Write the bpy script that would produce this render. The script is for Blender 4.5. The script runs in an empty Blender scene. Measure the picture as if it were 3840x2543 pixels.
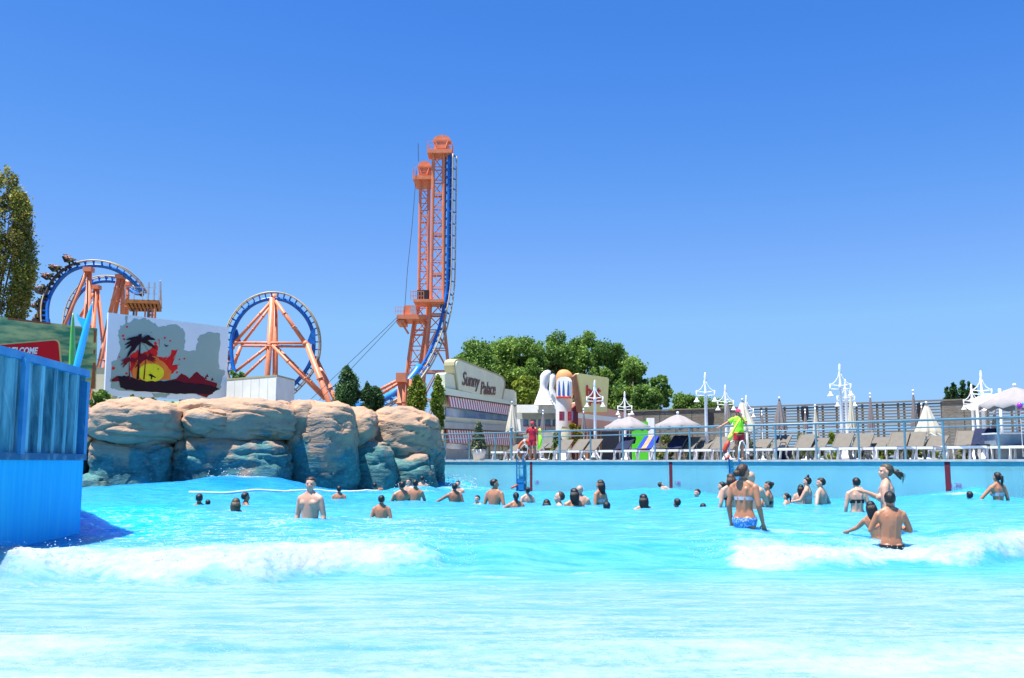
import bpy, bmesh, math, random
import numpy as np
from mathutils import Vector, Matrix, noise as mnoise

S = bpy.context.scene
COL = S.collection
R = math.radians
random.seed(7)

# ------------------------------------------------------------ camera, sky, sun
F = 3733.0                       # focal length in pixels of the 3840 wide photograph
HZ, CH = 1734.0, 1.25            # horizon row, eye height above calm water
PITCH = math.atan((HZ - 1271.5) / F)
cam_data = bpy.data.cameras.new('camera')
cam_data.sensor_width = 36.0
cam_data.lens = 36.0 * F / 3840.0
cam_data.clip_start, cam_data.clip_end = 0.1, 5000
cam = bpy.data.objects.new('camera', cam_data)
cam.location = (0, 0, CH)
cam.rotation_euler = (R(90) + PITCH, 0, 0)
COL.objects.link(cam)
S.camera = cam

SUN_EL, SUN_AZ = R(73), math.atan2(-0.55, -1.0)   # direction towards the sun: from the left, a little on our side
sx, sy, sz = math.cos(SUN_EL) * math.cos(SUN_AZ), math.cos(SUN_EL) * math.sin(SUN_AZ), math.sin(SUN_EL)
W = bpy.data.worlds.new('World')
S.world = W
W.use_nodes = True
nt = W.node_tree
nt.nodes.clear()
sky = nt.nodes.new('ShaderNodeTexSky')
sky.sky_type = 'NISHITA'
sky.sun_disc = False
sky.sun_elevation = SUN_EL
sky.sun_rotation = math.atan2(sx, sy)
sky.air_density, sky.dust_density, sky.ozone_density = 1.0, 0.0, 3.0
def vmul(f):
    n = nt.nodes.new('ShaderNodeVectorMath'); n.operation = 'SCALE'; n.inputs['Scale'].default_value = f
    return n
v1, v2, cv = vmul(0.1), vmul(10.0), nt.nodes.new('ShaderNodeRGBCurve')     # a clear, deep summer blue
for ch, pts in enumerate(([(0, 0), (.126, .033), (.173, .062), (.229, .103), (.306, .139), (.516, .163), (.77, .168), (1, .17)],
                          [(0, 0), (.219, .129), (.288, .178), (.369, .225), (.4615, .285), (.656, .305), (.75, .31), (1, .33)],
                          [(0, 0), (.403, .42), (.4846, .46), (.566, .495), (.637, .50), (1, .54)])):
    c = cv.mapping.curves[ch]
    c.points[0].location = pts[0]; c.points[1].location = pts[-1]
    for p in pts[1:-1]: c.points.new(*p)
    for p in c.points: p.handle_type = 'VECTOR'
cv.mapping.update()
bg = nt.nodes.new('ShaderNodeBackground')
bg.inputs['Strength'].default_value = 0.0957
wo = nt.nodes.new('ShaderNodeOutputWorld')
nt.links.new(sky.outputs[0], v1.inputs[0]); nt.links.new(v1.outputs[0], cv.inputs['Color']); nt.links.new(cv.outputs[0], v2.inputs[0]); nt.links.new(v2.outputs[0], bg.inputs[0])
nt.links.new(bg.outputs[0], wo.inputs[0])
sd = bpy.data.lights.new('sun', 'SUN')
sd.energy, sd.angle, sd.color = 4.6, R(0.53), (1.0, 0.955, 0.88)
sun = bpy.data.objects.new('sun', sd)
sun.rotation_euler = Vector((-sx, -sy, -sz)).to_track_quat('-Z', 'Y').to_euler()
COL.objects.link(sun)
S.view_settings.view_transform = 'Standard'
S.view_settings.look = 'None'
S.view_settings.gamma = 1
S.view_settings.exposure = 1.05

# ------------------------------------------------------------ helpers
CP, SP = math.cos(PITCH), math.sin(PITCH)
def ray(px, py):
    u, v = (px - 1920) / F, (1271.5 - py) / F
    return Vector((u, CP - v * SP, SP + v * CP))
def at(px, py, Y):
    """the point of the place, Y metres ahead, seen at a photograph pixel"""
    d = ray(px, py)
    return Vector((0, 0, CH)) + d * (Y / d.y)
class Plane:
    """upright plane through two ground points; px/py land on it as (along, height)"""
    def __init__(s, pxa, Ya, pxb, Yb, py=HZ):
        a, b = at(pxa, py, Ya), at(pxb, py, Yb)
        s.o = Vector((a.x, a.y, 0)); s.d = Vector((b.x - a.x, b.y - a.y, 0)); s.len = s.d.length; s.d.normalize()
        s.n = Vector((s.d.y, -s.d.x, 0))          # towards the camera side
    def hit(s, px, py, off=0.0):
        d = ray(px, py); c = Vector((0, 0, CH)); o = s.o + s.n * off
        t = (o - c).dot(s.n) / d.dot(s.n)
        p = c + d * t
        return ((p - o).dot(s.d), p.z)
    def p(s, u, z, off=0.0):
        return s.o + s.d * u + s.n * off + Vector((0, 0, z))
    def w(s, px, py, off=0.0):
        u, z = s.hit(px, py, off)
        return s.p(u, z, off)

def tag(o, label=None, cat=None, group=None, kind=None):
    if label: o['label'] = label
    if cat: o['category'] = cat
    if group: o['group'] = group
    if kind: o['kind'] = kind
    return o
WL = {}
def wloc(o):
    return WL.get(o.name, Vector((0, 0, 0))) if o else Vector((0, 0, 0))
def thing(name, loc, label, cat, group=None, rz=0.0):
    o = bpy.data.objects.new(name, None)
    o.empty_display_size = 0.2
    COL.objects.link(o)
    o.location = loc
    o.rotation_euler.z = rz
    WL[o.name] = Vector(loc)
    return tag(o, label, cat, group)

class MB:
    """collects shapes into one mesh"""
    def __init__(s):
        s.v, s.f, s.m, s.sm = [], [], [], []
        s.mi, s.smooth = 0, False
    def add(s, vs, fs):
        k = len(s.v)
        s.v.extend([tuple(p) for p in vs])
        for f in fs:
            s.f.append([i + k for i in f]); s.m.append(s.mi); s.sm.append(s.smooth)
        return s
    def box(s, c, d, rz=0.0, M=None):
        hx, hy, hz = d[0] / 2, d[1] / 2, d[2] / 2
        vs = [Vector((x * hx, y * hy, z * hz)) for x in (-1, 1) for y in (-1, 1) for z in (-1, 1)]
        Rm = M if M is not None else Matrix.Rotation(rz, 3, 'Z')
        vs = [Rm @ q + Vector(c) for q in vs]
        return s.add(vs, [(0, 1, 3, 2), (4, 6, 7, 5), (0, 4, 5, 1), (2, 3, 7, 6), (0, 2, 6, 4), (1, 5, 7, 3)])
    def tube(s, pts, rad, n=8, cap=True, sq=None):
        pts = [Vector(p) for p in pts]
        if not isinstance(rad, (list, tuple)): rad = [rad] * len(pts)
        vs, fs = [], []
        prev = None
        for i, p in enumerate(pts):
            t = (pts[min(i + 1, len(pts) - 1)] - pts[max(i - 1, 0)])
            t = t.normalized() if t.length > 1e-9 else Vector((0, 0, 1))
            if prev is None:
                a = t.cross(Vector((0, 0, 1)))
                if a.length < 0.05: a = t.cross(Vector((0, 1, 0)))
            else:
                a = prev - t * prev.dot(t)
            a.normalize(); b = t.cross(a); prev = a
            for k in range(n):
                q = 2 * math.pi * (k + 0.5) / n
                vs.append(p + (a * math.cos(q) + b * math.sin(q) * (sq or 1)) * rad[i])
        for i in range(len(pts) - 1):
            for k in range(n):
                k2 = (k + 1) % n
                fs.append((i * n + k, i * n + k2, (i + 1) * n + k2, (i + 1) * n + k))
        if cap:
            fs.append(tuple(range(n))[::-1]); fs.append(tuple((len(pts) - 1) * n + k for k in range(n)))
        return s.add(vs, fs)
    def bar(s, a, b, r, n=6):
        return s.tube([a, b], r, n)
    def lathe(s, c, prof, n=24, wob=0.0, lobes=0, rot=0.0):
        """prof: (radius, height) pairs"""
        c = Vector(c); vs, fs = [], []
        for r, z in prof:
            for k in range(n):
                q = 2 * math.pi * k / n + rot
                rr = r * (1 + wob * math.cos(lobes * q)) if lobes else r
                vs.append(c + Vector((rr * math.cos(q), rr * math.sin(q), z)))
        for i in range(len(prof) - 1):
            for k in range(n):
                k2 = (k + 1) % n
                fs.append((i * n + k, i * n + k2, (i + 1) * n + k2, (i + 1) * n + k))
        fs.append(tuple(range(n))[::-1]); fs.append(tuple((len(prof) - 1) * n + k for k in range(n)))
        return s.add(vs, fs)
    def ball(s, c, r, n=12, m=8, nz=0.0, seed=0.0):
        c = Vector(c); r = Vector(r) if not isinstance(r, (int, float)) else Vector((r, r, r))
        vs, fs = [], []
        for i in range(m + 1):
            a = math.pi * i / m
            for k in range(n):
                q = 2 * math.pi * k / n
                d = Vector((math.sin(a) * math.cos(q), math.sin(a) * math.sin(q), math.cos(a)))
                g = 1 + nz * mnoise.noise(d * 2.3 + Vector((seed, seed, 0))) if nz else 1
                vs.append(c + Vector((d.x * r.x, d.y * r.y, d.z * r.z)) * g)
        for i in range(m):
            for k in range(n):
                k2 = (k + 1) % n
                fs.append((i * n + k, (i + 1) * n + k, (i + 1) * n + k2, i * n + k2))
        return s.add(vs, fs)
    def poly(s, pl, pts, off, th, px=True):
        """flat outline on a Plane, pushed th metres back from off"""
        q = [pl.hit(p[0], p[1], off) if px else p for p in pts]
        A = sum(q[i][0] * q[(i + 1) % len(q)][1] - q[(i + 1) % len(q)][0] * q[i][1] for i in range(len(q)))
        if A < 0: q = q[::-1]
        n = len(q)
        vs = [pl.p(u, z, off) for u, z in q] + [pl.p(u, z, off - th) for u, z in q]
        fs = [tuple(range(n)), tuple(range(n, 2 * n))[::-1]]
        for i in range(n):
            j = (i + 1) % n
            fs.append((i, i + n, j + n, j))
        return s.add(vs, fs)
    def build(s, name, mat, parent=None, local=False):
        me = bpy.data.meshes.new(name)
        off = Vector((0, 0, 0))
        if parent is not None and not local:
            off = wloc(parent)
        V = np.array(s.v, dtype=np.float64).reshape(-1, 3) - np.array(off)
        me.from_pydata(V.tolist(), [], s.f)
        mats = mat if isinstance(mat, (list, tuple)) else [mat]
        for m_ in mats: me.materials.append(m_)
        me.polygons.foreach_set('material_index', s.m)
        me.polygons.foreach_set('use_smooth', s.sm)
        me.update()
        o = bpy.data.objects.new(name, me)
        COL.objects.link(o)
        if parent is not None:
            o.parent = parent
        WL[o.name] = off
        return o
def copy_tree(o, loc=None, rz=None, scale=None, parent=None, label=None, kids=None):
    c = o.copy(); COL.objects.link(c); c.parent = parent
    if loc is not None: c.location = loc
    if rz is not None: c.rotation_euler.z = rz
    if scale is not None: c.scale = (scale,) * 3 if isinstance(scale, (int, float)) else scale
    if label: c['label'] = label
    for ch in (kids or KIDS(o)):
        copy_tree(ch, parent=c)
    return c
def KIDS(o):
    return [x for x in COL.objects if x.parent == o]

# ------------------------------------------------------------ materials
def mat(name, col, rough=0.6, var=0.12, scale=3.0, col2=None, bump=0.0, bscale=20.0, metal=0.0, stretch=(1, 1, 1), spec=0.5, alpha=None, contrast=(0.35, 0.65), coat=0.0, sss=0.0):
    m = bpy.data.materials.new(name); m.use_nodes = True
    n = m.node_tree; N = n.nodes; L = n.links
    b = N['Principled BSDF']
    b.inputs['Roughness'].default_value = rough
    b.inputs['Metallic'].default_value = metal
    b.inputs['Specular IOR Level'].default_value = spec
    b.inputs['Coat Weight'].default_value = coat
    if sss:
        b.inputs['Subsurface Weight'].default_value = sss
        b.inputs['Subsurface Radius'].default_value = (0.02, 0.008, 0.005)
    c1 = tuple(col) + (1,)
    c2 = tuple(col2) + (1,) if col2 else tuple(max(0, x * (1 - var * 2)) for x in col) + (1,)
    tc = N.new('ShaderNodeTexCoord'); mp = N.new('ShaderNodeMapping')
    mp.inputs['Scale'].default_value = stretch
    L.new(tc.outputs['Object'], mp.inputs[0])
    nz = N.new('ShaderNodeTexNoise'); nz.inputs['Scale'].default_value = scale; nz.inputs['Detail'].default_value = 6; nz.inputs['Roughness'].default_value = 0.6
    L.new(mp.outputs[0], nz.inputs['Vector'])
    rp = N.new('ShaderNodeMapRange'); rp.inputs[1].default_value, rp.inputs[2].default_value = contrast
    L.new(nz.outputs['Fac'], rp.inputs[0])
    mx = N.new('ShaderNodeMix'); mx.data_type = 'RGBA'
    mx.inputs[6].default_value = c1; mx.inputs[7].default_value = c2
    L.new(rp.outputs[0], mx.inputs[0])
    L.new(mx.outputs[2], b.inputs['Base Color'])
    if bump:
        nb = N.new('ShaderNodeTexNoise'); nb.inputs['Scale'].default_value = bscale; nb.inputs['Detail'].default_value = 5
        L.new(mp.outputs[0], nb.inputs['Vector'])
        bp = N.new('ShaderNodeBump'); bp.inputs['Strength'].default_value = bump; bp.inputs['Distance'].default_value = 0.05
        L.new(nb.outputs['Fac'], bp.inputs['Height']); L.new(bp.outputs[0], b.inputs['Normal'])
    if alpha is not None:
        b.inputs['Alpha'].default_value = alpha
    return m
def leafmat(name, dark, light, hue2=None):
    m = bpy.data.materials.new(name); m.use_nodes = True
    N, L = m.node_tree.nodes, m.node_tree.links
    b = N['Principled BSDF']; b.inputs['Roughness'].default_value = 0.55; b.inputs['Specular IOR Level'].default_value = 0.3
    a = N.new('ShaderNodeAttribute'); a.attribute_name = 'tone'
    r = N.new('ShaderNodeValToRGB')
    r.color_ramp.elements[0].color = tuple(dark) + (1,); r.color_ramp.elements[1].color = tuple(light) + (1,)
    if hue2:
        e = r.color_ramp.elements.new(0.75); e.color = tuple(light) + (1,); r.color_ramp.elements[-1].color = tuple(hue2) + (1,)
    L.new(a.outputs['Fac'], r.inputs[0]); L.new(r.outputs[0], b.inputs['Base Color'])
    tr = N.new('ShaderNodeBsdfTranslucent'); L.new(r.outputs[0], tr.inputs[0])
    ms = N.new('ShaderNodeMixShader'); ms.inputs[0].default_value = 0.3
    L.new(b.outputs[0], ms.inputs[1]); L.new(tr.outputs[0], ms.inputs[2])
    L.new(ms.outputs[0], N['Material Output'].inputs['Surface'])
    return m

M = dict(
    orange=mat('orange_paint', (0.80, 0.27, 0.13), 0.45, 0.10, 1.2),
    blue=mat('blue_track_paint', (0.005, 0.17, 0.66), 0.4, 0.2, 1.5),
    rail=mat('rail_paint', (0.62, 0.50, 0.30), 0.4, 0.15, 2.0),
    black=mat('black_plastic', (0.015, 0.015, 0.018), 0.5, 0.2),
    olive=mat('train_body', (0.30, 0.24, 0.07), 0.4, 0.3),
    white=mat('white_paint', (0.80, 0.82, 0.84), 0.4, 0.03, 2.0),
    offwhite=mat('container_white', (0.86, 0.87, 0.86), 0.6, 0.08, 0.8, bump=0.05, bscale=8),
    steel=mat('railing_paint', (0.13, 0.27, 0.34), 0.35, 0.1, 4),
    darksteel=mat('dark_steel', (0.10, 0.11, 0.12), 0.5, 0.15),
    cable=mat('cable_steel', (0.10, 0.12, 0.15), 0.6, 0.1),
    poolwall=mat('pool_wall_paint', (0.34, 0.90, 0.98), 0.5, 0.05, 0.7, col2=(0.28, 0.82, 0.97), bump=0.05, bscale=3),
    coping=mat('coping_concrete', (0.55, 0.53, 0.49), 0.8, 0.12, 6, bump=0.1),
    deck=mat('deck_paving', (0.45, 0.41, 0.35), 0.85, 0.15, 2, bump=0.1),
    ground=mat('dry_ground', (0.20, 0.17, 0.11), 0.95, 0.2, 0.4, bump=0.2, bscale=4),
    maroon=mat('maroon_paint', (0.16, 0.008, 0.02), 0.6, 0.1),
    depth=mat('depth_number_paint', (0.35, 0.10, 0.45), 0.6, 0.1),
    ladder=mat('ladder_blue', (0.01, 0.17, 0.42), 0.4, 0.1),
    rope=mat('float_line_white', (0.85, 0.87, 0.88), 0.5, 0.03),
    floatred=mat('red_float', (0.75, 0.10, 0.05), 0.5, 0.1),
    taupe=mat('taupe_mesh_fabric', (0.165, 0.148, 0.12), 0.8, 0.08, 8, bump=0.05, bscale=60),
    navy=mat('navy_towel', (0.010, 0.022, 0.07), 0.95, 0.2, 8, bump=0.2, bscale=40),
    royal=mat('royal_blue_towel', (0.01, 0.05, 0.45), 0.95, 0.1, 8, bump=0.2, bscale=40),
    towelorange=mat('towel_orange', (0.75, 0.35, 0.18), 0.95, 0.2, 8),
    greycanvas=mat('grey_canvas', (0.22, 0.19, 0.185), 0.85, 0.08, 4, bump=0.08, bscale=30),
    palecanvas=mat('pale_grey_canvas', (0.33, 0.305, 0.30), 0.85, 0.06, 4),
    darkcanvas=mat('dark_canvas', (0.05, 0.055, 0.07), 0.85, 0.1, 4),
    cream=mat('cream_canvas', (0.62, 0.58, 0.46), 0.8, 0.06, 3, bump=0.06, bscale=20),
    slat=mat('fence_slat', (0.21, 0.185, 0.15), 0.8, 0.15, 3, stretch=(1, 1, 6)),
    mint=mat('mint_stucco', (0.74, 0.75, 0.54), 0.8, 0.05, 1),
    mint2=mat('pale_mint_trim', (0.72, 0.80, 0.62), 0.8, 0.04, 1),
    cream2=mat('cream_stucco', (0.74, 0.68, 0.46), 0.8, 0.06, 1),
    tanedge=mat('tan_edge', (0.42, 0.37, 0.22), 0.8, 0.08, 1),
    redfab=mat('awning_red', (0.55, 0.13, 0.13), 0.8, 0.08, 4),
    whitefab=mat('awning_white', (0.86, 0.86, 0.87), 0.8, 0.04, 4),
    greyledge=mat('grey_ledge', (0.42, 0.46, 0.44), 0.7, 0.08, 2),
    glassblue=mat('window_glass', (0.05, 0.17, 0.38), 0.12, 0.3, 0.6, col2=(0.20, 0.36, 0.55), spec=0.8),
    letter=mat('brown_lettering', (0.16, 0.07, 0.045), 0.6, 0.1),
    wstucco=mat('white_stucco', (0.84, 0.86, 0.83), 0.8, 0.05, 0.8),
    domeor=mat('orange_dome', (0.75, 0.34, 0.12), 0.7, 0.1, 0.7),
    towerblue=mat('blue_ornament', (0.03, 0.12, 0.42), 0.5, 0.1),
    signyellow=mat('yellow_panel', (0.88, 0.78, 0.33), 0.75, 0.08, 0.6),
    signside=mat('brown_panel_side', (0.36, 0.17, 0.09), 0.8, 0.1),
    signred=mat('red_lettering', (0.65, 0.03, 0.03), 0.6, 0.08),
    salmon=mat('salmon_stucco', (0.82, 0.42, 0.29), 0.8, 0.06, 0.8),
    kiosk=mat('bright_green_panel', (0.08, 0.60, 0.02), 0.5, 0.05),
    planter=mat('planter_white', (0.66, 0.67, 0.66), 0.6, 0.04),
    bark=mat('bark', (0.14, 0.10, 0.07), 0.9, 0.2, 8, bump=0.4, bscale=20),
    boardgreen=mat('painted_jungle_board', (0.50, 0.52, 0.22), 0.7, 0.1, 0.9, col2=(0.05, 0.22, 0.13), spec=0.15, stretch=(0.5, 0.5, 2.2), contrast=(0.42, 0.58)),
    boardred=mat('red_sign_face', (0.72, 0.015, 0.025), 0.7, 0.05, 1, spec=0.12),
    boardyellow=mat('yellow_sign_rim', (0.68, 0.55, 0.20), 0.6, 0.05),
    rust=mat('rust_paint', (0.38, 0.10, 0.04), 0.8, 0.15, 5),
    surfgreen=mat('surfboard_green', (0.16, 0.42, 0.05), 0.3, 0.06, coat=0.5),
    surfblue=mat('surfboard_blue', (0.03, 0.42, 0.75), 0.3, 0.06, coat=0.5),
    bwhite=mat('billboard_vinyl', (0.78, 0.82, 0.92), 0.7, 0.03, 0.5, spec=0.12),
    bgrey=mat('billboard_grey', (0.33, 0.43, 0.42), 0.7, 0.04, 0.5, spec=0.12),
    bred=mat('billboard_red', (0.72, 0.02, 0.02), 0.5, 0.05, spec=0.12),
    borange=mat('billboard_orange', (0.85, 0.22, 0.04), 0.5, 0.08, spec=0.12),
    byellow=mat('billboard_yellow', (0.85, 0.75, 0.03), 0.5, 0.08, spec=0.12),
    bdark=mat('billboard_dark', (0.025, 0.008, 0.018), 0.5, 0.05, spec=0.12),
    bmar=mat('billboard_maroon', (0.20, 0.008, 0.02), 0.5, 0.05, spec=0.12),
    plat=mat('platform_orange', (0.42, 0.15, 0.025), 0.6, 0.2, 1.5),
    hair=mat('dark_hair', (0.012, 0.009, 0.008), 0.45, 0.3, 30, bump=0.3, bscale=60),
    hairbrown=mat('brown_hair', (0.07, 0.032, 0.018), 0.5, 0.3, 30, bump=0.3, bscale=60),
    hairgrey=mat('wet_blonde_hair', (0.10, 0.085, 0.05), 0.5, 0.3, 25, col2=(0.03, 0.025, 0.018), bump=0.3, bscale=60),
    skin1=mat('tanned_skin', (0.50, 0.215, 0.11), 0.42, 0.08, 6, sss=0.15, coat=0.15),
    skin2=mat('fair_skin', (0.64, 0.355, 0.24), 0.42, 0.08, 6, sss=0.15, coat=0.15),
    skin3=mat('deep_tan_skin', (0.38, 0.155, 0.08), 0.42, 0.08, 6, sss=0.15, coat=0.15),
    eye=mat('dark_eye', (0.01, 0.008, 0.006), 0.2),
    swimblack=mat('black_swimwear', (0.01, 0.01, 0.015), 0.6, 0.2),
    swimblue=mat('blue_patterned_swimwear', (0.01, 0.22, 0.62), 0.6, 0.2, 40, col2=(0.60, 0.60, 0.75), contrast=(0.5, 0.6)),
    swimwhite=mat('white_swimwear', (0.62, 0.60, 0.66), 0.6, 0.1),
    swimpink=mat('pink_swimwear', (0.72, 0.45, 0.48), 0.6, 0.1),
    swimred=mat('red_swimwear', (0.55, 0.01, 0.03), 0.6, 0.1),
    capred=mat('red_cap', (0.75, 0.02, 0.06), 0.7, 0.1),
    cappink=mat('pink_cap', (0.85, 0.04, 0.16), 0.7, 0.1),
    neon=mat('neon_green_shirt', (0.42, 0.95, 0.03), 0.7, 0.1, 4, col2=(0.22, 0.85, 0.01)),
    neony=mat('neon_yellow_fabric', (0.80, 0.85, 0.10), 0.7, 0.1),
    buoy=mat('lifebuoy_orange', (0.85, 0.14, 0.03), 0.5, 0.06),
    tubeR=mat('rescue_tube_red', (0.60, 0.05, 0.02), 0.5, 0.06),
)
# ------------------------------------------------------------ numpy noise
_rng = np.random.RandomState(3)
_LAT = _rng.rand(256, 256)
def vnoise(x, y):
    xi, yi = np.floor(x).astype(int), np.floor(y).astype(int)
    fx, fy = x - xi, y - yi
    fx, fy = fx * fx * (3 - 2 * fx), fy * fy * (3 - 2 * fy)
    g = lambda a, b: _LAT[a & 255, b & 255]
    return (g(xi, yi) * (1 - fx) + g(xi + 1, yi) * fx) * (1 - fy) + (g(xi, yi + 1) * (1 - fx) + g(xi + 1, yi + 1) * fx) * fy
def fbm(x, y, o=4):
    s, a, t = 0, 0.5, 0
    for i in range(o):
        s = s + a * vnoise(x * 2 ** i + 17 * i, y * 2 ** i + 5 * i); t += a; a *= 0.55
    return s / t - 0.5
def sstep(a, b, x):
    t = np.clip((x - a) / (b - a), 0, 1)
    return t * t * (3 - 2 * t)

# ------------------------------------------------------------ pool wall line
DZ = 1.34                                      # height of the deck
def wallD(px): return F / (89 + 0.02323 * (px - 1990))
Wa, Wb = at(1660, HZ, wallD(1660)), at(3840, HZ, wallD(3840))
U = Vector((Wb.x - Wa.x, Wb.y - Wa.y, 0)).normalized()
NN = Vector((-U.y, U.x, 0))
if NN.y < 0: NN = -NN
W0 = Vector((Wa.x, Wa.y, 0))
def deck(px, b, z=DZ):
    """point on the deck b metres behind the pool edge, seen in column px"""
    k = (px - 1920) / F
    o = W0 + NN * b
    a = (k * o.y - o.x) / (U.x - k * U.y)
    p = o + U * a
    return Vector((p.x, p.y, z))
def wp(a, b, z): return W0 + U * a + NN * b + Vector((0, 0, z))

# ------------------------------------------------------------ people in the water (px of head, row of head top, row of waterline, distance)
SW = [
 # px, top, water, D, height, yaw, kind dict, label
 (748,1852,1887,22.0,1.60,10,dict(hair='short'),'dark haired head low in the water beside a smaller child, under the white float line'),
 (779,1874,1886,22.3,1.15,40,dict(hair='short'),'top of a small child head touching the adult head under the float line'),
 (886,1868,1914,18.7,1.60,0,dict(hair='long',hm='hairgrey',skin='skin2'),'head with wet streaky long hair seen from behind, just below the float line'),
 (922,1847,1888,22.6,1.60,-60,dict(hair='short'),'short dark haired head turned sideways right of the streaky haired swimmer'),
 (1166,1790,1937,16.4,1.78,160,dict(hair='short',hm='hairbrown',skin='skin2',arms='close',head=18),'pale bare chested man facing us in front of the rocks'),
 (1272,1823,1869,27.0,1.40,0,dict(hair='short',skin='skin1'),'boy with sunlit bare shoulders at the foot of the rocks, beside the line end'),
 (1400,1812,1853,34.0,1.70,30,dict(hair='short',skin='skin1',tilt=28,arms='fwd'),'swimmer bending forward with sunburnt back right under the rocks'),
 (1431,1858,1938,19.6,1.35,0,dict(hair='short',skin='skin1'),'lone boy with short dark hair and bare shoulders, back to us'),
 (1507,1805,1873,26.0,1.75,25,dict(hair='short',skin='skin1',arms='fwd'),'broad tanned man with back to us leading the group by the rock end'),
 (1533,1795,1842,30.0,1.60,150,dict(hair='short',skin='skin2'),'pale faced swimmer between two tanned backs near the rock end'),
 (1558,1800,1877,27.6,1.70,-10,dict(hair='short',skin='skin1',arms='fwd'),'narrow tanned man right of the broad tanned back near the rock end'),
 (1583,1785,1823,33.0,1.60,0,dict(hair='short',skin='skin2'),'dark haired head highest on the swell at the rock end'),
 (1705,1813,1877,27.0,1.60,10,dict(hair='short',skin='skin3',arms='left'),'tanned swimmer reaching one arm out in the splash near the wall corner'),
 (1717,1803,1852,33.0,1.65,170,dict(hair='short',skin='skin2'),'face looking our way just behind the tanned swimmer with outstretched arm'),
 (1790,1858,1888,22.0,1.20,150,dict(hair='short',skin='skin2'),'small child face beside the man with the freckled back'),
 (1855,1797,1891,24.6,1.80,-25,dict(hair='short',skin='skin1',head=-60),'tall man with freckled back and cropped hair looking towards the ladder'),
 (1935,1847,1923,22.0,1.40,5,dict(hair='pony',skin='skin1',top='swimblack',arms='fwdleft'),'girl with wet ponytail and dark swimsuit straps, one arm bent out'),
 (1978,1827,1884,28.0,1.50,20,dict(hair='bun',skin='skin2',top='swimblack'),'swimmer with a small bun directly below the ladder'),
 (2050,1873,1913,22.0,1.60,0,dict(hair='long',skin='skin1'),'head with long black hair low in water right of the first depth stripe'),
 (2097,1845,1892,19.8,1.72,95,dict(hair='receding',hm='hairbrown',skin='skin2'),'balding man head in profile beside the long haired woman'),
 (2152,1832,1892,20.0,1.65,20,dict(hair='long',skin='skin1',top='swimwhite'),'woman with long wet dark hair in front of the bald man'),
 (2174,1820,1891,23.6,1.75,-15,dict(hair='none',skin='skin2',arms='fwd'),'bald pale man with bare back behind the long haired woman'),
 (2250,1800,1887,23.0,1.65,50,dict(hair='long',skin='skin1',top='swimpink'),'woman with dark hair over one shoulder and pink top between the two depth stripes'),
 (2275,1882,1909,20.0,1.50,0,dict(hair='short'),'head without visible shoulders in front of the woman in pink'),
 (2412,1853,1902,20.0,1.65,10,dict(hair='long',skin='skin1'),'dark haired head with one sunlit shoulder left of the second depth stripe'),
 (2474,1810,1830,34.0,1.60,-60,dict(hair='short',skin='skin2',tilt=35,arms='fwd'),'swimmer leaning back against the pool wall at the second depth stripe'),
 (2538,1870,1901,22.0,1.55,30,dict(hair='short'),'round dark head alone right of the second depth stripe'),
 (2614,1835,1864,26.0,1.55,120,dict(hair='short',skin='skin2'),'pale face with wet hair left of the bikini group'),
 (2636,1888,1900,22.0,1.40,0,dict(hair='short'),'barely visible hair top just left of the bikini woman'),
 (2706,1808,1864,24.0,1.60,70,dict(hair='bun',skin='skin2',arms='fwd'),'fair swimmer with dark hair stretching both arms beside the bikini woman'),
 (2738,1777,1897,19.5,1.62,20,dict(hair='bob',hm='hairbrown',skin='skin2',top='swimblack',arms='down'),'brown haired woman with pale back half hidden by the bikini woman'),
 (2787,1742,1968,14.3,1.66,-38,dict(hair='bunlow',hm='hairbrown',skin='skin1',top='swimwhite',brief='swimblue',arms='close',female=1,near=1,head=-25),'woman in white and blue bikini with low bun standing up to her hips'),
 (2815,1768,1905,18.6,1.78,-35,dict(hair='none',skin='skin2',brief='swimred',arms='fwd'),'bald pale man in red trunks behind the bikini woman'),
 (2880,1806,1902,22.0,1.60,60,dict(hair='bun',skin='skin1',top='swimblack',arms='fwd',female=1,head=30),'woman with top bun holding her hands in front, facing the bikini woman'),
 (2948,1850,1884,22.5,1.20,60,dict(hair='pony',skin='skin2'),'child face with a short wet ponytail right of the bun woman'),
 (3003,1817,1884,24.0,1.40,-20,dict(hair='long',skin='skin2'),'girl with long dark hair hugged by the woman in topknot'),
 (3026,1790,1888,23.8,1.65,60,dict(hair='bunhigh',skin='skin2',top='swimpink',arms='fwd',female=1),'woman with topknot leaning over the long haired girl'),
 (3077,1793,1886,23.0,1.75,50,dict(hair='short',skin='skin2',arms='akimbo',head=30),'man with hands at waist looking at the topknot woman'),
 (3210,1792,1914,20.0,1.62,0,dict(hair='short',skin='skin2',top='swimblack',brief='swimblack',arms='close',female=1),'woman with cropped dark hair and black bikini seen squarely from behind'),
 (3320,1740,1992,14.5,1.72,62,dict(hair='ponymess',hm='hairgrey',skin='skin2',top='swimpink',arms='mother',female=1,near=1,head=25),'tall woman with grey blonde hair in messy ponytail over the family group'),
 (3335,1845,2003,13.1,1.50,-8,dict(hair='short',skin='skin1',brief='swimblack',arms='hug2',near=1),'black haired person in dark trunks bending arms, in front of the tall blonde woman'),
 (3262,1880,1997,13.9,1.25,-30,dict(hair='long',skin='skin1',arms='shortout',near=1,tilt=12),'dark haired child stretching a thin arm over the water'),
 (3635,1843,1869,23.0,1.50,0,dict(hair='short'),'solitary dark head in the swell right of the third depth stripe'),
 (3738,1772,1874,21.5,1.62,20,dict(hair='pony',skin='skin1',top='swimwhite',arms='downout',female=1),'woman with ponytail reaching down beside the far end of the pool wall'),
]

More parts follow.
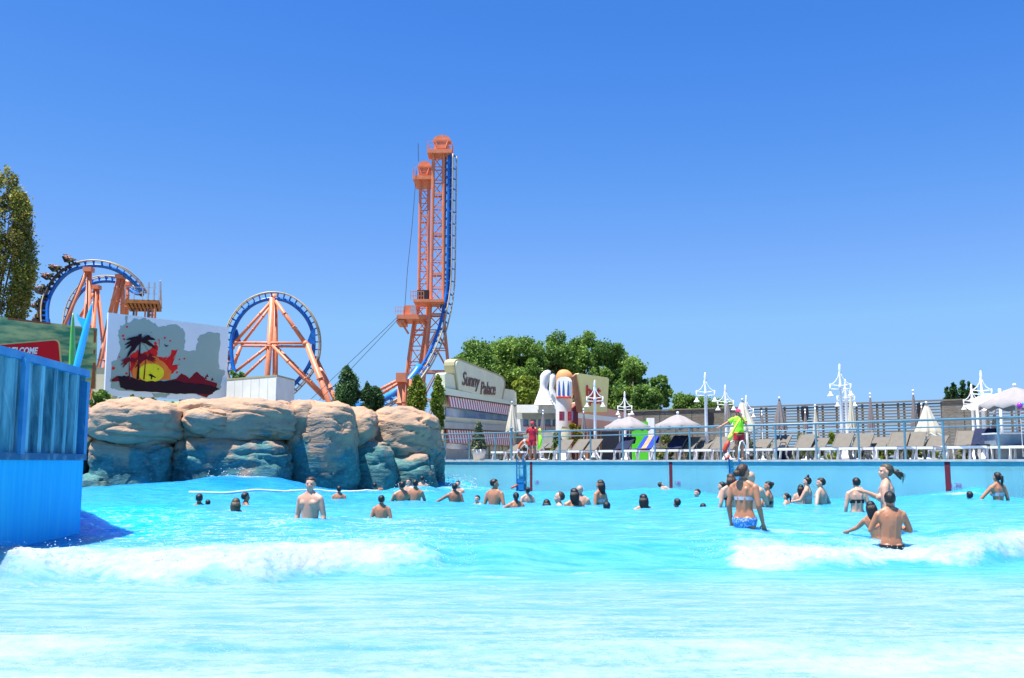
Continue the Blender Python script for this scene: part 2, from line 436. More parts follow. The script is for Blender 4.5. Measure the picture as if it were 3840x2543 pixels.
# ------------------------------------------------------------ water surface
CTRL = []
for (px, ty, wy, D, *_r) in SW:
    CTRL.append((px, wy, D, 1.0))
rockD = lambda px: np.interp(px, [330, 700, 1100, 1400, 1660], [35.0, 36.5, 38.5, 41, 43.5])
for px, y in [(330,1838),(390,1828),(450,1817),(520,1825),(600,1841),(660,1835),(1000,1800),(1100,1812),(1180,1835),(1270,1854),(1350,1855),(1450,1850),(1550,1828),(1620,1808)]:
    CTRL.append((px, y, float(rockD(px)) - 0.8, 1.0))
for px, y, D in [(700,1812,33),(760,1798,33),(820,1787,33),(880,1783,33),(940,1790,33),(800,1845,29),(950,1843,29),(1100,1846,28),(600,1870,27)]:
    CTRL.append((px, y, D, 1.0))
for px, y in [(1665,1797),(1700,1797),(1740,1806),(1800,1822),(1900,1838),(2000,1842),(2100,1845),(2250,1850),(2400,1850),(2440,1843),(2480,1828),(2510,1826),(2560,1840),(2640,1846),(2760,1855),(2850,1866),(2960,1869),(3100,1878),(3250,1885),(3400,1874),(3500,1849),(3570,1836),(3650,1822),(3690,1836),(3760,1862),(3840,1882)]:
    CTRL.append((px, y, wallD(px), 1.0))
for px, y, D in [(400,1990,15.5),(520,2010,14.5),(700,1960,16.5),(900,1985,15.2),(1300,1975,15.5),(1600,1960,15.5),(1900,1990,14.6),(2200,1995,14.4),(2500,1990,14.6),(2900,2000,14),(3600,1965,15),(3800,1950,15),(3000,1940,17),(3500,1920,18),(600,1900,20),(400,1900,22),(2300,1935,17.5),(2000,1950,16.5)]:
    CTRL.append((px, y, D, 1.0))
_C = np.array([[(p - 1920) / F * D, D, CH - (y - HZ) * D / F, w] for p, y, D, w in CTRL])
def fieldz(x, y):
    num = np.zeros_like(x); den = np.zeros_like(x)
    for cx, cy, cz, w in _C:
        d2 = (x - cx) ** 2 + ((y - cy) * 0.8) ** 2 + 0.06
        k = w / d2 ** 1.7
        num += k * cz; den += k
    return num / den
FRX = [-1500, 0, 400, 650, 1000, 1300, 1500, 1650, 1800, 2200, 2600, 2800, 3050, 3300, 3600, 3840, 5200]
FRD = [10.0, 10.35, 10.75, 10.5, 10.7, 11.4, 11.5, 11.4, 11.3, 11.5, 11.9, 12.0, 11.8, 12.2, 12.3, 13.2, 13.7]
CRX = [-1500, 0, 350, 430, 800, 1300, 1600, 1700, 1900, 2300, 2600, 2750, 3100, 3400, 3650, 3840, 5200]
CRY = [2034, 2042, 2058, 2062, 2050, 2028, 2020, 2032, 2036, 2038, 2042, 2032, 2044, 2032, 2004, 1996, 1990]
def water_h(x, y, detail=True):
    x = np.asarray(x, float); y = np.asarray(y, float)
    px = 1920 + F * x / y
    fr = np.interp(px, FRX, FRD) + 0.30 * fbm(x * 1.3 + 3, y * 0 + 2, 4)
    cd = 0.75
    crn = 26 * fbm(x * 0.9 + 11, y * 0 + 3, 3)
    cz = CH - (np.interp(px, CRX, CRY) + crn - HZ) * (fr + cd) / F
    d = y - fr
    fz = fieldz(x, y)
    back = sstep(0.75, 2.4, d)
    pxn = px + 330 * fbm(x * 1.1 + 5, y * 1.6, 4)
    side = np.clip(sstep(1500, 1800, pxn) * (1 - sstep(2620, 2760, pxn)), 0, 1)     # the smooth part between the two breakers
    rise = side * sstep(-0.2, 1.6, d) + (1 - side) * sstep(-0.12, 0.66, d) ** 0.8
    z = rise * cz * (1 - back) + fz * back
    z = np.where(d < -0.3, 0, z)
    # low broken ridge close to the edge of the picture
    r2 = np.exp(-((y - 6.9 - 0.5 * fbm(x * 0.5, y * 0, 2)) / 0.35) ** 2) * 0.07
    z = z + r2
    dn = d + 0.55 * fbm(x * 1.6, y * 1.6, 4)
    foamM = (1 - side) * sstep(-0.20, 0.38, dn) * (1 - 0.9 * sstep(0.35, 2.3, dn + 0.8 * fbm(x * 0.9, y * 2.0 + 7, 4))) * (1 - sstep(2.2, 2.8, d))
    if detail:
        z = z + 0.030 * fbm(x * 1.1, y * 1.4, 3) * sstep(4, 9, y) + 0.10 * fbm(x * 0.7 + 9, y * 1.0, 3) * sstep(13, 22, y) + 0.05 * fbm(x * 3.1, y * 3.4, 3) * sstep(12, 16, y)
        z = z + 0.018 * fbm(x * 2, y * 5, 3)
        z = z + foamM * (0.13 * fbm(x * 2.6, y * 2.6 + 4, 5) + 0.05 * fbm(x * 11, y * 11, 4) + 0.018 * fbm(x * 31, y * 31, 2) - 0.025)
    return z, d, px, side, foamM

ys = np.concatenate([np.linspace(2.2, 9.4, 170)[:-1], np.linspace(9.4, 14.4, 290)[:-1], np.exp(np.linspace(math.log(14.4), math.log(60), 300))])
ts = np.concatenate([np.linspace(-1.9, -0.60, 60)[:-1], np.linspace(-0.60, 0.60, 780), np.linspace(0.60, 1.9, 60)[1:]])
TT, YY = np.meshgrid(ts, ys)
XX = TT * YY
ZZ, DD, PX, SIDE, FM = water_h(XX, YY)
# foam amounts
foam = FM * (0.80 + 0.9 * fbm(XX * 1.3, YY * 1.3, 4) + 0.45 * fbm(XX * 5, YY * 5 + 2, 3))
foam = np.maximum(foam, 0.62 * np.exp(-((DD + 0.05) / 0.10) ** 2) * SIDE * sstep(-0.15, 0.2, fbm(XX * 1.2, YY * 3, 3)))
front = sstep(7.6, 6.6, YY) if False else (1 - sstep(6.3, 7.5, YY + 1.6 * fbm(XX * 0.6, YY * 0.8, 3)))
foam = np.maximum(foam, front * (0.50 + 0.8 * fbm(XX * 0.9, YY * 2.2, 5)))
streak = (YY < 10.6) & (DD < 0)
foam = np.maximum(foam, np.where(streak, 0.20 + 0.50 * fbm(XX * 0.5, YY * 4.0, 4), 0))
lace = 1.5 * np.clip((1 - sstep(0, 0, 1)) if False else sstep(0.4, 1.4, DD) * (1 - sstep(17, 21, YY)), 0, 1) * (1 - sstep(1450, 1900, PX)) + 0.35 * sstep(0.4, 2, DD) * (1 - sstep(15, 20, YY))
# small breaking tops out in the pool
for bx, by, Dq, w in [(1705,1800,43,1.6),(1740,1810,40,1.2),(900,1783,33.5,1.2),(2490,1832,35,0.8),(1560,1835,31,1.0),(1760,1835,33,1.0),(2700,1990,14.5,0.5),(2980,1985,14.3,0.6),(3700,1828,29.5,0.8),(3560,1858,28,1.0)]:
    cx = (bx - 1920) / F * Dq
    foam = np.maximum(foam, 0.75 * np.exp(-((XX - cx) / w) ** 2 - ((YY - Dq) / (0.5 * w)) ** 2) * (0.8 + 1.6 * fbm(XX * 4, YY * 4, 3)))
foam = np.clip(foam, 0, 1)
# water colour: pale and bubbly in the shallows, deeper blue towards the rocks; wave-face and shadow tints painted in
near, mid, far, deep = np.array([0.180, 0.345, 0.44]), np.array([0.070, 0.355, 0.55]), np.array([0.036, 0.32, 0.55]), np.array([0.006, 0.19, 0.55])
t1 = sstep(9.5, 12.5, YY)[..., None]; t2 = sstep(16, 26, YY)[..., None]
colr = near * (1 - t1) + mid * t1
colr = colr * (1 - t2) + far * t2
td = np.maximum(0.95 * np.exp(-((PX - 880) / 170) ** 2 - ((YY - 31.6) / 1.3) ** 2)[..., None] * 1.0, 0 * YY[..., None]) if False else (np.maximum(np.clip(sstep(26, 34, YY) * (1 - sstep(1100, 1500, PX)), 0, 1) * 0.7, 0.95 * np.exp(-((PX - 880) / 190) ** 2 - ((YY - 31.4) / 1.4) ** 2)))[..., None]  # the Gaussian term paints in the darker look of the steep wave face
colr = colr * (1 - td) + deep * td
shadow_tint = (sstep(13.8, 15.2, YY) * (1 - sstep(19, 26, YY)) * (1 - sstep(520, 900, PX)))[..., None]
colr = colr * (1 - shadow_tint) + np.array([0.003, 0.42, 0.88]) * shadow_tint  # azure put into the colour to lift water under the wall's shadow
ny, nx = XX.shape
idx = np.arange(ny * nx).reshape(ny, nx)
quads = np.stack([idx[:-1, :-1], idx[:-1, 1:], idx[1:, 1:], idx[1:, :-1]], -1).reshape(-1, 4)
def np_mesh(name, V, Q, mats, smooth=True):
    me = bpy.data.meshes.new(name)
    V = np.asarray(V, np.float32); Q = np.asarray(Q, np.int32)
    k = Q.shape[1]
    me.vertices.add(len(V)); me.vertices.foreach_set('co', V.ravel())
    me.loops.add(Q.size); me.loops.foreach_set('vertex_index', Q.ravel())
    me.polygons.add(len(Q)); me.polygons.foreach_set('loop_start', np.arange(0, Q.size, k, dtype=np.int32))
    me.polygons.foreach_set('loop_total', np.full(len(Q), k, np.int32)) if False else None
    me.update(calc_edges=True)
    me.polygons.foreach_set('use_smooth', np.full(len(Q), smooth))
    for m_ in (mats if isinstance(mats, (list, tuple)) else [mats]): me.materials.append(m_)
    return me
def water_mat():
    m = bpy.data.materials.new('pool_water'); m.use_nodes = True
    N, L = m.node_tree.nodes, m.node_tree.links
    b = N['Principled BSDF']
    a = N.new('ShaderNodeAttribute'); a.attribute_name = 'tint'
    f = N.new('ShaderNodeAttribute'); f.attribute_name = 'foam'
    lc = N.new('ShaderNodeAttribute'); lc.attribute_name = 'lace'
    tc = N.new('ShaderNodeTexCoord')
    def noise(sc, det, st=(1, 1, 1), ro=0.6):
        mp = N.new('ShaderNodeMapping'); mp.inputs['Scale'].default_value = st; L.new(tc.outputs['Object'], mp.inputs[0])
        n = N.new('ShaderNodeTexNoise'); n.inputs['Scale'].default_value = sc; n.inputs['Detail'].default_value = det; n.inputs['Roughness'].default_value = ro
        L.new(mp.outputs[0], n.inputs['Vector']); return n
    def mth(op, x, y=None, z=None):
        n = N.new('ShaderNodeMath'); n.operation = op
        for i, q in enumerate((x, y, z)):
            if q is None: continue
            if isinstance(q, (int, float)): n.inputs[i].default_value = q
            else: L.new(q, n.inputs[i])
        return n.outputs[0]
    def rng(x, a0, a1, b0=0, b1=1):
        n = N.new('ShaderNodeMapRange'); n.inputs[1].default_value, n.inputs[2].default_value, n.inputs[3].default_value, n.inputs[4].default_value = a0, a1, b0, b1
        L.new(x, n.inputs[0]); return n.outputs[0]
    n1 = noise(9, 8, (1, 1.3, 1)); n2 = noise(2.2, 6, (0.7, 2.6, 1))
    # foam edge broken by fine noise
    fo = rng(mth('ADD', f.outputs['Fac'], mth('MULTIPLY', mth('SUBTRACT', n1.outputs['Fac'], 0.5), 0.9)), 0.20, 0.85)
    # net-like foam
    wv = noise(3.0, 3)
    vd = N.new('ShaderNodeTexVoronoi'); vd.feature = 'DISTANCE_TO_EDGE'; vd.inputs['Scale'].default_value = 3.2
    mp = N.new('ShaderNodeMapping'); mp.inputs['Scale'].default_value = (0.9, 1.5, 1); L.new(tc.outputs['Object'], mp.inputs[0])
    va = N.new('ShaderNodeVectorMath'); va.operation = 'ADD'; L.new(mp.outputs[0], va.inputs[0])
    vs = N.new('ShaderNodeVectorMath'); vs.operation = 'SCALE'; vs.inputs['Scale'].default_value = 0.9; L.new(wv.outputs['Color'], vs.inputs[0]); L.new(vs.outputs[0], va.inputs[1])
    L.new(va.outputs[0], vd.inputs['Vector'])
    net = mth('MULTIPLY', mth('MULTIPLY', rng(vd.outputs['Distance'], 0.0, 0.075, 1, 0), lc.outputs['Fac']), rng(n2.outputs['Fac'], 0.42, 0.62))
    fac = mth('MAXIMUM', fo, mth('MULTIPLY', net, 0.8))
    fk = N.new('ShaderNodeAttribute'); fk.attribute_name = 'fleck'; n4 = noise(42, 4, (1, 1.5, 1), 0.7); n5 = noise(2.0, 3)
    fac = mth('MAXIMUM', fac, mth('MULTIPLY', mth('MULTIPLY', rng(n4.outputs['Fac'], 0.60, 0.68), fk.outputs['Fac']), rng(n5.outputs['Fac'], 0.42, 0.58)))
    # ripples of darker and lighter water
    mxr = N.new('ShaderNodeMix'); mxr.data_type = 'RGBA'; mxr.blend_type = 'MULTIPLY'; mxr.inputs[0].default_value = 1
    cr = N.new('ShaderNodeCombineColor')
    L.new(rng(n2.outputs['Fac'], 0.35, 0.62, 0.50, 1.22), cr.inputs[0]); L.new(rng(n2.outputs['Fac'], 0.35, 0.62, 0.82, 1.07), cr.inputs[1]); L.new(rng(n2.outputs['Fac'], 0.35, 0.62, 0.94, 1.03), cr.inputs[2])
    L.new(a.outputs['Color'], mxr.inputs[6]); L.new(cr.outputs[0], mxr.inputs[7])
    mx = N.new('ShaderNodeMix'); mx.data_type = 'RGBA'; mx.inputs[7].default_value = (0.37, 0.435, 0.465, 1)
    L.new(fac, mx.inputs[0]); L.new(mxr.outputs[2], mx.inputs[6]); L.new(mx.outputs[2], b.inputs['Base Color'])
    L.new(rng(fac, 0, 1, 0.12, 0.75), b.inputs['Roughness'])
    b.inputs['Specular IOR Level'].default_value = 0.20
    b.inputs['IOR'].default_value = 1.17
    L.new(rng(fac, 0, 1, 0.5, 0.12), b.inputs['Subsurface Weight']); b.inputs['Subsurface Radius'].default_value = (0.25, 0.9, 1.3); b.inputs['Subsurface Scale'].default_value = 1.7
    nb = noise(7, 7, (1, 1.4, 1), 0.65); nb2 = noise(45, 4)
    bp = N.new('ShaderNodeBump'); bp.inputs['Distance'].default_value = 0.10; bp.inputs['Strength'].default_value = 0.45
    L.new(mth('ADD', nb.outputs['Fac'], mth('MULTIPLY', nb2.outputs['Fac'], mth('ADD', mth('MULTIPLY', fac, 0.45), 0.06))), bp.inputs['Height'])
    L.new(bp.outputs[0], b.inputs['Normal'])
    return m
wme = np_mesh('pool_water', np.stack([XX, YY, ZZ], -1).reshape(-1, 3), quads, water_mat())
fleck = np.clip((1 - sstep(6.6, 8.4, YY + 1.2 * fbm(XX, YY, 3))) + 0.55 * np.exp(-((DD - 1.2) / 0.8) ** 2), 0, 1)
for nm, arr in (('foam', foam), ('lace', lace), ('fleck', fleck)):
    at_ = wme.attributes.new(nm, 'FLOAT', 'POINT'); at_.data.foreach_set('value', arr.astype(np.float32).ravel())
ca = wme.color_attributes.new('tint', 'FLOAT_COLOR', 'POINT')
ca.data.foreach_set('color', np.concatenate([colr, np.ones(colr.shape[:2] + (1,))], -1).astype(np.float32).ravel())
wo_ = bpy.data.objects.new('pool_water', wme); COL.objects.link(wo_); tag(wo_, kind='structure')

# spray thrown up by the breakers
sp = []
rs = np.random.RandomState(5)
def drops(n, pxr, dr, zr, rr, Dabs=None):
    for _ in range(n):
        p = rs.uniform(*pxr); fr = float(np.interp(p, FRX, FRD)) if Dabs is None else Dabs
        y = fr + rs.uniform(*dr); x = (p - 1920) / F * y
        sp.append((x, y, zr[0] + (zr[1] - zr[0]) * rs.rand() ** 2, rs.uniform(*rr) * .6))
drops(420, (-200, 1690), (0.3, 1.1), (0.0, 0.10), (0.004, 0.014))
drops(420, (2640, 4000), (0.3, 1.1), (0.0, 0.11), (0.004, 0.014))
drops(120, (1640, 1800), (0.2, 1.2), (-0.02, 0.14), (0.004, 0.013))
drops(90, (2560, 2720), (0.2, 1.2), (-0.02, 0.16), (0.004, 0.013))
drops(200, (-100, 3950), (-0.9, 0.6), (0.0, 0.05), (0.004, 0.010), 6.9)
drops(160, (1660, 1790), (-1.5, 0.5), (0.0, 0.45), (0.02, 0.05), 42)
drops(60, (780, 960), (-0.4, 0.4), (0.0, 0.25), (0.015, 0.04), 33.2)
drops(90, (1480, 1640), (-1.5, 1.5), (0.0, 0.3), (0.012, 0.03), 30)
spa = np.array(sp); gz = water_h(spa[:, 0], spa[:, 1])[0]
ico = np.array([(0, 0, 1), (0.89, 0, 0.45), (0.28, 0.85, 0.45), (-0.72, 0.53, 0.45), (-0.72, -0.53, 0.45), (0.28, -0.85, 0.45), (0.72, 0.53, -0.45), (-0.28, 0.85, -0.45), (-0.89, 0, -0.45), (-0.28, -0.85, -0.45), (0.72, -0.53, -0.45), (0, 0, -1)])
icf = np.array([(0,1,2),(0,2,3),(0,3,4),(0,4,5),(0,5,1),(1,6,2),(2,7,3),(3,8,4),(4,9,5),(5,10,1),(1,10,6),(2,6,7),(3,7,8),(4,8,9),(5,9,10),(11,7,6),(11,8,7),(11,9,8),(11,10,9),(11,6,10)])
cen = np.stack([spa[:, 0], spa[:, 1], gz + spa[:, 2] + 0.01], -1)
SV = (cen[:, None, :] + ico[None] * spa[:, 3][:, None, None] * np.array([1, 1, 0.8])).reshape(-1, 3)
SQ = (icf[None] + (np.arange(len(spa)) * 12)[:, None, None]).reshape(-1, 3)
spm = mat('white_spray', (0.62, 0.68, 0.70), 0.3, 0.02)
so = bpy.data.objects.new('spray', np_mesh('spray', SV, SQ, spm)); COL.objects.link(so)
tag(so, 'white droplets thrown up along the breaking waves', 'spray', kind='stuff')

# pool floor, ground, deck
g = MB()
for (y0, z0), (y1, z1) in zip([(1, -0.02), (6, -0.06), (14, -0.5), (20, -1.0), (30, -1.8)], [(6, -0.06), (14, -0.5), (20, -1.0), (30, -1.8), (60, -1.9)]):
    g.add([(-60, y0, z0 - 0.25), (60, y0, z0 - 0.25), (60, y1, z1 - 0.25), (-60, y1, z1 - 0.25)], [(0, 1, 2, 3)])
tag(g.build('pool_floor', M['poolwall']), kind='structure')
# ------------------------------------------------------------ ground, deck, beach
edge = [wp(60, -0.0, 0), wp(0, 0, 0), wp(-2.2, 0.6, 0)] + [at(px, HZ, float(rockD(px)) + 1.2) for px in (1500, 1300, 1100, 900, 700, 500, 330)] + [Vector((-60, 38, 0))]
g = MB()
far = [Vector((-3500, 38, 0)), Vector((-3500, 4000, 0)), Vector((3500, 4000, 0)), Vector((3500, -60, 0)), wp(60, 0, 0) + Vector((0.01, 0, 0))]
ring = [p + Vector((0, 0, DZ - 0.03)) for p in (edge + far[:-1])]
g.add(ring, [tuple(range(len(ring)))[::-1]])
for a, b in zip(edge[:-1], edge[1:]):
    g.add([a + Vector((0, 0, DZ - 0.03)), b + Vector((0, 0, DZ - 0.03)), b + Vector((0, 0, -2.3)), a + Vector((0, 0, -2.3))], [(0, 1, 2, 3)])
tag(g.build('ground', M['ground']), kind='structure')
g = MB(); g.add([(-3500, -3000, -2.4), (3500, -3000, -2.4), (3500, 70, -2.4), (-3500, 70, -2.4)], [(0, 1, 2, 3)])
tag(g.build('low_ground', M['ground']), kind='structure')
g = MB(); g.add([(-60, -60, 0.25), (60, -60, 0.25), (60, 1.0, 0.0), (60, 2.8, -0.04), (-60, 2.8, -0.04), (-60, 1.0, 0.0)], [(0, 1, 2, 5), (5, 2, 3, 4)])
tag(g.build('pool_beach', M['poolwall']), kind='structure')
g = MB()
q = [wp(-2.0, 0.55, 0), wp(60, 0.55, 0), wp(60, 26, 0), wp(-2.0, 26, 0)]
g.add([p + Vector((0, 0, DZ - 0.006)) for p in q], [(0, 1, 2, 3)])
tag(g.build('pool_deck', M['deck']), kind='structure')

# pool wall with stripes
t = thing('pool_wall', wp(0, 0, -2), 'long pale blue painted pool wall with a pale concrete coping', 'wall')
g = MB()
g.add([wp(-2.2, 0, -2.2), wp(60, 0, -2.2), wp(60, 0, DZ - 0.07), wp(-2.2, 0, DZ - 0.07), wp(-2.2, 0.5, -2.2), wp(60, 0.5, -2.2), wp(60, 0.5, DZ - 0.07), wp(-2.2, 0.5, DZ - 0.07)],
      [(0, 3, 2, 1), (4, 5, 6, 7), (3, 7, 6, 2), (0, 4, 7, 3), (1, 2, 6, 5)])
g.build('wall_face', M['poolwall'], t)
g = MB()
g.add([wp(-2.2, -0.04, DZ - 0.068), wp(60, -0.04, DZ - 0.068), wp(60, -0.04, DZ), wp(-2.2, -0.04, DZ), wp(-2.2, 0.54, DZ - 0.068), wp(60, 0.54, DZ - 0.068), wp(60, 0.54, DZ), wp(-2.2, 0.54, DZ)],
      [(0, 3, 2, 1), (4, 5, 6, 7), (3, 7, 6, 2), (0, 4, 7, 3), (1, 2, 6, 5), (0, 1, 5, 4)])
g.build('coping', M['coping'], t)
WP = Plane(1660, wallD(1660), 3840, wallD(3840))
for px, w in ((1992, 0.065), (2515, 0.07), (3552, 0.08)):
    u, _ = WP.hit(px, HZ)
    g = MB()
    q = [WP.p(u - w, -1.5, 0.012), WP.p(u + w, -1.5, 0.012), WP.p(u + w, DZ - 0.072, 0.012), WP.p(u - w, DZ - 0.072, 0.012)]
    g.add(q + [x - WP.n * 0.01 for x in q], [(0, 1, 2, 3), (7, 6, 5, 4), (0, 4, 5, 1), (1, 5, 6, 2), (2, 6, 7, 3), (3, 7, 4, 0)])
    g.build('depth_stripe', M['maroon'], t)
def text(body, pl, px, py, size, m, parent, off=0.02, shear=0.0, rot=0.0, name='lettering', ext=0.004, space=1.0, sx=1.0, bold=0.0):
    cu = bpy.data.curves.new('txt', 'FONT')
    cu.body = body; cu.size = size; cu.shear = shear; cu.extrude = ext; cu.space_character = space; cu.offset = bold
    tmp = bpy.data.objects.new('txt', cu); COL.objects.link(tmp)
    bpy.context.view_layer.update()
    me = bpy.data.meshes.new_from_object(tmp.evaluated_get(bpy.context.evaluated_depsgraph_get()))
    bpy.data.objects.remove(tmp)
    o_ = pl.w(px, py, off)
    c, s_ = math.cos(rot), math.sin(rot)
    b = MB()
    vs = [o_ + pl.d * ((v.co.x * c - v.co.y * s_) * sx) + Vector((0, 0, v.co.x * s_ + v.co.y * c)) + pl.n * v.co.z for v in me.vertices]
    b.add(vs, [tuple(p.vertices) for p in me.polygons])
    return b.build(name, m, parent)
text('1,90', WP, 2003, 1812, 0.16, M['depth'], t, name='depth_number')
text('1,80', WP, 2529, 1816, 0.16, M['depth'], t, name='depth_number')
text('1,70', WP, 3562, 1830, 0.20, M['depth'], t, name='depth_number')

# ------------------------------------------------------------ corrugated blue wall at the near end
corr = mat('weathered_blue_paint', (0.03, 0.17, 0.24), 0.55, 0.1, 1.6, col2=(0.26, 0.60, 0.72), stretch=(5, 5, 0.6), contrast=(0.36, 0.66), spec=.25, bump=0.15, bscale=6)
vivid = mat('vivid_blue_wall', (0.001, 0.52, 0.97), 0.6, 0.1, 1.6, spec=.2, col2=(0.03, 0.64, 0.98), stretch=(5, 5, 0.5), contrast=(0.40, 0.75))
railb = mat('blue_cap_rail', (0.07, 0.33, 0.60), 0.5, 0.2, 2, col2=(0.02, 0.22, 0.50))
Apt, Cpt = Vector((-5.85, 4.0, 0)), Vector((-6.41, 15.0, 0))
Bpt = at(0, HZ, 12.0); Bpt.z = 0
foot = [Apt, Vector((Bpt.x, Bpt.y, 0)), Cpt, Vector((-12, 24, 0)), Vector((-24, 24, 0)), Vector((-24, 4, 0))]
t = thing('corrugated_wave_wall', Cpt, 'blue wave machine wall topped with weathered corrugated blue panels', 'wall')
g = MB(); n = len(foot)
g.add([p + Vector((0, 0, -2)) for p in foot] + [p + Vector((0, 0, DZ)) for p in foot], [tuple(range(n))[::-1], tuple(range(n, 2 * n))] + [(i, (i + 1) % n, (i + 1) % n + n, i + n) for i in range(n)])
g.build('lower_wall', vivid, t)
# ribs
segs = [(Apt, Vector((Bpt.x, Bpt.y, 0))), (Vector((Bpt.x, Bpt.y, 0)), Cpt), (Cpt, Vector((-12, 24, 0)))]
TOPZ = 2.63
g = MB(); cap = MB()
for a, b in segs:
    d = (b - a); Ln = d.length; d.normalize(); nrm = Vector((d.y, -d.x, 0))
    if b.x < -7: nrm = Vector((d.y, -d.x, 0))
    per = 0.46; k = int(Ln / per)
    prof = []
    for i in range(k + 1):
        u = i * per
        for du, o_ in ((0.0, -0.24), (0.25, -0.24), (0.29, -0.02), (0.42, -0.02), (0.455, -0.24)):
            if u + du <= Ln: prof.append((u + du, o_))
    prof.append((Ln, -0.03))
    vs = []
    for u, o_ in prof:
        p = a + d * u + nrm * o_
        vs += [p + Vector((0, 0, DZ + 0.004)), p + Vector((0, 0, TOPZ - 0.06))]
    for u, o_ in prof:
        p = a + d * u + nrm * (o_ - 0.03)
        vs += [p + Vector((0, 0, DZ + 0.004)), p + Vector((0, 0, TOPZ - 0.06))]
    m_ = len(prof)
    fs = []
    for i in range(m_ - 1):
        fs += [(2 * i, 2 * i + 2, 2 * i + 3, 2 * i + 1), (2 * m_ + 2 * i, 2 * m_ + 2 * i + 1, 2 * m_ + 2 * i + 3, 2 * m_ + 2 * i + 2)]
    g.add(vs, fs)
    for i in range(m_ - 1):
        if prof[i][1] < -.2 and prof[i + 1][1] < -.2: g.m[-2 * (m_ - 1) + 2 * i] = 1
    # cap board
    i0, i1 = a + nrm * 0.03, b + nrm * 0.03
    j0, j1 = a - nrm * 0.22, b - nrm * 0.22
    z0, z1 = TOPZ - 0.10, TOPZ
    q = [i0, i1, j1, j0]
    e0 = -0.30 if b == Cpt else 0
    cap.add([Vector((p.x, p.y, z0)) for p in q] + [Vector((p.x, p.y, z1)) for p in q], [(3, 2, 1, 0), (4, 5, 6, 7), (0, 1, 5, 4), (1, 2, 6, 5), (2, 3, 7, 6), (3, 0, 4, 7)])
g.build('corrugated_panel', [corr, mat('teal_recess_paint_and_shade', (0.012, 0.09, 0.17), 0.6, 0.1, 1.8, col2=(0.05, 0.27, 0.42), stretch=(5, 5, 0.6), contrast=(0.36, 0.7), spec=.2)], t)  # recess faces: darker teal paint with their shade mixed into the colour
cap.build('cap_rail', railb, t)
g = MB(); g.box(Cpt + Vector((-0.06, 0.02, (DZ + TOPZ) / 2 - 0.08)), (0.14, 0.10, TOPZ - DZ - 0.18)); g.box(Vector((Bpt.x + 0.015, Bpt.y + 0.45, (DZ + TOPZ) / 2 - 0.03)), (0.06, 0.10, TOPZ - DZ - 0.08))
g.build('end_post', railb, t)
g = MB()
for a, b in segs[:2]:
    d = (b - a).normalized(); nrm = Vector((d.y, -d.x, 0))
    q = [a + nrm * 0.045, b + nrm * 0.045, b, a]
    g.add([Vector((p.x, p.y, DZ - 0.06)) for p in q] + [Vector((p.x, p.y, DZ + 0.03)) for p in q], [(3, 2, 1, 0), (4, 5, 6, 7), (0, 1, 5, 4), (1, 2, 6, 5), (2, 3, 7, 6), (3, 0, 4, 7)])
g.build('ledge', mat('worn_ledge', (0.02, 0.12, 0.25), 0.7, 0.2, 4, col2=(0.30, 0.38, 0.42), contrast=(0.5, 0.7)), t)

# surfboards standing behind the corrugated wall
def board(name, base, tip, w, th, m, label, fin=None):
    d = (tip - base); Ln = d.length; d.normalize()
    sd_ = d.cross(Vector((0, 1, 0))).normalized()
    g = MB(); g.smooth = True
    prof = [(0, .25), (.06, .6), (.2, .9), (.45, 1), (.7, .88), (.86, .62), (.95, .34), (1, .05)]
    vs = []; n = 12
    for f_, w_ in prof:
        for k in range(n):
            a = 2 * math.pi * k / n
            vs.append(base + d * (f_ * Ln) + sd_ * (math.cos(a) * w * w_) + Vector((0, 1, 0)) * (math.sin(a) * th * w_))
    fs = [(i * n + k, i * n + (k + 1) % n, (i + 1) * n + (k + 1) % n, (i + 1) * n + k) for i in range(len(prof) - 1) for k in range(n)] + [tuple(range(n))[::-1], tuple((len(prof) - 1) * n + k for k in range(n))]
    g.add(vs, fs)
    t = thing(name, base, label, 'surfboard')
    g.build('board', m, t)
    if fin:
        g = MB(); a = [at(px, py, base.y) for px, py in fin]
        g.add(a + [p + Vector((0, 0.03, 0)) for p in a], [tuple(range(len(a))), tuple(range(len(a), 2 * len(a)))[::-1]] + [(i, i + len(a), (i + 1) % len(a) + len(a), (i + 1) % len(a)) for i in range(len(a))])
        g.build('fin', m, t)
b0 = at(265, 1720, 15.35); b0.z = DZ
board('surfboard', b0, at(274, 1170, 15.35), 0.042, 0.10, M['surfgreen'], 'narrow green surfboard standing edge-on behind the corrugated blue wall')
b0 = at(262, 1720, 15.2); b0 = at(252, 1500, 15.2); b0 = Vector((b0.x, 15.2, DZ + 0.0))
board('surfboard', at(262, 1480, 15.2), at(348, 1130, 15.2), 0.055, 0.05, M['surfblue'], 'bright blue surfboard leaning with its curved fin to the left', [(286, 1176), (292, 1200), (306, 1225), (322, 1248), (336, 1215), (338, 1195), (318, 1195), (300, 1190)])

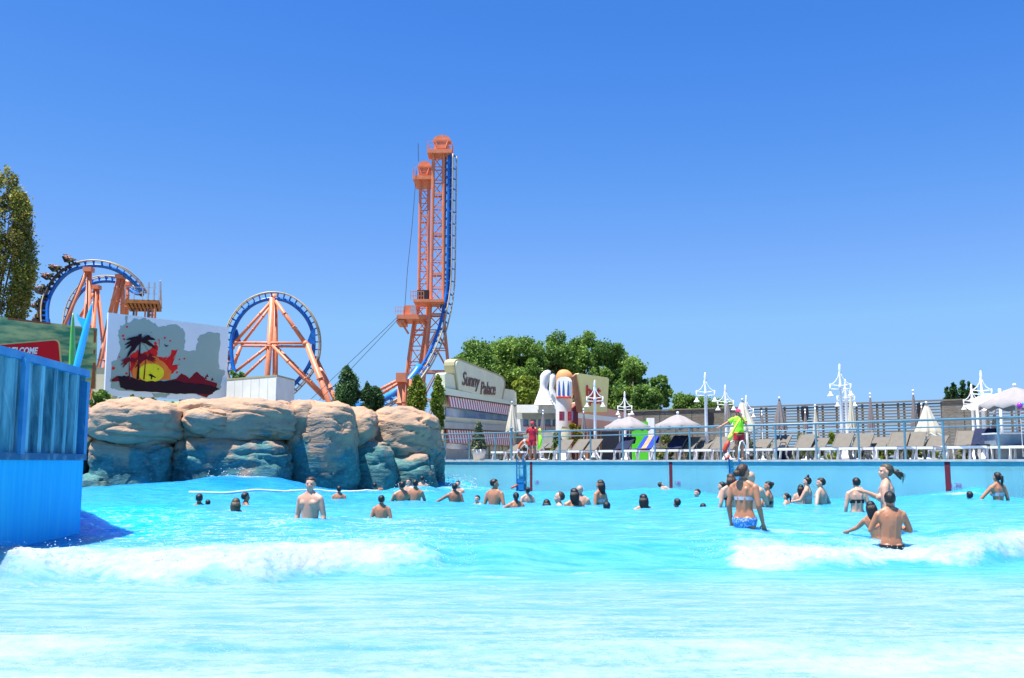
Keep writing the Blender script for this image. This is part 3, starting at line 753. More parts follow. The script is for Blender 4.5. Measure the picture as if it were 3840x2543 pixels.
# ------------------------------------------------------------ painted welcome board
PB = Plane(0, 40.0, 365, 43.6)
t = thing('welcome_board', PB.p(2, DZ), 'big painted green board with a red WELCOME sign behind the blue wall', 'sign board')
g = MB(); g.poly(PB, [(-260, 1158), (0, 1188), (365, 1232), (360, 1460), (-260, 1475)], 0, 0.12); g.build('board_panel', M['boardgreen'], t)
g = MB()
for pts in ([(30, 1192), (190, 1210), (190, 1217), (28, 1199)], [(352, 1238), (362, 1240), (360, 1284), (351, 1286)], [(351, 1312), (358, 1312), (357, 1328), (350, 1328)], [(349, 1360), (358, 1360), (356, 1456), (340, 1458), (346, 1400)]):
    g = MB(); g.poly(PB, pts, 0.006, 0.005); g.build('rust_streak', M['rust'], t)
g = MB()
for px in (-120, 60, 240, 340):
    u, z = PB.hit(px, 1465); g.box(PB.p(u, (z + DZ - 0.1) / 2 + 0.1, -0.25), (0.14, 0.14, z - DZ + 0.3))
g.build('post', M['darksteel'], t)
def rrect(x0, y0, x1, y1, r, sk=(0, 0)):
    out = []
    for cx, cy, a0 in ((x1 - r, y0 + r, -90), (x1 - r, y1 - r, 0), (x0 + r, y1 - r, 90), (x0 + r, y0 + r, 180)):
        for k in range(5):
            a = R(a0 + 22.5 * k); x, y = cx + r * math.cos(a), cy + r * math.sin(a)
            out.append((x + sk[0] * (y - y0), y + sk[1] * (x - x1)))
    return out
sg = thing('welcome_sign', PB.w(60, 1400), 'red rounded sign with pale rim reading WELCOME in white', 'sign')
g = MB(); g.poly(PB, rrect(-120, 1270, 224, 1440, 20, (0.09, -0.085)), 0.06, 0.04); g.build('rim', M['boardyellow'], sg)
g = MB(); g.poly(PB, rrect(-114, 1276, 218, 1434, 16, (0.09, -0.085)), 0.085, 0.02); g.build('sign_face', M['boardred'], sg)
text('WELCOME', PB, 18, 1326, 0.36, M['whitefab'], sg, 0.095, shear=0.25, rot=R(4), bold=0.012, sx=0.78)
text('the beach', PB, 112, 1360, 0.50, M['bdark'], sg, 0.095, shear=0.45, rot=R(-4), sx=0.50)

# ------------------------------------------------------------ sunset billboard
PL = Plane(400, 44.0, 853, 49.0)
t = thing('billboard', PL.p(2, DZ), 'white billboard printed with a sunset, palm trees and red splashes', 'billboard')
g = MB(); g.poly(PL, [(407, 1172), (858, 1228), (848, 1508), (393, 1482)], 0, 0.10); g.build('billboard_sheet', M['bwhite'], t)
C = lambda pts: [(x / 2.6311, 1100 + y / 2.6311) for x, y in pts]      # outlines read off an enlarged view
def rough(pts, amp, sub=5, seed=1):
    rr = random.Random(seed); out = []
    for i in range(len(pts)):
        a, b = pts[i], pts[(i + 1) % len(pts)]
        for k in range(sub):
            f = k / sub
            out.append((a[0] + (b[0] - a[0]) * f + rr.uniform(-amp, amp), a[1] + (b[1] - a[1]) * f + rr.uniform(-amp, amp)))
    return out
pr = MB()
def lay(mi, pts, off): pr.mi = mi; pr.poly(PL, C(pts), off, 0.003)
lay(0, rough([(1180, 330), (1240, 300), (1330, 255), (1440, 250), (1500, 280), (1560, 325), (1640, 320), (1740, 305), (1800, 350), (1830, 420), (1820, 560), (1930, 570), (1960, 430), (2040, 380), (2170, 400), (2165, 640), (2160, 740), (2230, 770), (2190, 860), (2170, 960), (1900, 990), (1180, 960), (1100, 930), (1090, 860), (1100, 680), (1160, 640), (1190, 520), (1165, 420)], 9, 5, 2), 0.008)
lay(0, rough([(1500, 985), (1680, 990), (1640, 1025), (1520, 1030)], 6, 4, 3), 0.008)
lay(0, rough([(1235, 225), (1260, 225), (1255, 300), (1240, 300)], 3, 3, 8), 0.008)
lay(1, rough([(1285, 620), (1350, 560), (1400, 590), (1470, 560), (1540, 500), (1560, 540), (1550, 620), (1610, 640), (1650, 620), (1640, 660), (1700, 560), (1760, 550), (1720, 640), (1690, 720), (1760, 700), (1740, 760), (1690, 800), (1680, 850), (1400, 860), (1300, 820), (1280, 720)], 8, 4, 4), 0.014)
lay(2, rough([(1310, 740), (1360, 650), (1450, 600), (1560, 640), (1640, 700), (1690, 770), (1680, 850), (1300, 860)], 5, 4, 5), 0.020)
lay(3, [(1490 + 128 * math.cos(a), 785 + 92 * math.sin(a)) for a in np.linspace(0, 2 * math.pi, 30)[:-1]], 0.026)
for x, y, r in ((1255, 330, 10), (1628, 440, 12), (1535, 490, 16), (1680, 470, 10), (1215, 420, 12), (1225, 455, 12), (1120, 740, 18), (1250, 790, 14), (1180, 630, 10), (1540, 530, 14), (1820, 645, 10), (1770, 650, 9), (1745, 780, 12)):
    lay(1, rough([(x + r * math.cos(a), y + r * math.sin(a)) for a in np.linspace(0, 2 * math.pi, 7)[:-1]], 3, 1, int(x)), 0.014)
for a, b, w in (((1650, 700), (1750, 560), 9), ((1690, 720), (1740, 590), 6), ((1570, 450), (1575, 540), 4), ((1700, 740), (1790, 690), 5)):
    dx, dy = b[0] - a[0], b[1] - a[1]; l_ = math.hypot(dx, dy); nx_, ny_ = -dy / l_ * w, dx / l_ * w
    lay(1, [(a[0] + nx_, a[1] + ny_), (b[0], b[1]), (a[0] - nx_, a[1] - ny_)], 0.032)
lay(5, rough([(1680, 860), (1740, 840), (1790, 790), (1830, 810), (1870, 840), (1940, 775), (1990, 810), (2030, 850), (2140, 890), (2140, 930), (1700, 900)], 4, 3, 6), 0.020)
for x, y in ((2045, 810), (2095, 845), (2030, 830)): lay(5, [(x - 14, y + 16), (x, y - 16), (x + 14, y + 16)], 0.020)
lay(5, rough([(1100, 855), (1160, 815), (1250, 830), (1180, 870), (1110, 875)], 4, 3, 7), 0.030)
lay(5, rough([(1900, 980), (2120, 940), (2100, 990), (2040, 1025), (1980, 1010)], 5, 3, 9), 0.030)
lay(4, rough([(1165, 820), (1250, 815), (1330, 840), (1420, 865), (1560, 870), (1700, 860), (1900, 890), (2080, 905), (2160, 940), (2120, 970), (2070, 1000), (1900, 990), (1700, 990), (1440, 965), (1260, 955), (1190, 930), (1180, 880)], 6, 5, 10), 0.036)
def palm(x, y, bx, by, s_, w, seed):
    rr = random.Random(seed)
    lay(4 if w > 7 else 5, [(bx - w, by), (x - w * 0.45, y), (x + w * 0.45, y), (bx + w, by)], 0.041)
    for k in range(12):
        a = R(-215 + k * 23 + rr.uniform(-8, 8)); L_ = s_ * rr.uniform(0.85, 1.15)
        up, dn = [], []
        for j in range(7):
            f = j / 6; cx = x + math.cos(a) * L_ * f; cy = y + math.sin(a) * L_ * 0.80 * f + 0.42 * L_ * f * f
            ww = s_ * 0.11 * math.sin(math.pi * min(1, f * 0.9 + 0.1)) * (1 + 0.35 * (j % 2))
            up.append((cx - math.sin(a) * ww, cy - ww * 0.8)); dn.append((cx + math.sin(a) * ww, cy + ww * 0.9))
        lay(4 if w > 7 else 5, up + dn[::-1], 0.042 + 0.002 * k)
palm(1385, 470, 1360, 850, 165, 12, 1); palm(1440, 640, 1420, 850, 110, 7, 2); palm(1275, 660, 1280, 850, 85, 6, 3)
lay(4, [(1470, 800), (1490, 795), (1540, 830), (1535, 836), (1505, 825), (1500, 850), (1490, 850), (1488, 820), (1465, 808)], 0.045)
lay(4, [(1620, 500), (1642, 515), (1668, 512), (1648, 526), (1636, 528)], 0.045)
lay(4, [(1480, 385), (1492, 390), (1505, 386), (1493, 394)], 0.045)
lay(4, [(1545, 745), (1557, 748), (1572, 735), (1562, 755)], 0.045)
pr.build('printed_picture', [M['bgrey'], M['bred'], M['borange'], M['byellow'], M['bdark'], M['bmar']], t)
g = MB()
for px in (398, 520, 690, 720):
    u, z = PL.hit(px, 1478)
    for dq in (-0.25, 0.35):
        g.bar(PL.p(u, DZ - 0.1, -0.9 - dq), PL.p(u + 0.2, z + 1.0, -0.18), 0.05)
g.build('strut', M['darksteel'], t)

# ------------------------------------------------------------ white container
t = thing('container', at(1028, HZ, 46), 'white box container with a thin brown roof edge behind the rocks', 'container')
c0, c1, c2 = at(1028, HZ, 46.0), at(840, HZ, 48.2), at(1097, HZ, 48.6)
ztop = CH + (HZ - 1407) * 46.0 / F
e1, e2 = Vector((c1.x - c0.x, c1.y - c0.y, 0)), Vector((c2.x - c0.x, c2.y - c0.y, 0))
o0 = Vector((c0.x, c0.y, 0))
def prism(g, base, z0, z1):
    n = len(base)
    return g.add([Vector((p.x, p.y, z0)) for p in base] + [Vector((p.x, p.y, z1)) for p in base], [tuple(range(n))[::-1], tuple(range(n, 2 * n))] + [(i, (i + 1) % n, (i + 1) % n + n, i + n) for i in range(n)])
fp = [o0, o0 + e2, o0 + e2 + e1, o0 + e1]
g = MB(); prism(g, fp, DZ - 0.1, ztop - 0.07); g.build('body', M['offwhite'], t)
cen_ = (fp[0] + fp[2]) / 2
g = MB(); prism(g, [cen_ + (p - cen_) * 1.015 for p in fp], ztop - 0.069, ztop); g.build('roof', M['tanedge'], t)
g = MB()
for k in range(1, 6):
    p = o0 + e1 * (k / 6); nrm = Vector((-e1.y, e1.x, 0)).normalized(); nrm = nrm if nrm.y < 0 else -nrm
    g.box(p + nrm * 0.002 + Vector((0, 0, (DZ + ztop) / 2 - 0.05)), (0.02, 0.02, ztop - DZ - 0.15))
g.build('panel_joint', mat('joint_grey', (0.74, 0.75, 0.75), 0.7), t)
g = MB(); g.box(o0 + Vector((0, 0.01, (DZ + ztop) / 2 - 0.05)), (0.06, 0.06, ztop - DZ - 0.1), 0.6); g.build('corner_trim', M['offwhite'], t)

# ------------------------------------------------------------ artificial rocks
def rockmat():
    m = bpy.data.materials.new('painted_rock'); m.use_nodes = True
    N, L = m.node_tree.nodes, m.node_tree.links; b = N['Principled BSDF']; b.inputs['Roughness'].default_value = 0.85
    geo = N.new('ShaderNodeNewGeometry'); sep = N.new('ShaderNodeSeparateXYZ'); L.new(geo.outputs['Position'], sep.inputs[0])
    def noise(sc, det, st):
        mp = N.new('ShaderNodeMapping'); mp.inputs['Scale'].default_value = st; L.new(geo.outputs['Position'], mp.inputs[0])
        n = N.new('ShaderNodeTexNoise'); n.inputs['Scale'].default_value = sc; n.inputs['Detail'].default_value = det; n.inputs['Roughness'].default_value = 0.62
        L.new(mp.outputs[0], n.inputs['Vector']); return n.outputs['Fac']
    def mth(op, x, y):
        n = N.new('ShaderNodeMath'); n.operation = op
        for i, q in enumerate((x, y)):
            if isinstance(q, (int, float)): n.inputs[i].default_value = q
            else: L.new(q, n.inputs[i])
        return n.outputs[0]
    def mr(x, a, c):
        n = N.new('ShaderNodeMapRange'); n.inputs[1].default_value, n.inputs[2].default_value = a, c; L.new(x, n.inputs[0]); return n.outputs[0]
    def mix(f, a, c):
        n = N.new('ShaderNodeMix'); n.data_type = 'RGBA'; L.new(f, n.inputs[0])
        for i, q in ((6, a), (7, c)):
            if isinstance(q, tuple): n.inputs[i].default_value = q + (1,)
            else: L.new(q, n.inputs[i])
        return n.outputs[2]
    big, str_, fine, mid = noise(0.55, 5, (1, 1, 1.3)), noise(1.6, 7, (0.35, 0.35, 3.5)), noise(5, 6, (1, 1, 2)), noise(1.1, 6, (1, 1, 1.6))
    sand = mix(mr(mid, 0.40, 0.62), (0.50, 0.30, 0.18), (0.34, 0.24, 0.165))
    sand = mix(mr(str_, 0.60, 0.78), sand, (0.33, 0.22, 0.16))
    sand = mix(mr(fine, 0.60, 0.75), sand, (0.50, 0.37, 0.25))
    teal = mix(mr(mid, 0.40, 0.62), (0.06, 0.20, 0.19), (0.028, 0.09, 0.09))
    teal = mix(mr(fine, 0.52, 0.70), teal, (0.14, 0.28, 0.27))
    hgt = mth('ADD', sep.outputs['Z'], mth('MULTIPLY', mth('SUBTRACT', big, 0.5), 4.2))
    hgt = mth('ADD', hgt, mth('MULTIPLY', mth('SUBTRACT', mid, 0.5), 2.2))
    fac = mr(hgt, 1.85, 1.35)
    col = mix(fac, sand, teal)
    up = mr(noise(0.9, 5, (1, 1, 3)), 0.60, 0.66)
    hi = mth('MULTIPLY', up, mr(sep.outputs['Z'], 3.4, 2.4))
    col = mix(mth('MULTIPLY', hi, 0.85), col, (0.04, 0.19, 0.24))
    L.new(col, b.inputs['Base Color'])
    bp = N.new('ShaderNodeBump'); bp.inputs['Strength'].default_value = 0.7; bp.inputs['Distance'].default_value = 0.08
    L.new(mth('ADD', mth('MULTIPLY', str_, 0.7), fine), bp.inputs['Height']); L.new(bp.outputs[0], b.inputs['Normal'])
    return m
ROCK = rockmat()
rock = thing('artificial_rock', at(1000, HZ, 38), 'long artificial rock wall with sandy top and teal painted base', 'rock')
def boulder(pl, pr_, ytop, ybot, D, depth, seed, n=3.2, slope=0.0, tilt=0.0, nu=90, nv=70, taper=0.0):
    """rounded block filling px pl..pr_ and rows ytop..ybot at distance D"""
    a, b = at(pl, HZ, D), at(pr_, HZ, D + slope)
    zt, zb = CH + (HZ - ytop) * D / F, CH + (HZ - ybot) * D / F
    cx = (a + b) / 2; hw = (b - a).length / 2; ux = Vector(((b - a).x, (b - a).y, 0)).normalized(); uy = Vector((-ux.y, ux.x, 0))
    cz, hz = (zt + zb) / 2, (zt - zb) / 2
    vs, fs = [], []
    sg_ = lambda v, e: math.copysign(abs(v) ** e, v)
    e = 2 / n
    for i in range(nv + 1):
        ph = -math.pi / 2 + math.pi * i / nv
        for k in range(nu):
            th = 2 * math.pi * k / nu
            x = sg_(math.cos(ph), e) * sg_(math.cos(th), e); y = sg_(math.cos(ph), e) * sg_(math.sin(th), e); z = sg_(math.sin(ph), e)
            w_ = 1 + taper * z
            q = Vector((cx.x, cx.y, 0)) + ux * (x * hw * w_ + tilt * z * hz) + uy * (y * depth) + Vector((0, 0, cz + z * hz))
            nrm = Vector((0, 0, 0)) + ux * x + uy * y + Vector((0, 0, z)); nrm.normalize()
            s1 = mnoise.fractal(Vector((q.x * 0.55 + seed, q.y * 0.55, q.z * 0.7)), 0.8, 2.1, 4)
            s2 = mnoise.fractal(Vector((q.x * 0.7 + seed, q.y * 0.7, q.z * 4.5)), 0.7, 2.2, 4)
            s3 = abs(mnoise.noise(Vector((q.x * 0.5 + seed * 2, q.y * 0.5, q.z * 2.2 + 0.35 * q.x))))
            q += nrm * (0.22 * s1 + 0.03 * s2 - 0.13 * max(0, 0.10 - s3) / 0.10)
            vs.append(q)
    for i in range(nv):
        for k in range(nu):
            k2 = (k + 1) % nu
            fs.append((i * nu + k, i * nu + k2, (i + 1) * nu + k2, (i + 1) * nu + k))
    g = MB(); g.smooth = True; g.add(vs, fs)
    return g.build('boulder', ROCK, rock)
boulder(270, 368, 1524, 1650, 36.2, 1.3, 1.0)
boulder(255, 362, 1600, 1900, 35.9, 1.3, 2.0)
boulder(352, 668, 1506, 1672, 35.6, 1.5, 3.3, n=2.9, taper=0.02)
boulder(360, 655, 1630, 1930, 36.0, 1.6, 4.1, n=4)
boulder(340, 500, 1760, 1950, 36.1, 1.9, 4.9, n=3)
boulder(640, 1112, 1504, 1668, 37.3, 1.6, 5.7, n=3.4)
boulder(648, 1100, 1640, 1930, 37.0, 1.6, 6.2, n=4.2, taper=-0.03)
boulder(700, 900, 1530, 1640, 36.6, 1.3, 6.6, n=2.5)
boulder(1086, 1345, 1500, 1930, 38.5, 1.5, 7.4, n=3.6, taper=0.0, tilt=0.0)
boulder(1084, 1200, 1494, 1600, 38.3, 1.2, 7.9, n=2.6)
boulder(1282, 1412, 1536, 1700, 40.0, 1.3, 8.8, n=2.6, taper=0.35)
boulder(1368, 1650, 1532, 1760, 41.5, 1.6, 9.4, n=2.7)
boulder(1322, 1500, 1648, 1930, 40.2, 1.5, 10.2, n=3.4, taper=-0.12)
boulder(1420, 1640, 1700, 1930, 41.2, 1.7, 11.3, n=3.6)
boulder(1590, 1664, 1640, 1780, 42.4, 0.7, 12.1, n=2.4, tilt=0.12, nu=50, nv=40)
boulder(1600, 1668, 1700, 1930, 43.0, 0.8, 12.8, n=3, taper=-0.25, nu=50, nv=40)
boulder(520, 610, 1805, 1930, 34.9, 0.6, 13.4, n=2.3, nu=50, nv=40)
boulder(1050, 1125, 1812, 1930, 37.1, 0.6, 14.4, n=2.3, nu=50, nv=40)
# ------------------------------------------------------------ roller coaster track
def spline(P, n=8):
    out = []
    P = [Vector(p) for p in P]
    for i in range(len(P) - 1):
        p0, p1, p2, p3 = P[max(i - 1, 0)], P[i], P[i + 1], P[min(i + 2, len(P) - 1)]
        for k in range(n):
            t = k / n
            out.append(0.5 * ((2 * p1) + (-p0 + p2) * t + (2 * p0 - 5 * p1 + 4 * p2 - p3) * t * t + (-p0 + 3 * p1 - 3 * p2 + p3) * t ** 3))
    out.append(P[-1])
    return out
def track(parent, pts, nfun, gauge=0.62, off=1.0, r=0.22, step=1.0, railr=0.085, spm=None, tr_=.07):
    """spine tube with two running rails held off it; nfun gives the rail side at a point"""
    Q = [pts[0]]
    for p in pts[1:]:
        if (p - Q[-1]).length > 0.45: Q.append(p)
    sp_, ra, rb, ti = MB(), [], [], MB()
    acc = 0
    for i, p in enumerate(Q):
        t = (Q[min(i + 1, len(Q) - 1)] - Q[max(i - 1, 0)]).normalized()
        n = nfun(p); n = (n - t * n.dot(t)).normalized(); b = t.cross(n)
        a1, a2 = p + n * off + b * gauge, p + n * off - b * gauge
        ra.append(a1); rb.append(a2)
        if i: acc += (p - Q[i - 1]).length
        if acc >= step or i == 0:
            acc = 0
            for q in (a1, a2): ti.bar(p, q, tr_, 5)
            ti.bar(a1 - n * 0.12, a2 - n * 0.12, tr_, 5)
            ti.bar(p, p + n * (off - .12), tr_ * 1.15, 5)
    sp_.smooth = True; sp_.tube(Q, r, 10); sp_.build('spine', spm or M['blue'], parent)
    for q in (ra, rb):
        g = MB(); g.smooth = True; g.tube(q, railr, 6); g.build('running_rail', M['rail'], parent)
    ti.build('cross_ties', spm or M['blue'], parent)
    return Q
def pipe(parent, a, b, r=0.33, name='support_column', flange=True):
    g = MB(); g.smooth = True; g.tube([a, b], r, 12)
    if flange:
        d = (b - a).normalized(); L_ = (b - a).length
        for f in (0.3, 0.62):
            c = a + (b - a) * f; g.tube([c - d * 0.09, c + d * 0.09], r * 1.28, 12)
    return g.build(name, M['orange'], parent)
GZ = DZ
def ground_under(p): return Vector((p.x, p.y, GZ - 0.05))

# left coil
D0 = 180.0
t = thing('roller_coaster_coil', at(300, HZ, D0), 'blue roller coaster coil on orange columns with a train climbing its left side', 'roller coaster')
P = [at(205, 1330, D0 - 3), at(183, 1240, D0 - 2), at(178, 1150, D0 - 1), at(200, 1085, D0), at(252, 1025, D0), at(322, 998, D0), at(395, 1000, D0 + 0.5), at(460, 1026, D0 + 1.5), at(510, 1070, D0 + 3.5), at(528, 1098, D0 + 7), at(505, 1098, D0 + 10), at(462, 1066, D0 + 12), at(410, 1054, D0 + 13), at(350, 1062, D0 + 13), at(300, 1100, D0 + 13), at(268, 1160, D0 + 13), at(256, 1240, D0 + 12), at(262, 1330, D0 + 11)]
SPL = spline(P, 10)
cc = at(352, 1185, D0 + 4)
def nf(p):
    d = Vector((p.x - cc.x, (p.y - cc.y) * 0.10 - 0.9, p.z - cc.z)); return d
Qc = track(t, SPL, nf, gauge=0.6, off=0.95, r=0.36, step=0.9, railr=.13, tr_=.10)
def P3(px, py, D): return at(px, py, D)
for a, b, r in [((328, 1010, D0), (228, 1252, D0 + 2), .42), ((336, 1010, D0 + .6), (331, 1300, D0 + 1.5), .46), ((334, 1040, D0 + 4), (308, 1330, D0 + 5), .42),
                ((360, 1075, D0 + 9), (345, 1320, D0 + 9), .42), ((364, 1078, D0 + 9.6), (392, 1330, D0 + 10), .4), ((358, 1085, D0 + 9), (300, 1190, D0 + 6), .3),
                ((446, 1040, D0 + 2), (412, 1180, D0 + 2), .42), ((458, 1040, D0 + 2.6), (430, 1185, D0 + 4), .42), ((462, 1045, D0 + 3), (458, 1200, D0 + 3.4), .42), ((478, 1068, D0 + 5), (474, 1200, D0 + 6), .42),
                ((410, 1190, D0 + 2), (365, 1400, D0 + 2), .42), ((432, 1190, D0 + 4), (385, 1400, D0 + 4), .38), ((228, 1252, D0 + 2), (292, 1240, D0 + 5), .2)]:
    pa, pb = P3(*a), P3(*b)
    if a[1] < 1100 or a[1] > 1185:
        dr = (pb - pa)
        if b[1] > 1240 and dr.z < -2: pb = pa + dr * ((pa.z - GZ) / -dr.z)
    pipe(t, pa, pb, r * .92)
for p_, r in ((at(333, 1012, D0), .62), (at(361, 1078, D0 + 9), .6), (at(452, 1038, D0 + 2.2), .6), (at(478, 1066, D0 + 5), .55)):
    g = MB(); g.box(p_, (r * 2.4, r * 2.8, r * 1.3)); g.build('saddle', M['orange'], t)

# train
def seated():
    """a small rider, knees up, arms raised"""
    g = MB(); g.smooth = True
    g.ball((0, 0, .62), (.17, .13, .30), 10, 8); g.ball((0, .02, 1.02), (.10, .11, .13), 10, 8); g.tube([(0, 0, .85), (0, 0.01, .95)], .05, 8)
    for s_ in (-1, 1):
        g.tube([(s_ * .10, .02, .40), (s_ * .12, .45, .44), (s_ * .12, .52, .05)], [.09, .07, .05], 8); g.ball((s_ * .12, .58, .02), (.05, .11, .05), 8, 6)
        g.tube([(s_ * .17, 0, .80), (s_ * .24, .22, .62), (s_ * .14, .36, .72)], [.055, .045, .035], 8); g.ball((s_ * .13, .40, .75), .045, 8, 6)
    return g
train = thing('coaster_train', Qc[8], 'black and olive inverted coaster train climbing the left of the coil', 'coaster train')
riders = []
car_px = [(258, 985), (222, 1010), (192, 1046), (167, 1092), (150, 1140), (141, 1186), (145, 1234)]
rm = None; cb = None
for i, (px, py) in enumerate(car_px):
    p = at(px, py, D0 - 0.3)
    q = min(Qc[:len(Qc) // 2], key=lambda s_: (s_ - p).length)
    k = Qc.index(q); tan = (Qc[k + 1] - Qc[max(k - 1, 0)]).normalized()
    n = (p - q); n = (n - tan * n.dot(tan)).normalized(); b = tan.cross(n)
    Rm = Matrix((tan, b, n)).transposed()          # local x along the track, z away from it
    base = q + n * 0.95
    def mk(nm, fn, m_):
        g = MB(); fn(g); g.v = [tuple(base + Rm @ Vector((v[0] * 1.5, v[1] * 1.2, (v[2] - .62) * 1.35))) for v in g.v]; return g.build(nm, m_, train)
    mk('bogie', lambda g: (g.box((0, 0, 0.60), (1.5, 1.5, 0.16)), g.box((.55, .62, .45), (.4, .22, .34)), g.box((-.55, .62, .45), (.4, .22, .34)), g.box((.55, -.62, .45), (.4, .22, .34)), g.box((-.55, -.62, .45), (.4, .22, .34))), M['black'])
    mk('hanger', lambda g: (g.bar((-.3, 0, .55), (-.2, 0, 1.1), .12), g.bar((.3, 0, .55), (.15, 0, 1.1), .12)), M['black'])
    def seat(g):
        for s_ in (-1, 1):
            g.box((-.15, s_ * .46, 1.25), (.62, .60, .14)); g.box((-.45, s_ * .46, 1.62), (.16, .56, .85)); g.tube([(-.35, s_ * .30, 1.98), (-.02, s_ * .32, 1.82), (.0, s_ * .34, 1.42)], .055, 6)
    mk('seat_shell', seat, M['black'])
    mk('body_panel', lambda g: (g.box((.12, 0, 1.12), (.9, 1.3, .16)), g.box((.30, 0, 1.28), (.12, 1.2, .25))), M['olive'])
    for s_ in (-1, 1):
        pos = base + Rm @ Vector((-.33, s_ * .55, .78))
        g = seated(); Rr = Matrix((b, tan, n)).transposed()
        g.v = [tuple(Rr @ Vector((v[0] * s_, v[1], v[2])) * 1.3) for v in g.v]
        if rm is None or True:
            r_ = thing('person', pos, 'rider in the %s coaster car from the top, %s seat' % (['first', 'second', 'third', 'fourth', 'fifth', 'sixth', 'seventh'][i], 'farther' if s_ < 0 else 'nearer'), 'person', 'riders on the coaster train')
            g.v = [tuple(Vector(v) + pos) for v in g.v]
            body = g.build('body', [M['skin1'], M['skin2'], M['skin3']][(i + (s_ > 0)) % 3], r_)
            h = MB(); h.smooth = True; h.ball((-0.0, -.02, 1.06), (.105, .115, .12), 10, 6); h.v = [tuple(Rr @ Vector(v) * 1.3 + pos) for v in h.v]; h.build('hair', M['hair'], r_)
            sh = MB(); sh.smooth = True; sh.ball((0, 0, .60), (.185, .145, .28), 10, 8); sh.v = [tuple(Rr @ Vector(v) * 1.3 + pos) for v in sh.v]
            sh.build('shirt', [M['swimblack'], M['towelorange'], M['swimwhite'], M['olive']][(i * 2 + (s_ > 0)) % 4], r_)

# centre loop
D1 = 180.0
t = thing('roller_coaster_loop', at(1027, HZ, D1), 'round blue roller coaster loop braced by an orange tripod frame', 'roller coaster')
P = [(905, 1470), (880, 1400), (868, 1330), (870, 1262), (890, 1205), (930, 1155), (978, 1128), (1030, 1120), (1082, 1132), (1130, 1168), (1162, 1215), (1176, 1270), (1172, 1335), (1150, 1385), (1112, 1432), (1070, 1470), (1020, 1500)]
cc2 = at(1022, 1285, D1)
SP2 = spline([at(x, y, D1 - 3 + 6 * i / 16) for i, (x, y) in enumerate(P)], 10)
track(t, SP2, lambda p: Vector((p.x - cc2.x, -0.6, p.z - cc2.z)), gauge=0.6, off=1.15, r=0.36, step=0.8, railr=.14, tr_=.10)
J = lambda x, y, d=0: at(x, y, D1 + d)
ap = J(1027, 1118)
def legdown(a, b):
    d = b - a; return a + d * ((a.z - GZ) / -d.z)
pipe(t, J(1021, 1118, -1), legdown(J(1021, 1118, -1), J(1003, 1405, -1.5)), .5)
pipe(t, J(1032, 1120, 1.5), legdown(J(1032, 1120, 1.5), J(1032, 1405, 2.5)), .5)
for a, b, r in [((1018, 1130, -1), (880, 1285, -1.5), .26), ((1022, 1140, 2), (905, 1295, 1.5), .22), ((1033, 1128, -1), (1143, 1288, -1.5), .30), ((1038, 1132, 2), (1150, 1290, 1.5), .24),
                ((880, 1285, -1.5), (1145, 1287, -1.5), .20), ((905, 1297, 1.5), (1150, 1300, 1.5), .20), ((1010, 1295, -1.5), (885, 1392, -2), .24), ((1002, 1330, 1.5), (915, 1412, 1.5), .22),
                ((1020, 1295, -1.5), (1218, 1498, -2), .26), ((1035, 1300, 1.5), (1246, 1512, 1.5), .26), ((880, 1285, -1.5), (854, 1342, -2), .34), ((903, 1300, 1.5), (866, 1395, 2), .3)]:
    pipe(t, J(*a), J(*b), r * 1.1, 'brace')
pipe(t, J(1150, 1290, -1.5), legdown(J(1150, 1290, -1.5), J(1240, 1525, -3)), .5)
pipe(t, J(1182, 1340, 1.5), legdown(J(1182, 1340, 1.5), J(1258, 1500, 1)), .46)
pipe(t, J(854, 1342, -2), legdown(J(854, 1342, -2), J(820, 1500, -3)), .45)
for pts in ([(872, 1232), (888, 1235), (903, 1285), (872, 1290)], [(1150, 1286), (1168, 1238), (1180, 1232), (1182, 1292)]):
    g = MB(); a = [at(x, y, D1 - 0.6) for x, y in pts]; n_ = len(a)
    g.add(a + [p + Vector((0, 0.5, 0)) for p in a], [tuple(range(n_))[::-1], tuple(range(n_, 2 * n_))] + [(i, (i + 1) % n_, (i + 1) % n_ + n_, i + n_) for i in range(n_)]); g.build('gusset', M['blue'], t)
for p_, r in ((ap, .75), (J(883, 1287, -1.5), .5), (J(1146, 1289, -1.5), .55), (J(1010, 1293, -1.3), .5)):
    g = MB(); g.smooth = True; g.ball(p_, r * 1.05, 12, 8); g.build('joint', M['orange'], t)

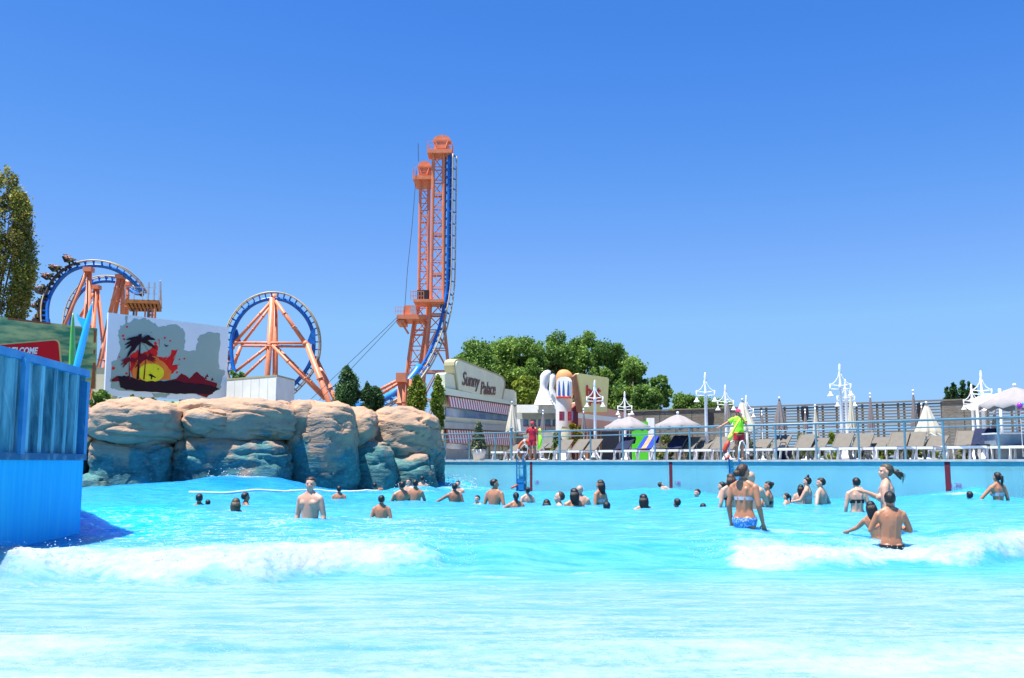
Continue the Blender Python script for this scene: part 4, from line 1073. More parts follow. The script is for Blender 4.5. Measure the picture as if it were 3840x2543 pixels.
# towers
def lattice(g, c, corners_px, y0, y1, D, dd, n, rl=.28, rb=.12, full=True):
    pass
def tower(name, label, rows, D, dep, step_px, rl, rb, cap, capw, seed=0):
    """rows: (photo row, left px, right px); square lattice mast dep metres deep"""
    Y = lambda py, e, back: (at(np.interp(py, [r[0] for r in rows], [r[1 + e] for r in rows]), py, D) + Vector((0, (dep * (1 + (np.interp(py, [r[0] for r in rows], [r[2] - r[1] for r in rows]) / (rows[0][2] - rows[0][1]) - 1) * 0.8)) * back, 0)) + Vector((-dep * 0.10 * back, 0, 0)))
    t = thing(name, ground_under(at(rows[-1][1], HZ, D)), label, 'tower')
    cor = [(0, 0), (1, 0), (1, 1), (0, 1)]
    pys = [r[0] for r in rows]
    for e, bk in cor:
        g = MB(); g.smooth = False
        pt = [Y(py, e, bk) for py in pys]
        g.tube(pt, rl, 8); g.build('mast_leg', M['orange'], t)
    g, g2 = MB(), MB()
    py = rows[0][0]; k = 0
    lv = [py]
    while py < rows[-1][0]:
        w_ = np.interp(py, pys, [r[2] - r[1] for r in rows]); py += step_px * max(1, w_ / (rows[0][2] - rows[0][1]) * 0.85); lv.append(min(py, rows[-1][0]))
    for a, b in zip(lv[:-1], lv[1:]):
        for (e1_, b1), (e2_, b2) in zip(cor, cor[1:] + cor[:1]):
            rr = rb * (1.9 if k % 3 == 0 else 1.1)
            g.bar(Y(a, e1_, b1), Y(a, e2_, b2), rr, 4)
            if w_ > 0 and (b - a) > step_px * 1.3:
                mid = (Y(a, e1_, b1) + Y(a, e2_, b2)) / 2
                g2.bar(mid, Y(b, e1_, b1), rb, 4); g2.bar(mid, Y(b, e2_, b2), rb, 4)
            elif k % 2: g2.bar(Y(a, e1_, b1), Y(b, e2_, b2), rb, 4)
            else: g2.bar(Y(a, e2_, b2), Y(b, e1_, b1), rb, 4)
        k += 1
    g.build('horizontal_braces', M['orange'], t); g2.build('diagonal_braces', M['orange'], t)
    # head: deck, machine house, round cover
    (xl, xr, yp, yh, yd) = cap
    sc = D / F
    a = at((xl + xr) / 2, yp, D); wd = (xr - xl) * sc
    hz = (yp - yh) * sc
    ccx = a + Vector((0, dep / 2, 0))
    g = MB(); g.box(ccx + Vector((-.1 * wd, 0, -0.25)), (wd * 1.38, dep + 1.6, 0.5)); g.build('platform', M['orange'], t)
    g = MB()
    for sx_ in (-1, 1):
        for f in np.linspace(-1, 1, 5):
            g.bar(ccx + Vector((-.1 * wd + sx_ * wd * .68, f * (dep / 2 + .7), 0)), ccx + Vector((-.1 * wd + sx_ * wd * .68, f * (dep / 2 + .7), 1.1)), .03, 4)
    for f in (-1, 1):
        for hh in (.55, 1.1): g.bar(ccx + Vector((-.79 * wd, f * (dep / 2 + .7), hh)), ccx + Vector((.58 * wd, f * (dep / 2 + .7), hh)), .03, 4)
    for sx_ in (-.79, .58):
        for hh in (.55, 1.1): g.bar(ccx + Vector((sx_ * wd, -(dep / 2 + .7), hh)), ccx + Vector((sx_ * wd, dep / 2 + .7, hh)), .03, 4)
    g.build('guard_rail', M['orange'], t)
    g = MB()
    g.add([ccx + Vector((x * wd * s_, y * dep * .5, z)) for z, s_ in ((0.02, .46), (hz, .36)) for x, y in ((-1, -1), (1, -1), (1, 1), (-1, 1))], [(3, 2, 1, 0), (4, 5, 6, 7), (0, 1, 5, 4), (1, 2, 6, 5), (2, 3, 7, 6), (3, 0, 4, 7)])
    g.build('machine_house', M['orange'], t)
    g = MB(); g.box(ccx + Vector((0, 0, hz + .12)), (wd * 1.0, dep * 1.1, .22)); g.build('head_beam', M['orange'], t)
    g = MB()
    rd = wd * .46; n_ = 14; hd = (yh - yd) * sc
    vs = []
    for y in (-dep * .42, dep * .42):
        for k in range(n_ + 1):
            q = math.pi * k / n_; vs.append(ccx + Vector((math.cos(q) * rd, y, hz + .24 + math.sin(q) * hd)))
    m_ = n_ + 1
    g.add(vs, [tuple(range(m_))[::-1], tuple(range(m_, 2 * m_))] + [(k, k + 1, k + 1 + m_, k + m_) for k in range(n_)]); g.build('round_cover', M['orange'], t)
    g = MB()
    for s_ in (-1, 1):
        g.bar(ccx + Vector((s_ * wd * .36, -dep * .5 - .05, hz)), ccx + Vector((s_ * wd * .20, -dep * .5 - .1, .3)), .13, 5)
    g.bar(ccx + Vector((-wd * .2, -dep * .5 - .1, .35)), ccx + Vector((wd * .2, -dep * .5 - .1, .35)), .1, 5)
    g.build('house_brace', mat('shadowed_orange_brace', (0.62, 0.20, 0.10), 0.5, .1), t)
    return t, Y
T1, Y1 = tower('lift_tower', 'taller orange lattice tower with domed head carrying blue vertical track',
    [(576, 1626, 1664), (1130, 1616, 1662), (1240, 1606, 1668), (1420, 1585, 1686), (1640, 1566, 1710)], 128.0, 1.5, 50, .22, .085, (1622, 1691, 566, 526, 508), 1)
T2, Y2 = tower('lift_tower', 'shorter orange lattice tower with domed head left of the taller one',
    [(670, 1577, 1609), (1140, 1570, 1604), (1230, 1548, 1596), (1420, 1521, 1566), (1640, 1488, 1540)], 131.0, 3.6, 47, .20, .08, (1564, 1618, 664, 626, 604), 1)
# long machine deck on the shorter tower
a = at(1545, 1192, 129.5); sc = 129.5 / F
g = MB(); g.box(a + Vector((0, 1.5, 0)), (110 * sc, 5.0, .55)); g.box(a + Vector((-42 * sc, 1.5, -.55)), (30 * sc, 4.6, .4)); g.build('machine_deck', M['orange'], T2)
g = MB(); g.add([a + Vector((x * sc, y, z)) for z, s_ in ((.3, 1), (1.7, .78)) for x, y in ((-38 * s_, .2), (18 * s_, .2), (18 * s_, 3.4), (-38 * s_, 3.4))], [(3, 2, 1, 0), (4, 5, 6, 7), (0, 1, 5, 4), (1, 2, 6, 5), (2, 3, 7, 6), (3, 0, 4, 7)]); g.build('winch_cabin', M['orange'], T2)
g = MB(); g.add([a + Vector((x * sc, y, z)) for z, s_ in ((.5, 1.02), (1.6, .84)) for x, y in ((-8 * s_, .15), (17 * s_, .15), (17 * s_, 3.45), (-8 * s_, 3.45))], [(3, 2, 1, 0), (4, 5, 6, 7), (0, 1, 5, 4), (1, 2, 6, 5), (2, 3, 7, 6), (3, 0, 4, 7)]); g.build('cabin_roof', mat('grey_tin', (.35, .42, .5), .5), T2)
g = MB(); g.bar(a + Vector((-46 * sc, 0, -.3)), at(1532, 1252, 129.5), .13); g.build('deck_brace', M['orange'], T2); g = MB(); g.bar(a + Vector((40 * sc, 0, .1)), at(1602, 1240, 129.5), .15); g.build('deck_brace', M['orange'], T2)
g = MB()
for x in np.linspace(-60, -20, 5): g.bar(a + Vector((x * sc, -.9, .3)), a + Vector((x * sc, -.9, 1.3)), .035, 4)
for hh in (.75, 1.3): g.bar(a + Vector((-60 * sc, -.9, hh)), a + Vector((-18 * sc, -.9, hh)), .035, 4)
g.build('guard_rail', M['orange'], T2)
a2 = at(1612, 1137, 127.6)
g = MB(); g.box(a2, (112 * sc, 4.4, .35)); g.build('service_deck', M['orange'], T1)
g = MB()
for x in np.linspace(-66, -18, 6): g.bar(a2 + Vector((x * sc, -2.1, .1)), a2 + Vector((x * sc, -2.1, 1.2)), .05, 4)
for hh in (.6, 1.2): g.bar(a2 + Vector((-66 * sc, -2.1, hh)), a2 + Vector((-18 * sc, -2.1, hh)), .05, 4)
g.build('guard_rail', M['orange'], T1)
g = MB(); g.box(at(1588, 1112, 129), (1.5, 1.4, 1.5)); g.build('motor_box', M['black'], T1)

t = thing('vertical_track', ground_under(at(1690, HZ, 128)), 'blue vertical coaster track running down the right of the tall tower', 'roller coaster')
P = [(1684, 584), (1683, 700), (1681, 850), (1679, 1000), (1675, 1080), (1663, 1160), (1645, 1235), (1620, 1300), (1588, 1362), (1550, 1415), (1510, 1455), (1450, 1488), (1380, 1515), (1300, 1528)]
VT = spline([at(x, y, 128 + (0 if y < 1100 else -(y - 1100) / 120)) for x, y in P], 14)
track(t, VT, lambda p: Vector((1, -0.35, 0)) if p.z > at(1600, 1180, 128).z else Vector((1.0, -.5, -0.8)), gauge=0.62, off=0.80, r=0.20, step=1.15, railr=0.10)
g = MB()
for q in (-.28, .28):
    g.tube([p + Vector((q * 1.3 - .1, .5, 0)) for p in VT[:70]], .12, 6)
for p in VT[4:70:3]: g.box(p + Vector((-.05, .5, 0)), (1.0, .9, .16))
g.build('track_truss', M['blue'], t)

t = thing('low_track', ground_under(at(1500, HZ, 112)), 'bright blue low track with an orange column between the conifers', 'roller coaster')
P = [(1430, 1500), (1470, 1478), (1515, 1445), (1550, 1408), (1575, 1370)]
LT = spline([at(x, y, 112 + i) for i, (x, y) in enumerate(P)], 8)
lb = mat('bright_blue_tube', (0.03, 0.28, 0.85), .35, .1)
track(t, LT, lambda p: Vector((.35, -.4, -1)), gauge=.6, off=.95, r=.42, step=.8, spm=lb)
top = at(1507, 1418, 111)
pipe(t, top, ground_under(top), .48)
pipe(t, top + Vector((.55, 1.5, 0)), ground_under(top + Vector((.55, 1.5, 0))), .42)
pipe(t, at(1420, 1464, 111), at(1500, 1422, 111), .17, 'brace'); pipe(t, at(1430, 1478, 111.5), at(1502, 1432, 111.5), .17, 'brace')
g = MB(); g.box(top, (1.1, 2.2, 1.0)); g.build('saddle', M['orange'], t)
g = MB(); g.smooth = True; g.ball(at(1343, 1525, 111), (.5, .5, .6)); g.build('track_end', lb, t)

def wire(label, pts, r=.035):
    g = MB(); g.tube(pts, r, 4); o = g.build('stay_cable', M['cable']); return tag(o, label, 'cable')
wire('upper slanting stay cable from the machine deck down to the left', [at(1492, 1188, 128), at(1300, 1370, 126), at(1155, 1508, 124)], .045)
wire('lower slanting stay cable from the machine deck down to the left', [at(1494, 1196, 128), at(1320, 1380, 126), at(1198, 1500, 124)], .045)
wire('thin vertical wire hanging from the shorter tower head', [at(1562, 640, 130), at(1545, 850, 129.5), at(1528, 1010, 129), at(1516, 1180, 128.5)], .04)
g = MB(); g.bar(at(1569, 606, 132), at(1568, 538, 132), .05); tag(g.build('antenna', M['cable']), 'thin antenna mast rising beside the shorter tower head', 'antenna')

# inspection platform beyond the billboard
t = thing('inspection_platform', ground_under(at(540, HZ, 100)), 'brown orange elevated platform on thin legs above the billboard', 'platform')
a, b, c, d = at(470, 1122, 94), at(598, 1126, 94), at(605, 1156, 99.6), at(487, 1155, 99.5)
dn = Vector((0, 0, .12))
g = MB(); g.add([a, b, c, d, a - dn, b - dn, c - dn, d - dn], [(0, 1, 2, 3)[::-1], (4, 5, 6, 7), (0, 1, 5, 4), (1, 2, 6, 5), (2, 3, 7, 6), (3, 0, 4, 7)]); g.build('platform_deck', M['plat'], t)
g = MB()
for f in np.linspace(0.04, .96, 9):
    g.bar(a + (b - a) * f - dn * 2.2, d + (c - d) * f - dn * 2.2, .14, 4)
for f in (0, .5, 1): g.bar(a + (d - a) * f - dn * 2.0, b + (c - b) * f - dn * 2.0, .16, 4)
g.build('floor_beams', M['plat'], t)
for px, Dp, r in ((502, 95, .10), (512, 98, .10), (545, 96, .08), (556, 94, .1), (562, 97, .08), (572, 95, .1), (582, 94, .12)):
    p = at(px, 1158, Dp); g = MB(); g.bar(p, ground_under(p), r); g.build('leg', M['darksteel'] if px in (502, 556) else M['orange'], t)
g = MB()
for f in (0, .25, .5, .66, .83, 1.0):
    h_ = 1.2 if f < .6 else 1.7
    g.bar(a + (b - a) * f, a + (b - a) * f + Vector((0, 0, h_)), .05 if f < .6 else .10, 4)
g.bar(b + Vector((0, 0, 1.9)), c, .10, 4)
for hh in (.6, 1.2): g.bar(a + Vector((0, 0, hh)), b + Vector((0, 0, hh)), .03, 4)
g.build('handrail', mat('handrail_grey', (.45, .5, .6), .5), t)
g = MB(); g.smooth = True; g.ball(at(531, 1103, 97), .25); g.build('lamp', M['black'], t)
for yy in (1168, 1178): pass
g = MB(); g.bar(at(560, 1168, 95), at(585, 1168, 95), .07); g.bar(at(560, 1182, 95), at(585, 1180, 95), .07); g.build('leg_brace', M['darksteel'], t)

# small blocky building between board and billboard
g = MB(); p = at(382, HZ, 60); z1_, z0_ = CH + (HZ - 1388) * 60 / F, CH + (HZ - 1440) * 60 / F
t = thing('small_hut', Vector((p.x, p.y, DZ)), 'small cream hut wall glimpsed between green board and billboard', 'hut')
g.box(Vector((p.x, p.y, (z1_ + DZ) / 2)), (.9, 1.5, z1_ - DZ)); g.build('wall', M['cream2'], t)
g = MB(); g.box(Vector((p.x, p.y, z1_ + .03)), (1.0, 1.6, .06)); g.build('roof', M['tanedge'], t)

# ------------------------------------------------------------ corner diner building
PS = Plane(1663, 50.0, 1938, 65.0)
t = thing('sunny_palace', PS.p(6, DZ), 'pale mint corner building with striped awnings and script sign board', 'building')
def band(y0l, y1l, y0r, y1r, xr, nm, m_, off, th, xl=1663):
    g = MB(); g.poly(PS, [(xl, y0l), (xr, y0r), (xr, y1r), (xl, y1l)], off, th); return g.build(nm, m_, t)
band(1448, 1724, 1510, 1722, 1938, 'wall', M['cream2'], -0.02, 0.5)
band(1452, 1478, 1508, 1520, 1938, 'cornice', M['mint2'], 0.35, 0.37)
band(1478, 1483, 1520, 1524, 1936, 'soffit_line', M['black'], 0.25, 0.27)
band(1527, 1562, 1558, 1582, 1936, 'window_band', M['glassblue'], 0.03, 0.05, 1672)
band(1562, 1582, 1582, 1598, 1936, 'window_sill_band', M['cream2'], 0.12, 0.14, 1668)
band(1582, 1606, 1598, 1618, 1936, 'ledge', M['greyledge'], 0.35, 0.37)
band(1606, 1611, 1618, 1622, 1930, 'ledge_shadow_gap', M['black'], 0.25, 0.27)
band(1660, 1682, 1670, 1688, 1760, 'lower_window', M['glassblue'], 0.03, 0.05, 1672)
band(1684, 1724, 1688, 1722, 1756, 'lower_panel', M['cream'], 0.04, 0.06, 1672)
g = MB()
for x0, x1 in ((1766, 1800), (1806, 1832), (1838, 1868), (1874, 1908)): g.poly(PS, [(x0, 1674), (x1, 1676), (x1, 1722), (x0, 1722)], 0.05, 0.06)
g.build('door_panel', M['mint'], t)
g = MB()
for k in range(7): g.poly(PS, [(1764 + 24 * k, 1672), (1766 + 24 * k, 1672), (1766 + 24 * k, 1722), (1764 + 24 * k, 1722)], 0.09, 0.09)
g.poly(PS, [(1764, 1706), (1910, 1706), (1910, 1708), (1764, 1708)], 0.11, 0.10)
g.build('door_frame', M['tanedge'], t)
def awning(u0p, u1p, yt0, yb0, yt1, yb1, n, nm='striped_awning'):
    ua, za = PS.hit(u0p, yt0); ub, zb = PS.hit(u1p, yt1); _, zc = PS.hit(u0p, yb0); _, zd = PS.hit(u1p, yb1)
    g = MB()
    for k in range(n):
        f0, f1 = k / n, (k + 1) / n; g.mi = k % 2
        l3 = lambda x, y, f: x + (y - x) * f
        q = []
        for th_ in (0, .03):
            for f in (f0, f1):
                q.append(PS.p(l3(ua, ub, f), l3(za, zb, f), .20 - th_)); q.append(PS.p(l3(ua, ub, f), l3(zc, zd, f), .32 - th_))
        g.add(q, [(0, 1, 3, 2), (4, 6, 7, 5), (0, 4, 5, 1), (2, 3, 7, 6), (1, 5, 7, 3), (0, 2, 6, 4)])
    return g.build(nm, [M['redfab'], M['whitefab']], t)
awning(1665, 1912, 1483, 1525, 1524, 1560, 58)
awning(1660, 1912, 1611, 1660, 1622, 1672, 58)
R5 = lambda pts: pts
g = MB(); g.poly(PS, [(1668, 1403), (1674, 1398), (1706, 1408), (1722, 1462), (1668, 1453)], .22, .5); g.build('parapet', M['mint'], t); g = MB(); g.poly(PS, [(1893, 1458), (1925, 1462), (1936, 1472), (1938, 1510), (1885, 1500)], .22, .5); g.build('parapet', M['mint'], t)
outl = [(1716, 1462), (1703, 1370), (1704, 1358), (1709, 1350), (1718, 1346), (1730, 1348), (1875, 1406), (1888, 1414), (1895, 1428), (1896, 1445), (1886, 1498), (1800, 1482)]
g = MB(); g.poly(PS, outl, .30, .55); g.build('sign_edge', M['tanedge'], t)
inn = [(1722, 1462), (1710, 1372), (1711, 1361), (1716, 1354), (1724, 1353), (1872, 1411), (1884, 1418), (1890, 1430), (1890, 1446), (1881, 1496), (1800, 1480)]
g = MB(); g.poly(PS, inn, .36, .06); g.build('sign_board', M['mint'], t)
text('Sunny', PS, 1733, 1443, 1.0, M['letter'], t, .40, shear=.35, rot=R(2), sx=1.35, bold=.015)
text('Palace', PS, 1802, 1478, 1.0, M['letter'], t, .40, shear=.30, rot=R(4), sx=1.30, bold=.015)

# ------------------------------------------------------------ cartoon white building
PW = Plane(1920, 66.0, 2160, 63.0)
t = thing('white_cartoon_building', PW.p(4, DZ), 'white toy-like building with bulging chimneys and an orange domed round tower', 'building')
g = MB(); g.poly(PW, [(1928, 1525), (2090, 1525), (2090, 1724), (1920, 1724)], -1.0, 6); g.build('wall', M['wstucco'], t)
g = MB(); g.poly(PW, [(1928, 1518), (2092, 1518), (2090, 1548), (1930, 1548)], 0.2, 1.6); g.build('roof_band', M['wstucco'], t)
g = MB(); g.poly(PW, [(1934, 1549), (2088, 1549), (2088, 1572), (1940, 1572)], -0.6, .5); g.build('eaves', M['greyledge'], t)
for x in (1962, 1990, 2018, 2045, 2072):
    g = MB(); g.poly(PW, [(x, 1574), (x + 18, 1574), (x + 18, 1596), (x, 1596)], -0.96, .06); w_ = g.build('window', M['glassblue'], t)
    g = MB(); g.poly(PW, [(x - 1, 1596), (x + 19, 1596), (x + 19, 1599), (x - 1, 1599)], -0.86, .12); g.build('window_sill', M['signred'], w_)
g = MB(); g.poly(PW, [(1935, 1618), (2085, 1616), (2110, 1680), (1935, 1680)], 0.6, 1.5); g.build('shade_canopy', M['greyledge'], t)
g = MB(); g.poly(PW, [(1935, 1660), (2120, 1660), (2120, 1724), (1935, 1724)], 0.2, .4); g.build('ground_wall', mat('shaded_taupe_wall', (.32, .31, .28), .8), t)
def bulge(prof_px, Dq, nm, m_, seed=0, dy=0.0):
    """round body given by rows and left/right px"""
    g = MB(); g.smooth = True; vs = []; n = 20
    for py, xl, xr in prof_px:
        a, b = at(xl, py, Dq), at(xr, py, Dq); c = (a + b) / 2; r = (b - a).length / 2
        for k in range(n):
            q = 2 * math.pi * k / n; vs.append(Vector((c.x + r * math.cos(q), Dq + dy + r * math.sin(q) * .8, c.z)))
    fs = [(i * n + k, i * n + (k + 1) % n, (i + 1) * n + (k + 1) % n, (i + 1) * n + k) for i in range(len(prof_px) - 1) for k in range(n)] + [tuple(range(n)), tuple((len(prof_px) - 1) * n + k for k in range(n))[::-1]]
    g.add(vs, fs); return g.build(nm, m_, t)
bulge([(1387, 2052, 2060), (1392, 2040, 2066), (1402, 2030, 2066), (1412, 2025, 2064), (1440, 2025, 2056), (1455, 2024, 2052), (1468, 2020, 2060), (1490, 2012, 2066), (1519, 2002, 2084)], 64.0, 'chimney', M['wstucco'])
bulge([(1400, 2072, 2078), (1408, 2064, 2083), (1420, 2062, 2084), (1445, 2060, 2080), (1456, 2059, 2078), (1480, 2060, 2086), (1500, 2064, 2094), (1519, 2068, 2100)], 64.6, 'chimney', M['wstucco'])
bulge([(1440, 2084, 2145), (1500, 2084, 2146), (1560, 2084, 2146), (1620, 2084, 2146), (1724, 2084, 2146)], 61.5, 'round_tower', M['wstucco'])
bulge([(1386, 2108, 2122), (1389, 2099, 2130), (1395, 2092, 2139), (1405, 2086, 2147), (1418, 2084, 2150), (1442, 2084, 2150), (1490, 2085, 2149), (1494, 2085, 2148)], 61.4, 'dome', M['domeor'])
g = MB(); g.poly(PW, [(2087, 1490), (2087, 1430), (2092, 1420), (2102, 1414), (2116, 1413), (2128, 1418), (2135, 1430), (2135, 1490)], 4.2, .3); g.build('tower_face', M['wstucco'], t)
g = MB()
for x in (2096, 2112, 2130): g.poly(PW, [(x, 1428), (x + 2, 1445), (x + 4, 1484), (x - 4, 1484), (x - 2, 1445)], 4.26, .05)
g.build('blue_ornament', M['towerblue'], t)
g = MB(); g.poly(PW, [(2086, 1487), (2138, 1487), (2138, 1493), (2086, 1493)], 4.34, .1); g.build('red_trim', M['signred'], t)
for x in (2097, 2129):
    g = MB(); g.poly(PW, [(x, 1543), (x + 13, 1543), (x + 13, 1578), (x, 1578)], 4.1, .2); w_ = g.build('window', M['glassblue'], t)
    g = MB()
    for f in (0, 6, 12): g.poly(PW, [(x + f, 1543), (x + f + 1.2, 1543), (x + f + 1.2, 1578), (x + f, 1578)], 4.15, .05)
    for f in (0, 11, 22, 34): g.poly(PW, [(x, 1543 + f), (x + 13, 1543 + f), (x + 13, 1544.2 + f), (x, 1544.2 + f)], 4.16, .05)
    g.build('window_frame', M['signred'], w_)
g = MB()
for k in range(8):
    x = 2008 + k * 11; g.bar(PW.w(x, 1519, .4), PW.w(x, 1504, .4), .04, 4)
g.bar(PW.w(2006, 1503, .4), PW.w(2088, 1500, .4), .05, 4); g.build('roof_railing', mat('rail_grey', (.4, .42, .4), .6), t)
bulge([(1600, 2108, 2140), (1612, 2104, 2144), (1650, 2110, 2138), (1724, 2112, 2136)], 59.6, 'porch_column', M['cream2'])

# yellow sign panel and salmon building
PY = Plane(2150, 60.0, 2440, 66.0)
t = thing('yellow_sign_panel', PY.p(3, DZ), 'large yellow panel sign with red lettering above the salmon building', 'sign')
g = MB(); g.poly(PY, [(2166, 1403), (2172, 1400), (2278, 1416), (2284, 1422), (2276, 1545), (2190, 1545)], 0.25, .3); g.build('panel', M['signyellow'], t)
g = MB(); g.poly(PY, [(2150, 1412), (2162, 1402), (2168, 1402), (2192, 1545), (2168, 1545)], 0.15, .15); g.build('panel_side', M['signside'], t)
text('hot', PY, 2199, 1484, .90, M['signred'], t, .32, sx=1.15, bold=.03)
text('pan', PY, 2211, 1508, .85, M['signred'], t, .32, sx=.95, bold=.03, rot=R(-3))
g = MB(); u, z = PY.hit(2225, 1530); g.box(PY.p(u, (z + DZ) / 2, -.5), (.5, .3, z - DZ)); g.build('sign_support', M['signside'], t)
t = thing('salmon_building', PY.p(8, DZ), 'salmon building with a pale stripe and a dark red edge', 'building')
g = MB(); g.poly(PY, [(2168, 1512), (2172, 1508), (2360, 1550), (2380, 1556), (2380, 1724), (2168, 1724)], 0.0, .5); g.build('wall', M['salmon'], t)
g = MB(); g.poly(PY, [(2168, 1549), (2380, 1573), (2380, 1590), (2168, 1567)], 0.03, .05); g.build('stripe', M['wstucco'], t)
g = MB(); g.poly(PY, [(2148, 1530), (2168, 1512), (2168, 1724), (2148, 1724)], 0.02, .1); g.build('corner_edge', M['maroon'], t)
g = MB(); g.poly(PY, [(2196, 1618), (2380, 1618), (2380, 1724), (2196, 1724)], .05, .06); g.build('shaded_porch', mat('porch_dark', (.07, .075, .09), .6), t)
g = MB()
for x in (2205, 2238, 2250): g.poly(PY, [(x, 1612), (x + 6, 1612), (x + 6, 1724), (x, 1724)], .5, .4)
g.build('porch_post', M['signside'], t)
g = MB(); g.box(deck(2168, 17, 2.5), (.5, .5, 2.5)); tag(g.build('blue_panel', M['surfblue']), 'narrow light blue panel beside the round tower base', 'panel')
t = thing('green_kiosk', deck(2397, 15), 'bright green kiosk door panel with white side behind the striped towel loungers', 'kiosk')
c = deck(2397, 15)
g = MB(); g.box(c + Vector((0, 0, 1.1)), (.85, .6, 2.2)); g.build('door_panel', M['kiosk'], t)
g = MB(); g.box(c + Vector((.62, 0, 1.2)), (.36, .62, 2.4)); g.build('side_panel', M['whitefab'], t)

# ------------------------------------------------------------ slat fence
PF = Plane(2360, 68.0, 3900, 53.0)
t = thing('slat_fence', PF.p(10, DZ), 'long tall brown grey slat fence behind the sunbathing deck', 'fence')
u1 = PF.hit(4400, HZ)[0]
TOPF = CH + (HZ - 1502) * 54.5 / F
segn = 26; sl = u1 / segn
for k in range(segn):
    a, b = k * sl, (k + 1) * sl
    g = MB(); solid = b < PF.hit(2790, HZ)[0] + sl * .5 or PF.hit(3560, HZ)[0] < (a + b) / 2 < PF.hit(3690, HZ)[0]
    nsl = 19; pitch = (TOPF - DZ - .1) / nsl
    for j in range(nsl):
        h_ = pitch * (.93 if solid else .56)
        q = [PF.p(a + .02, DZ + .12 + j * pitch, 0), PF.p(b - .02, DZ + .12 + j * pitch, 0)]
        g.add([q[0], q[1], q[1] + Vector((0, 0, h_)), q[0] + Vector((0, 0, h_))] + [x - PF.n * .04 for x in (q[0], q[1], q[1] + Vector((0, 0, h_)), q[0] + Vector((0, 0, h_)))], [(0, 1, 2, 3), (7, 6, 5, 4), (0, 4, 5, 1), (3, 2, 6, 7), (0, 3, 7, 4), (1, 5, 6, 2)])
    g.build('slat_panel', M['slat'], t)
    g = MB()
    for f in (0, .28):
        u = a + sl * f; q = PF.p(u, (DZ + TOPF) / 2, -.10); g.box(q, (.10, .12, TOPF - DZ), math.atan2(PF.d.y, PF.d.x))
    g.build('fence_post', M['slat'], t)
g = MB(); q0, q1 = PF.p(0, TOPF + .03, 0), PF.p(u1, TOPF + .03, 0)
g.add([x + o_ for x in (q0, q1) for o_ in (PF.n * .08, PF.n * -.16, PF.n * -.16 + Vector((0, 0, .08)), PF.n * .08 + Vector((0, 0, .08)))], [(0, 4, 5, 1), (1, 5, 6, 2), (2, 6, 7, 3), (3, 7, 4, 0), (0, 1, 2, 3), (7, 6, 5, 4)])
g.build('top_rail', M['slat'], t)

# ------------------------------------------------------------ foliage
def leaf_mesh(name, pts, size, m_, rs, flat=0.6, tone=None, up=0.0):
    """pts: (n,3); small tilted leaf quads"""
    n = len(pts)
    a = rs.normal(size=(n, 3)); a /= np.linalg.norm(a, axis=1)[:, None]
    b = rs.normal(size=(n, 3)); b[:, 2] *= flat; b -= a * (a * b).sum(1)[:, None]; b /= np.linalg.norm(b, axis=1)[:, None]
    if up: a = a * (1 - up) + np.array([0, 0, 1.0]) * up; a /= np.linalg.norm(a, axis=1)[:, None]
    s = (size * rs.uniform(0.55, 1.35, n))[:, None]
    V = np.stack([pts - a * s, pts + b * s * .55, pts + a * s, pts - b * s * .55], 1).reshape(-1, 3)
    me = np_mesh(name, V, np.arange(4 * n).reshape(-1, 4), m_, False)
    tn = rs.uniform(0, 1, n) if tone is None else tone
    at_ = me.attributes.new('tone', 'FLOAT', 'POINT'); at_.data.foreach_set('value', np.repeat(np.clip(tn, 0, 1), 4).astype(np.float32))
    return me
CS = .55
def crown(cx, cy, z0, z1, rad, n, rs, shape='round', clumps=26):
    """leaf points gathered in clumps through a crown"""
    H = z1 - z0; C_ = []
    for _ in range(clumps):
        while True:
            q = rs.uniform(-1, 1, 3)
            if shape == 'round':
                if 0.35 < (q ** 2).sum() < 1: break
            else: break
        if shape == 'round':
            C_.append((cx + q[0] * rad * .8, cy + q[1] * rad * .8, (z0 + z1) / 2 + q[2] * H * .42, rad * rs.choice([.14, .20, .28, .38]) * rs.uniform(.9, 1.15)))
        else:
            f = rs.uniform(0, 1); w_ = rad * (math.sin(math.pi * min(1, .12 + f * .9)) ** .6 if shape == 'cypress' else (1 - f * .75))
            an = rs.uniform(0, 6.28); C_.append((cx + math.cos(an) * w_ * (1.08 - CS), cy + math.sin(an) * w_ * (1.08 - CS), z0 + H * (.04 + .92 * f), w_ * CS + rad * .08))
    C_ = np.array(C_)
    ci = rs.choice(len(C_), n, p=C_[:, 3] ** 2 / (C_[:, 3] ** 2).sum())
    d = rs.normal(size=(n, 3)); d /= np.linalg.norm(d, axis=1)[:, None]; d *= (rs.uniform(0.25, 1, n) ** .45)[:, None]
    ext = np.where(rs.rand(n) < .14, rs.uniform(1.1, 1.55, n), 1.0)
    P_ = C_[ci, :3] + d * (C_[ci, 3] * ext)[:, None] * np.array([1, 1, 1.25 if shape != 'round' else .85])
    tone = rs.uniform(0, .62, len(C_))[ci] + rs.uniform(-.15, .40, n)
    return P_, tone, C_
LM = dict(green=leafmat('leaf_green', (0.06, 0.15, 0.03), (0.30, 0.46, 0.085)), lime=leafmat('leaf_lime', (0.11, 0.19, 0.02), (0.48, 0.52, 0.07)),
          dark=leafmat('leaf_dark_conifer', (0.02, 0.07, 0.03), (0.11, 0.22, 0.07)), olive=leafmat('leaf_olive', (0.09, 0.08, 0.02), (0.42, 0.42, 0.08), (0.85, 0.62, 0.08)),
          conif=leafmat('leaf_bright_conifer', (0.05, 0.11, 0.015), (0.34, 0.42, 0.05)), autumn=leafmat('leaf_yellow', (0.12, 0.12, 0.01), (0.60, 0.40, 0.02)),
          grass=leafmat('leaf_grassy', (0.07, 0.11, 0.03), (0.30, 0.34, 0.10)), sage=leafmat('leaf_sage', (0.08, 0.12, 0.07), (0.28, 0.33, 0.20)))
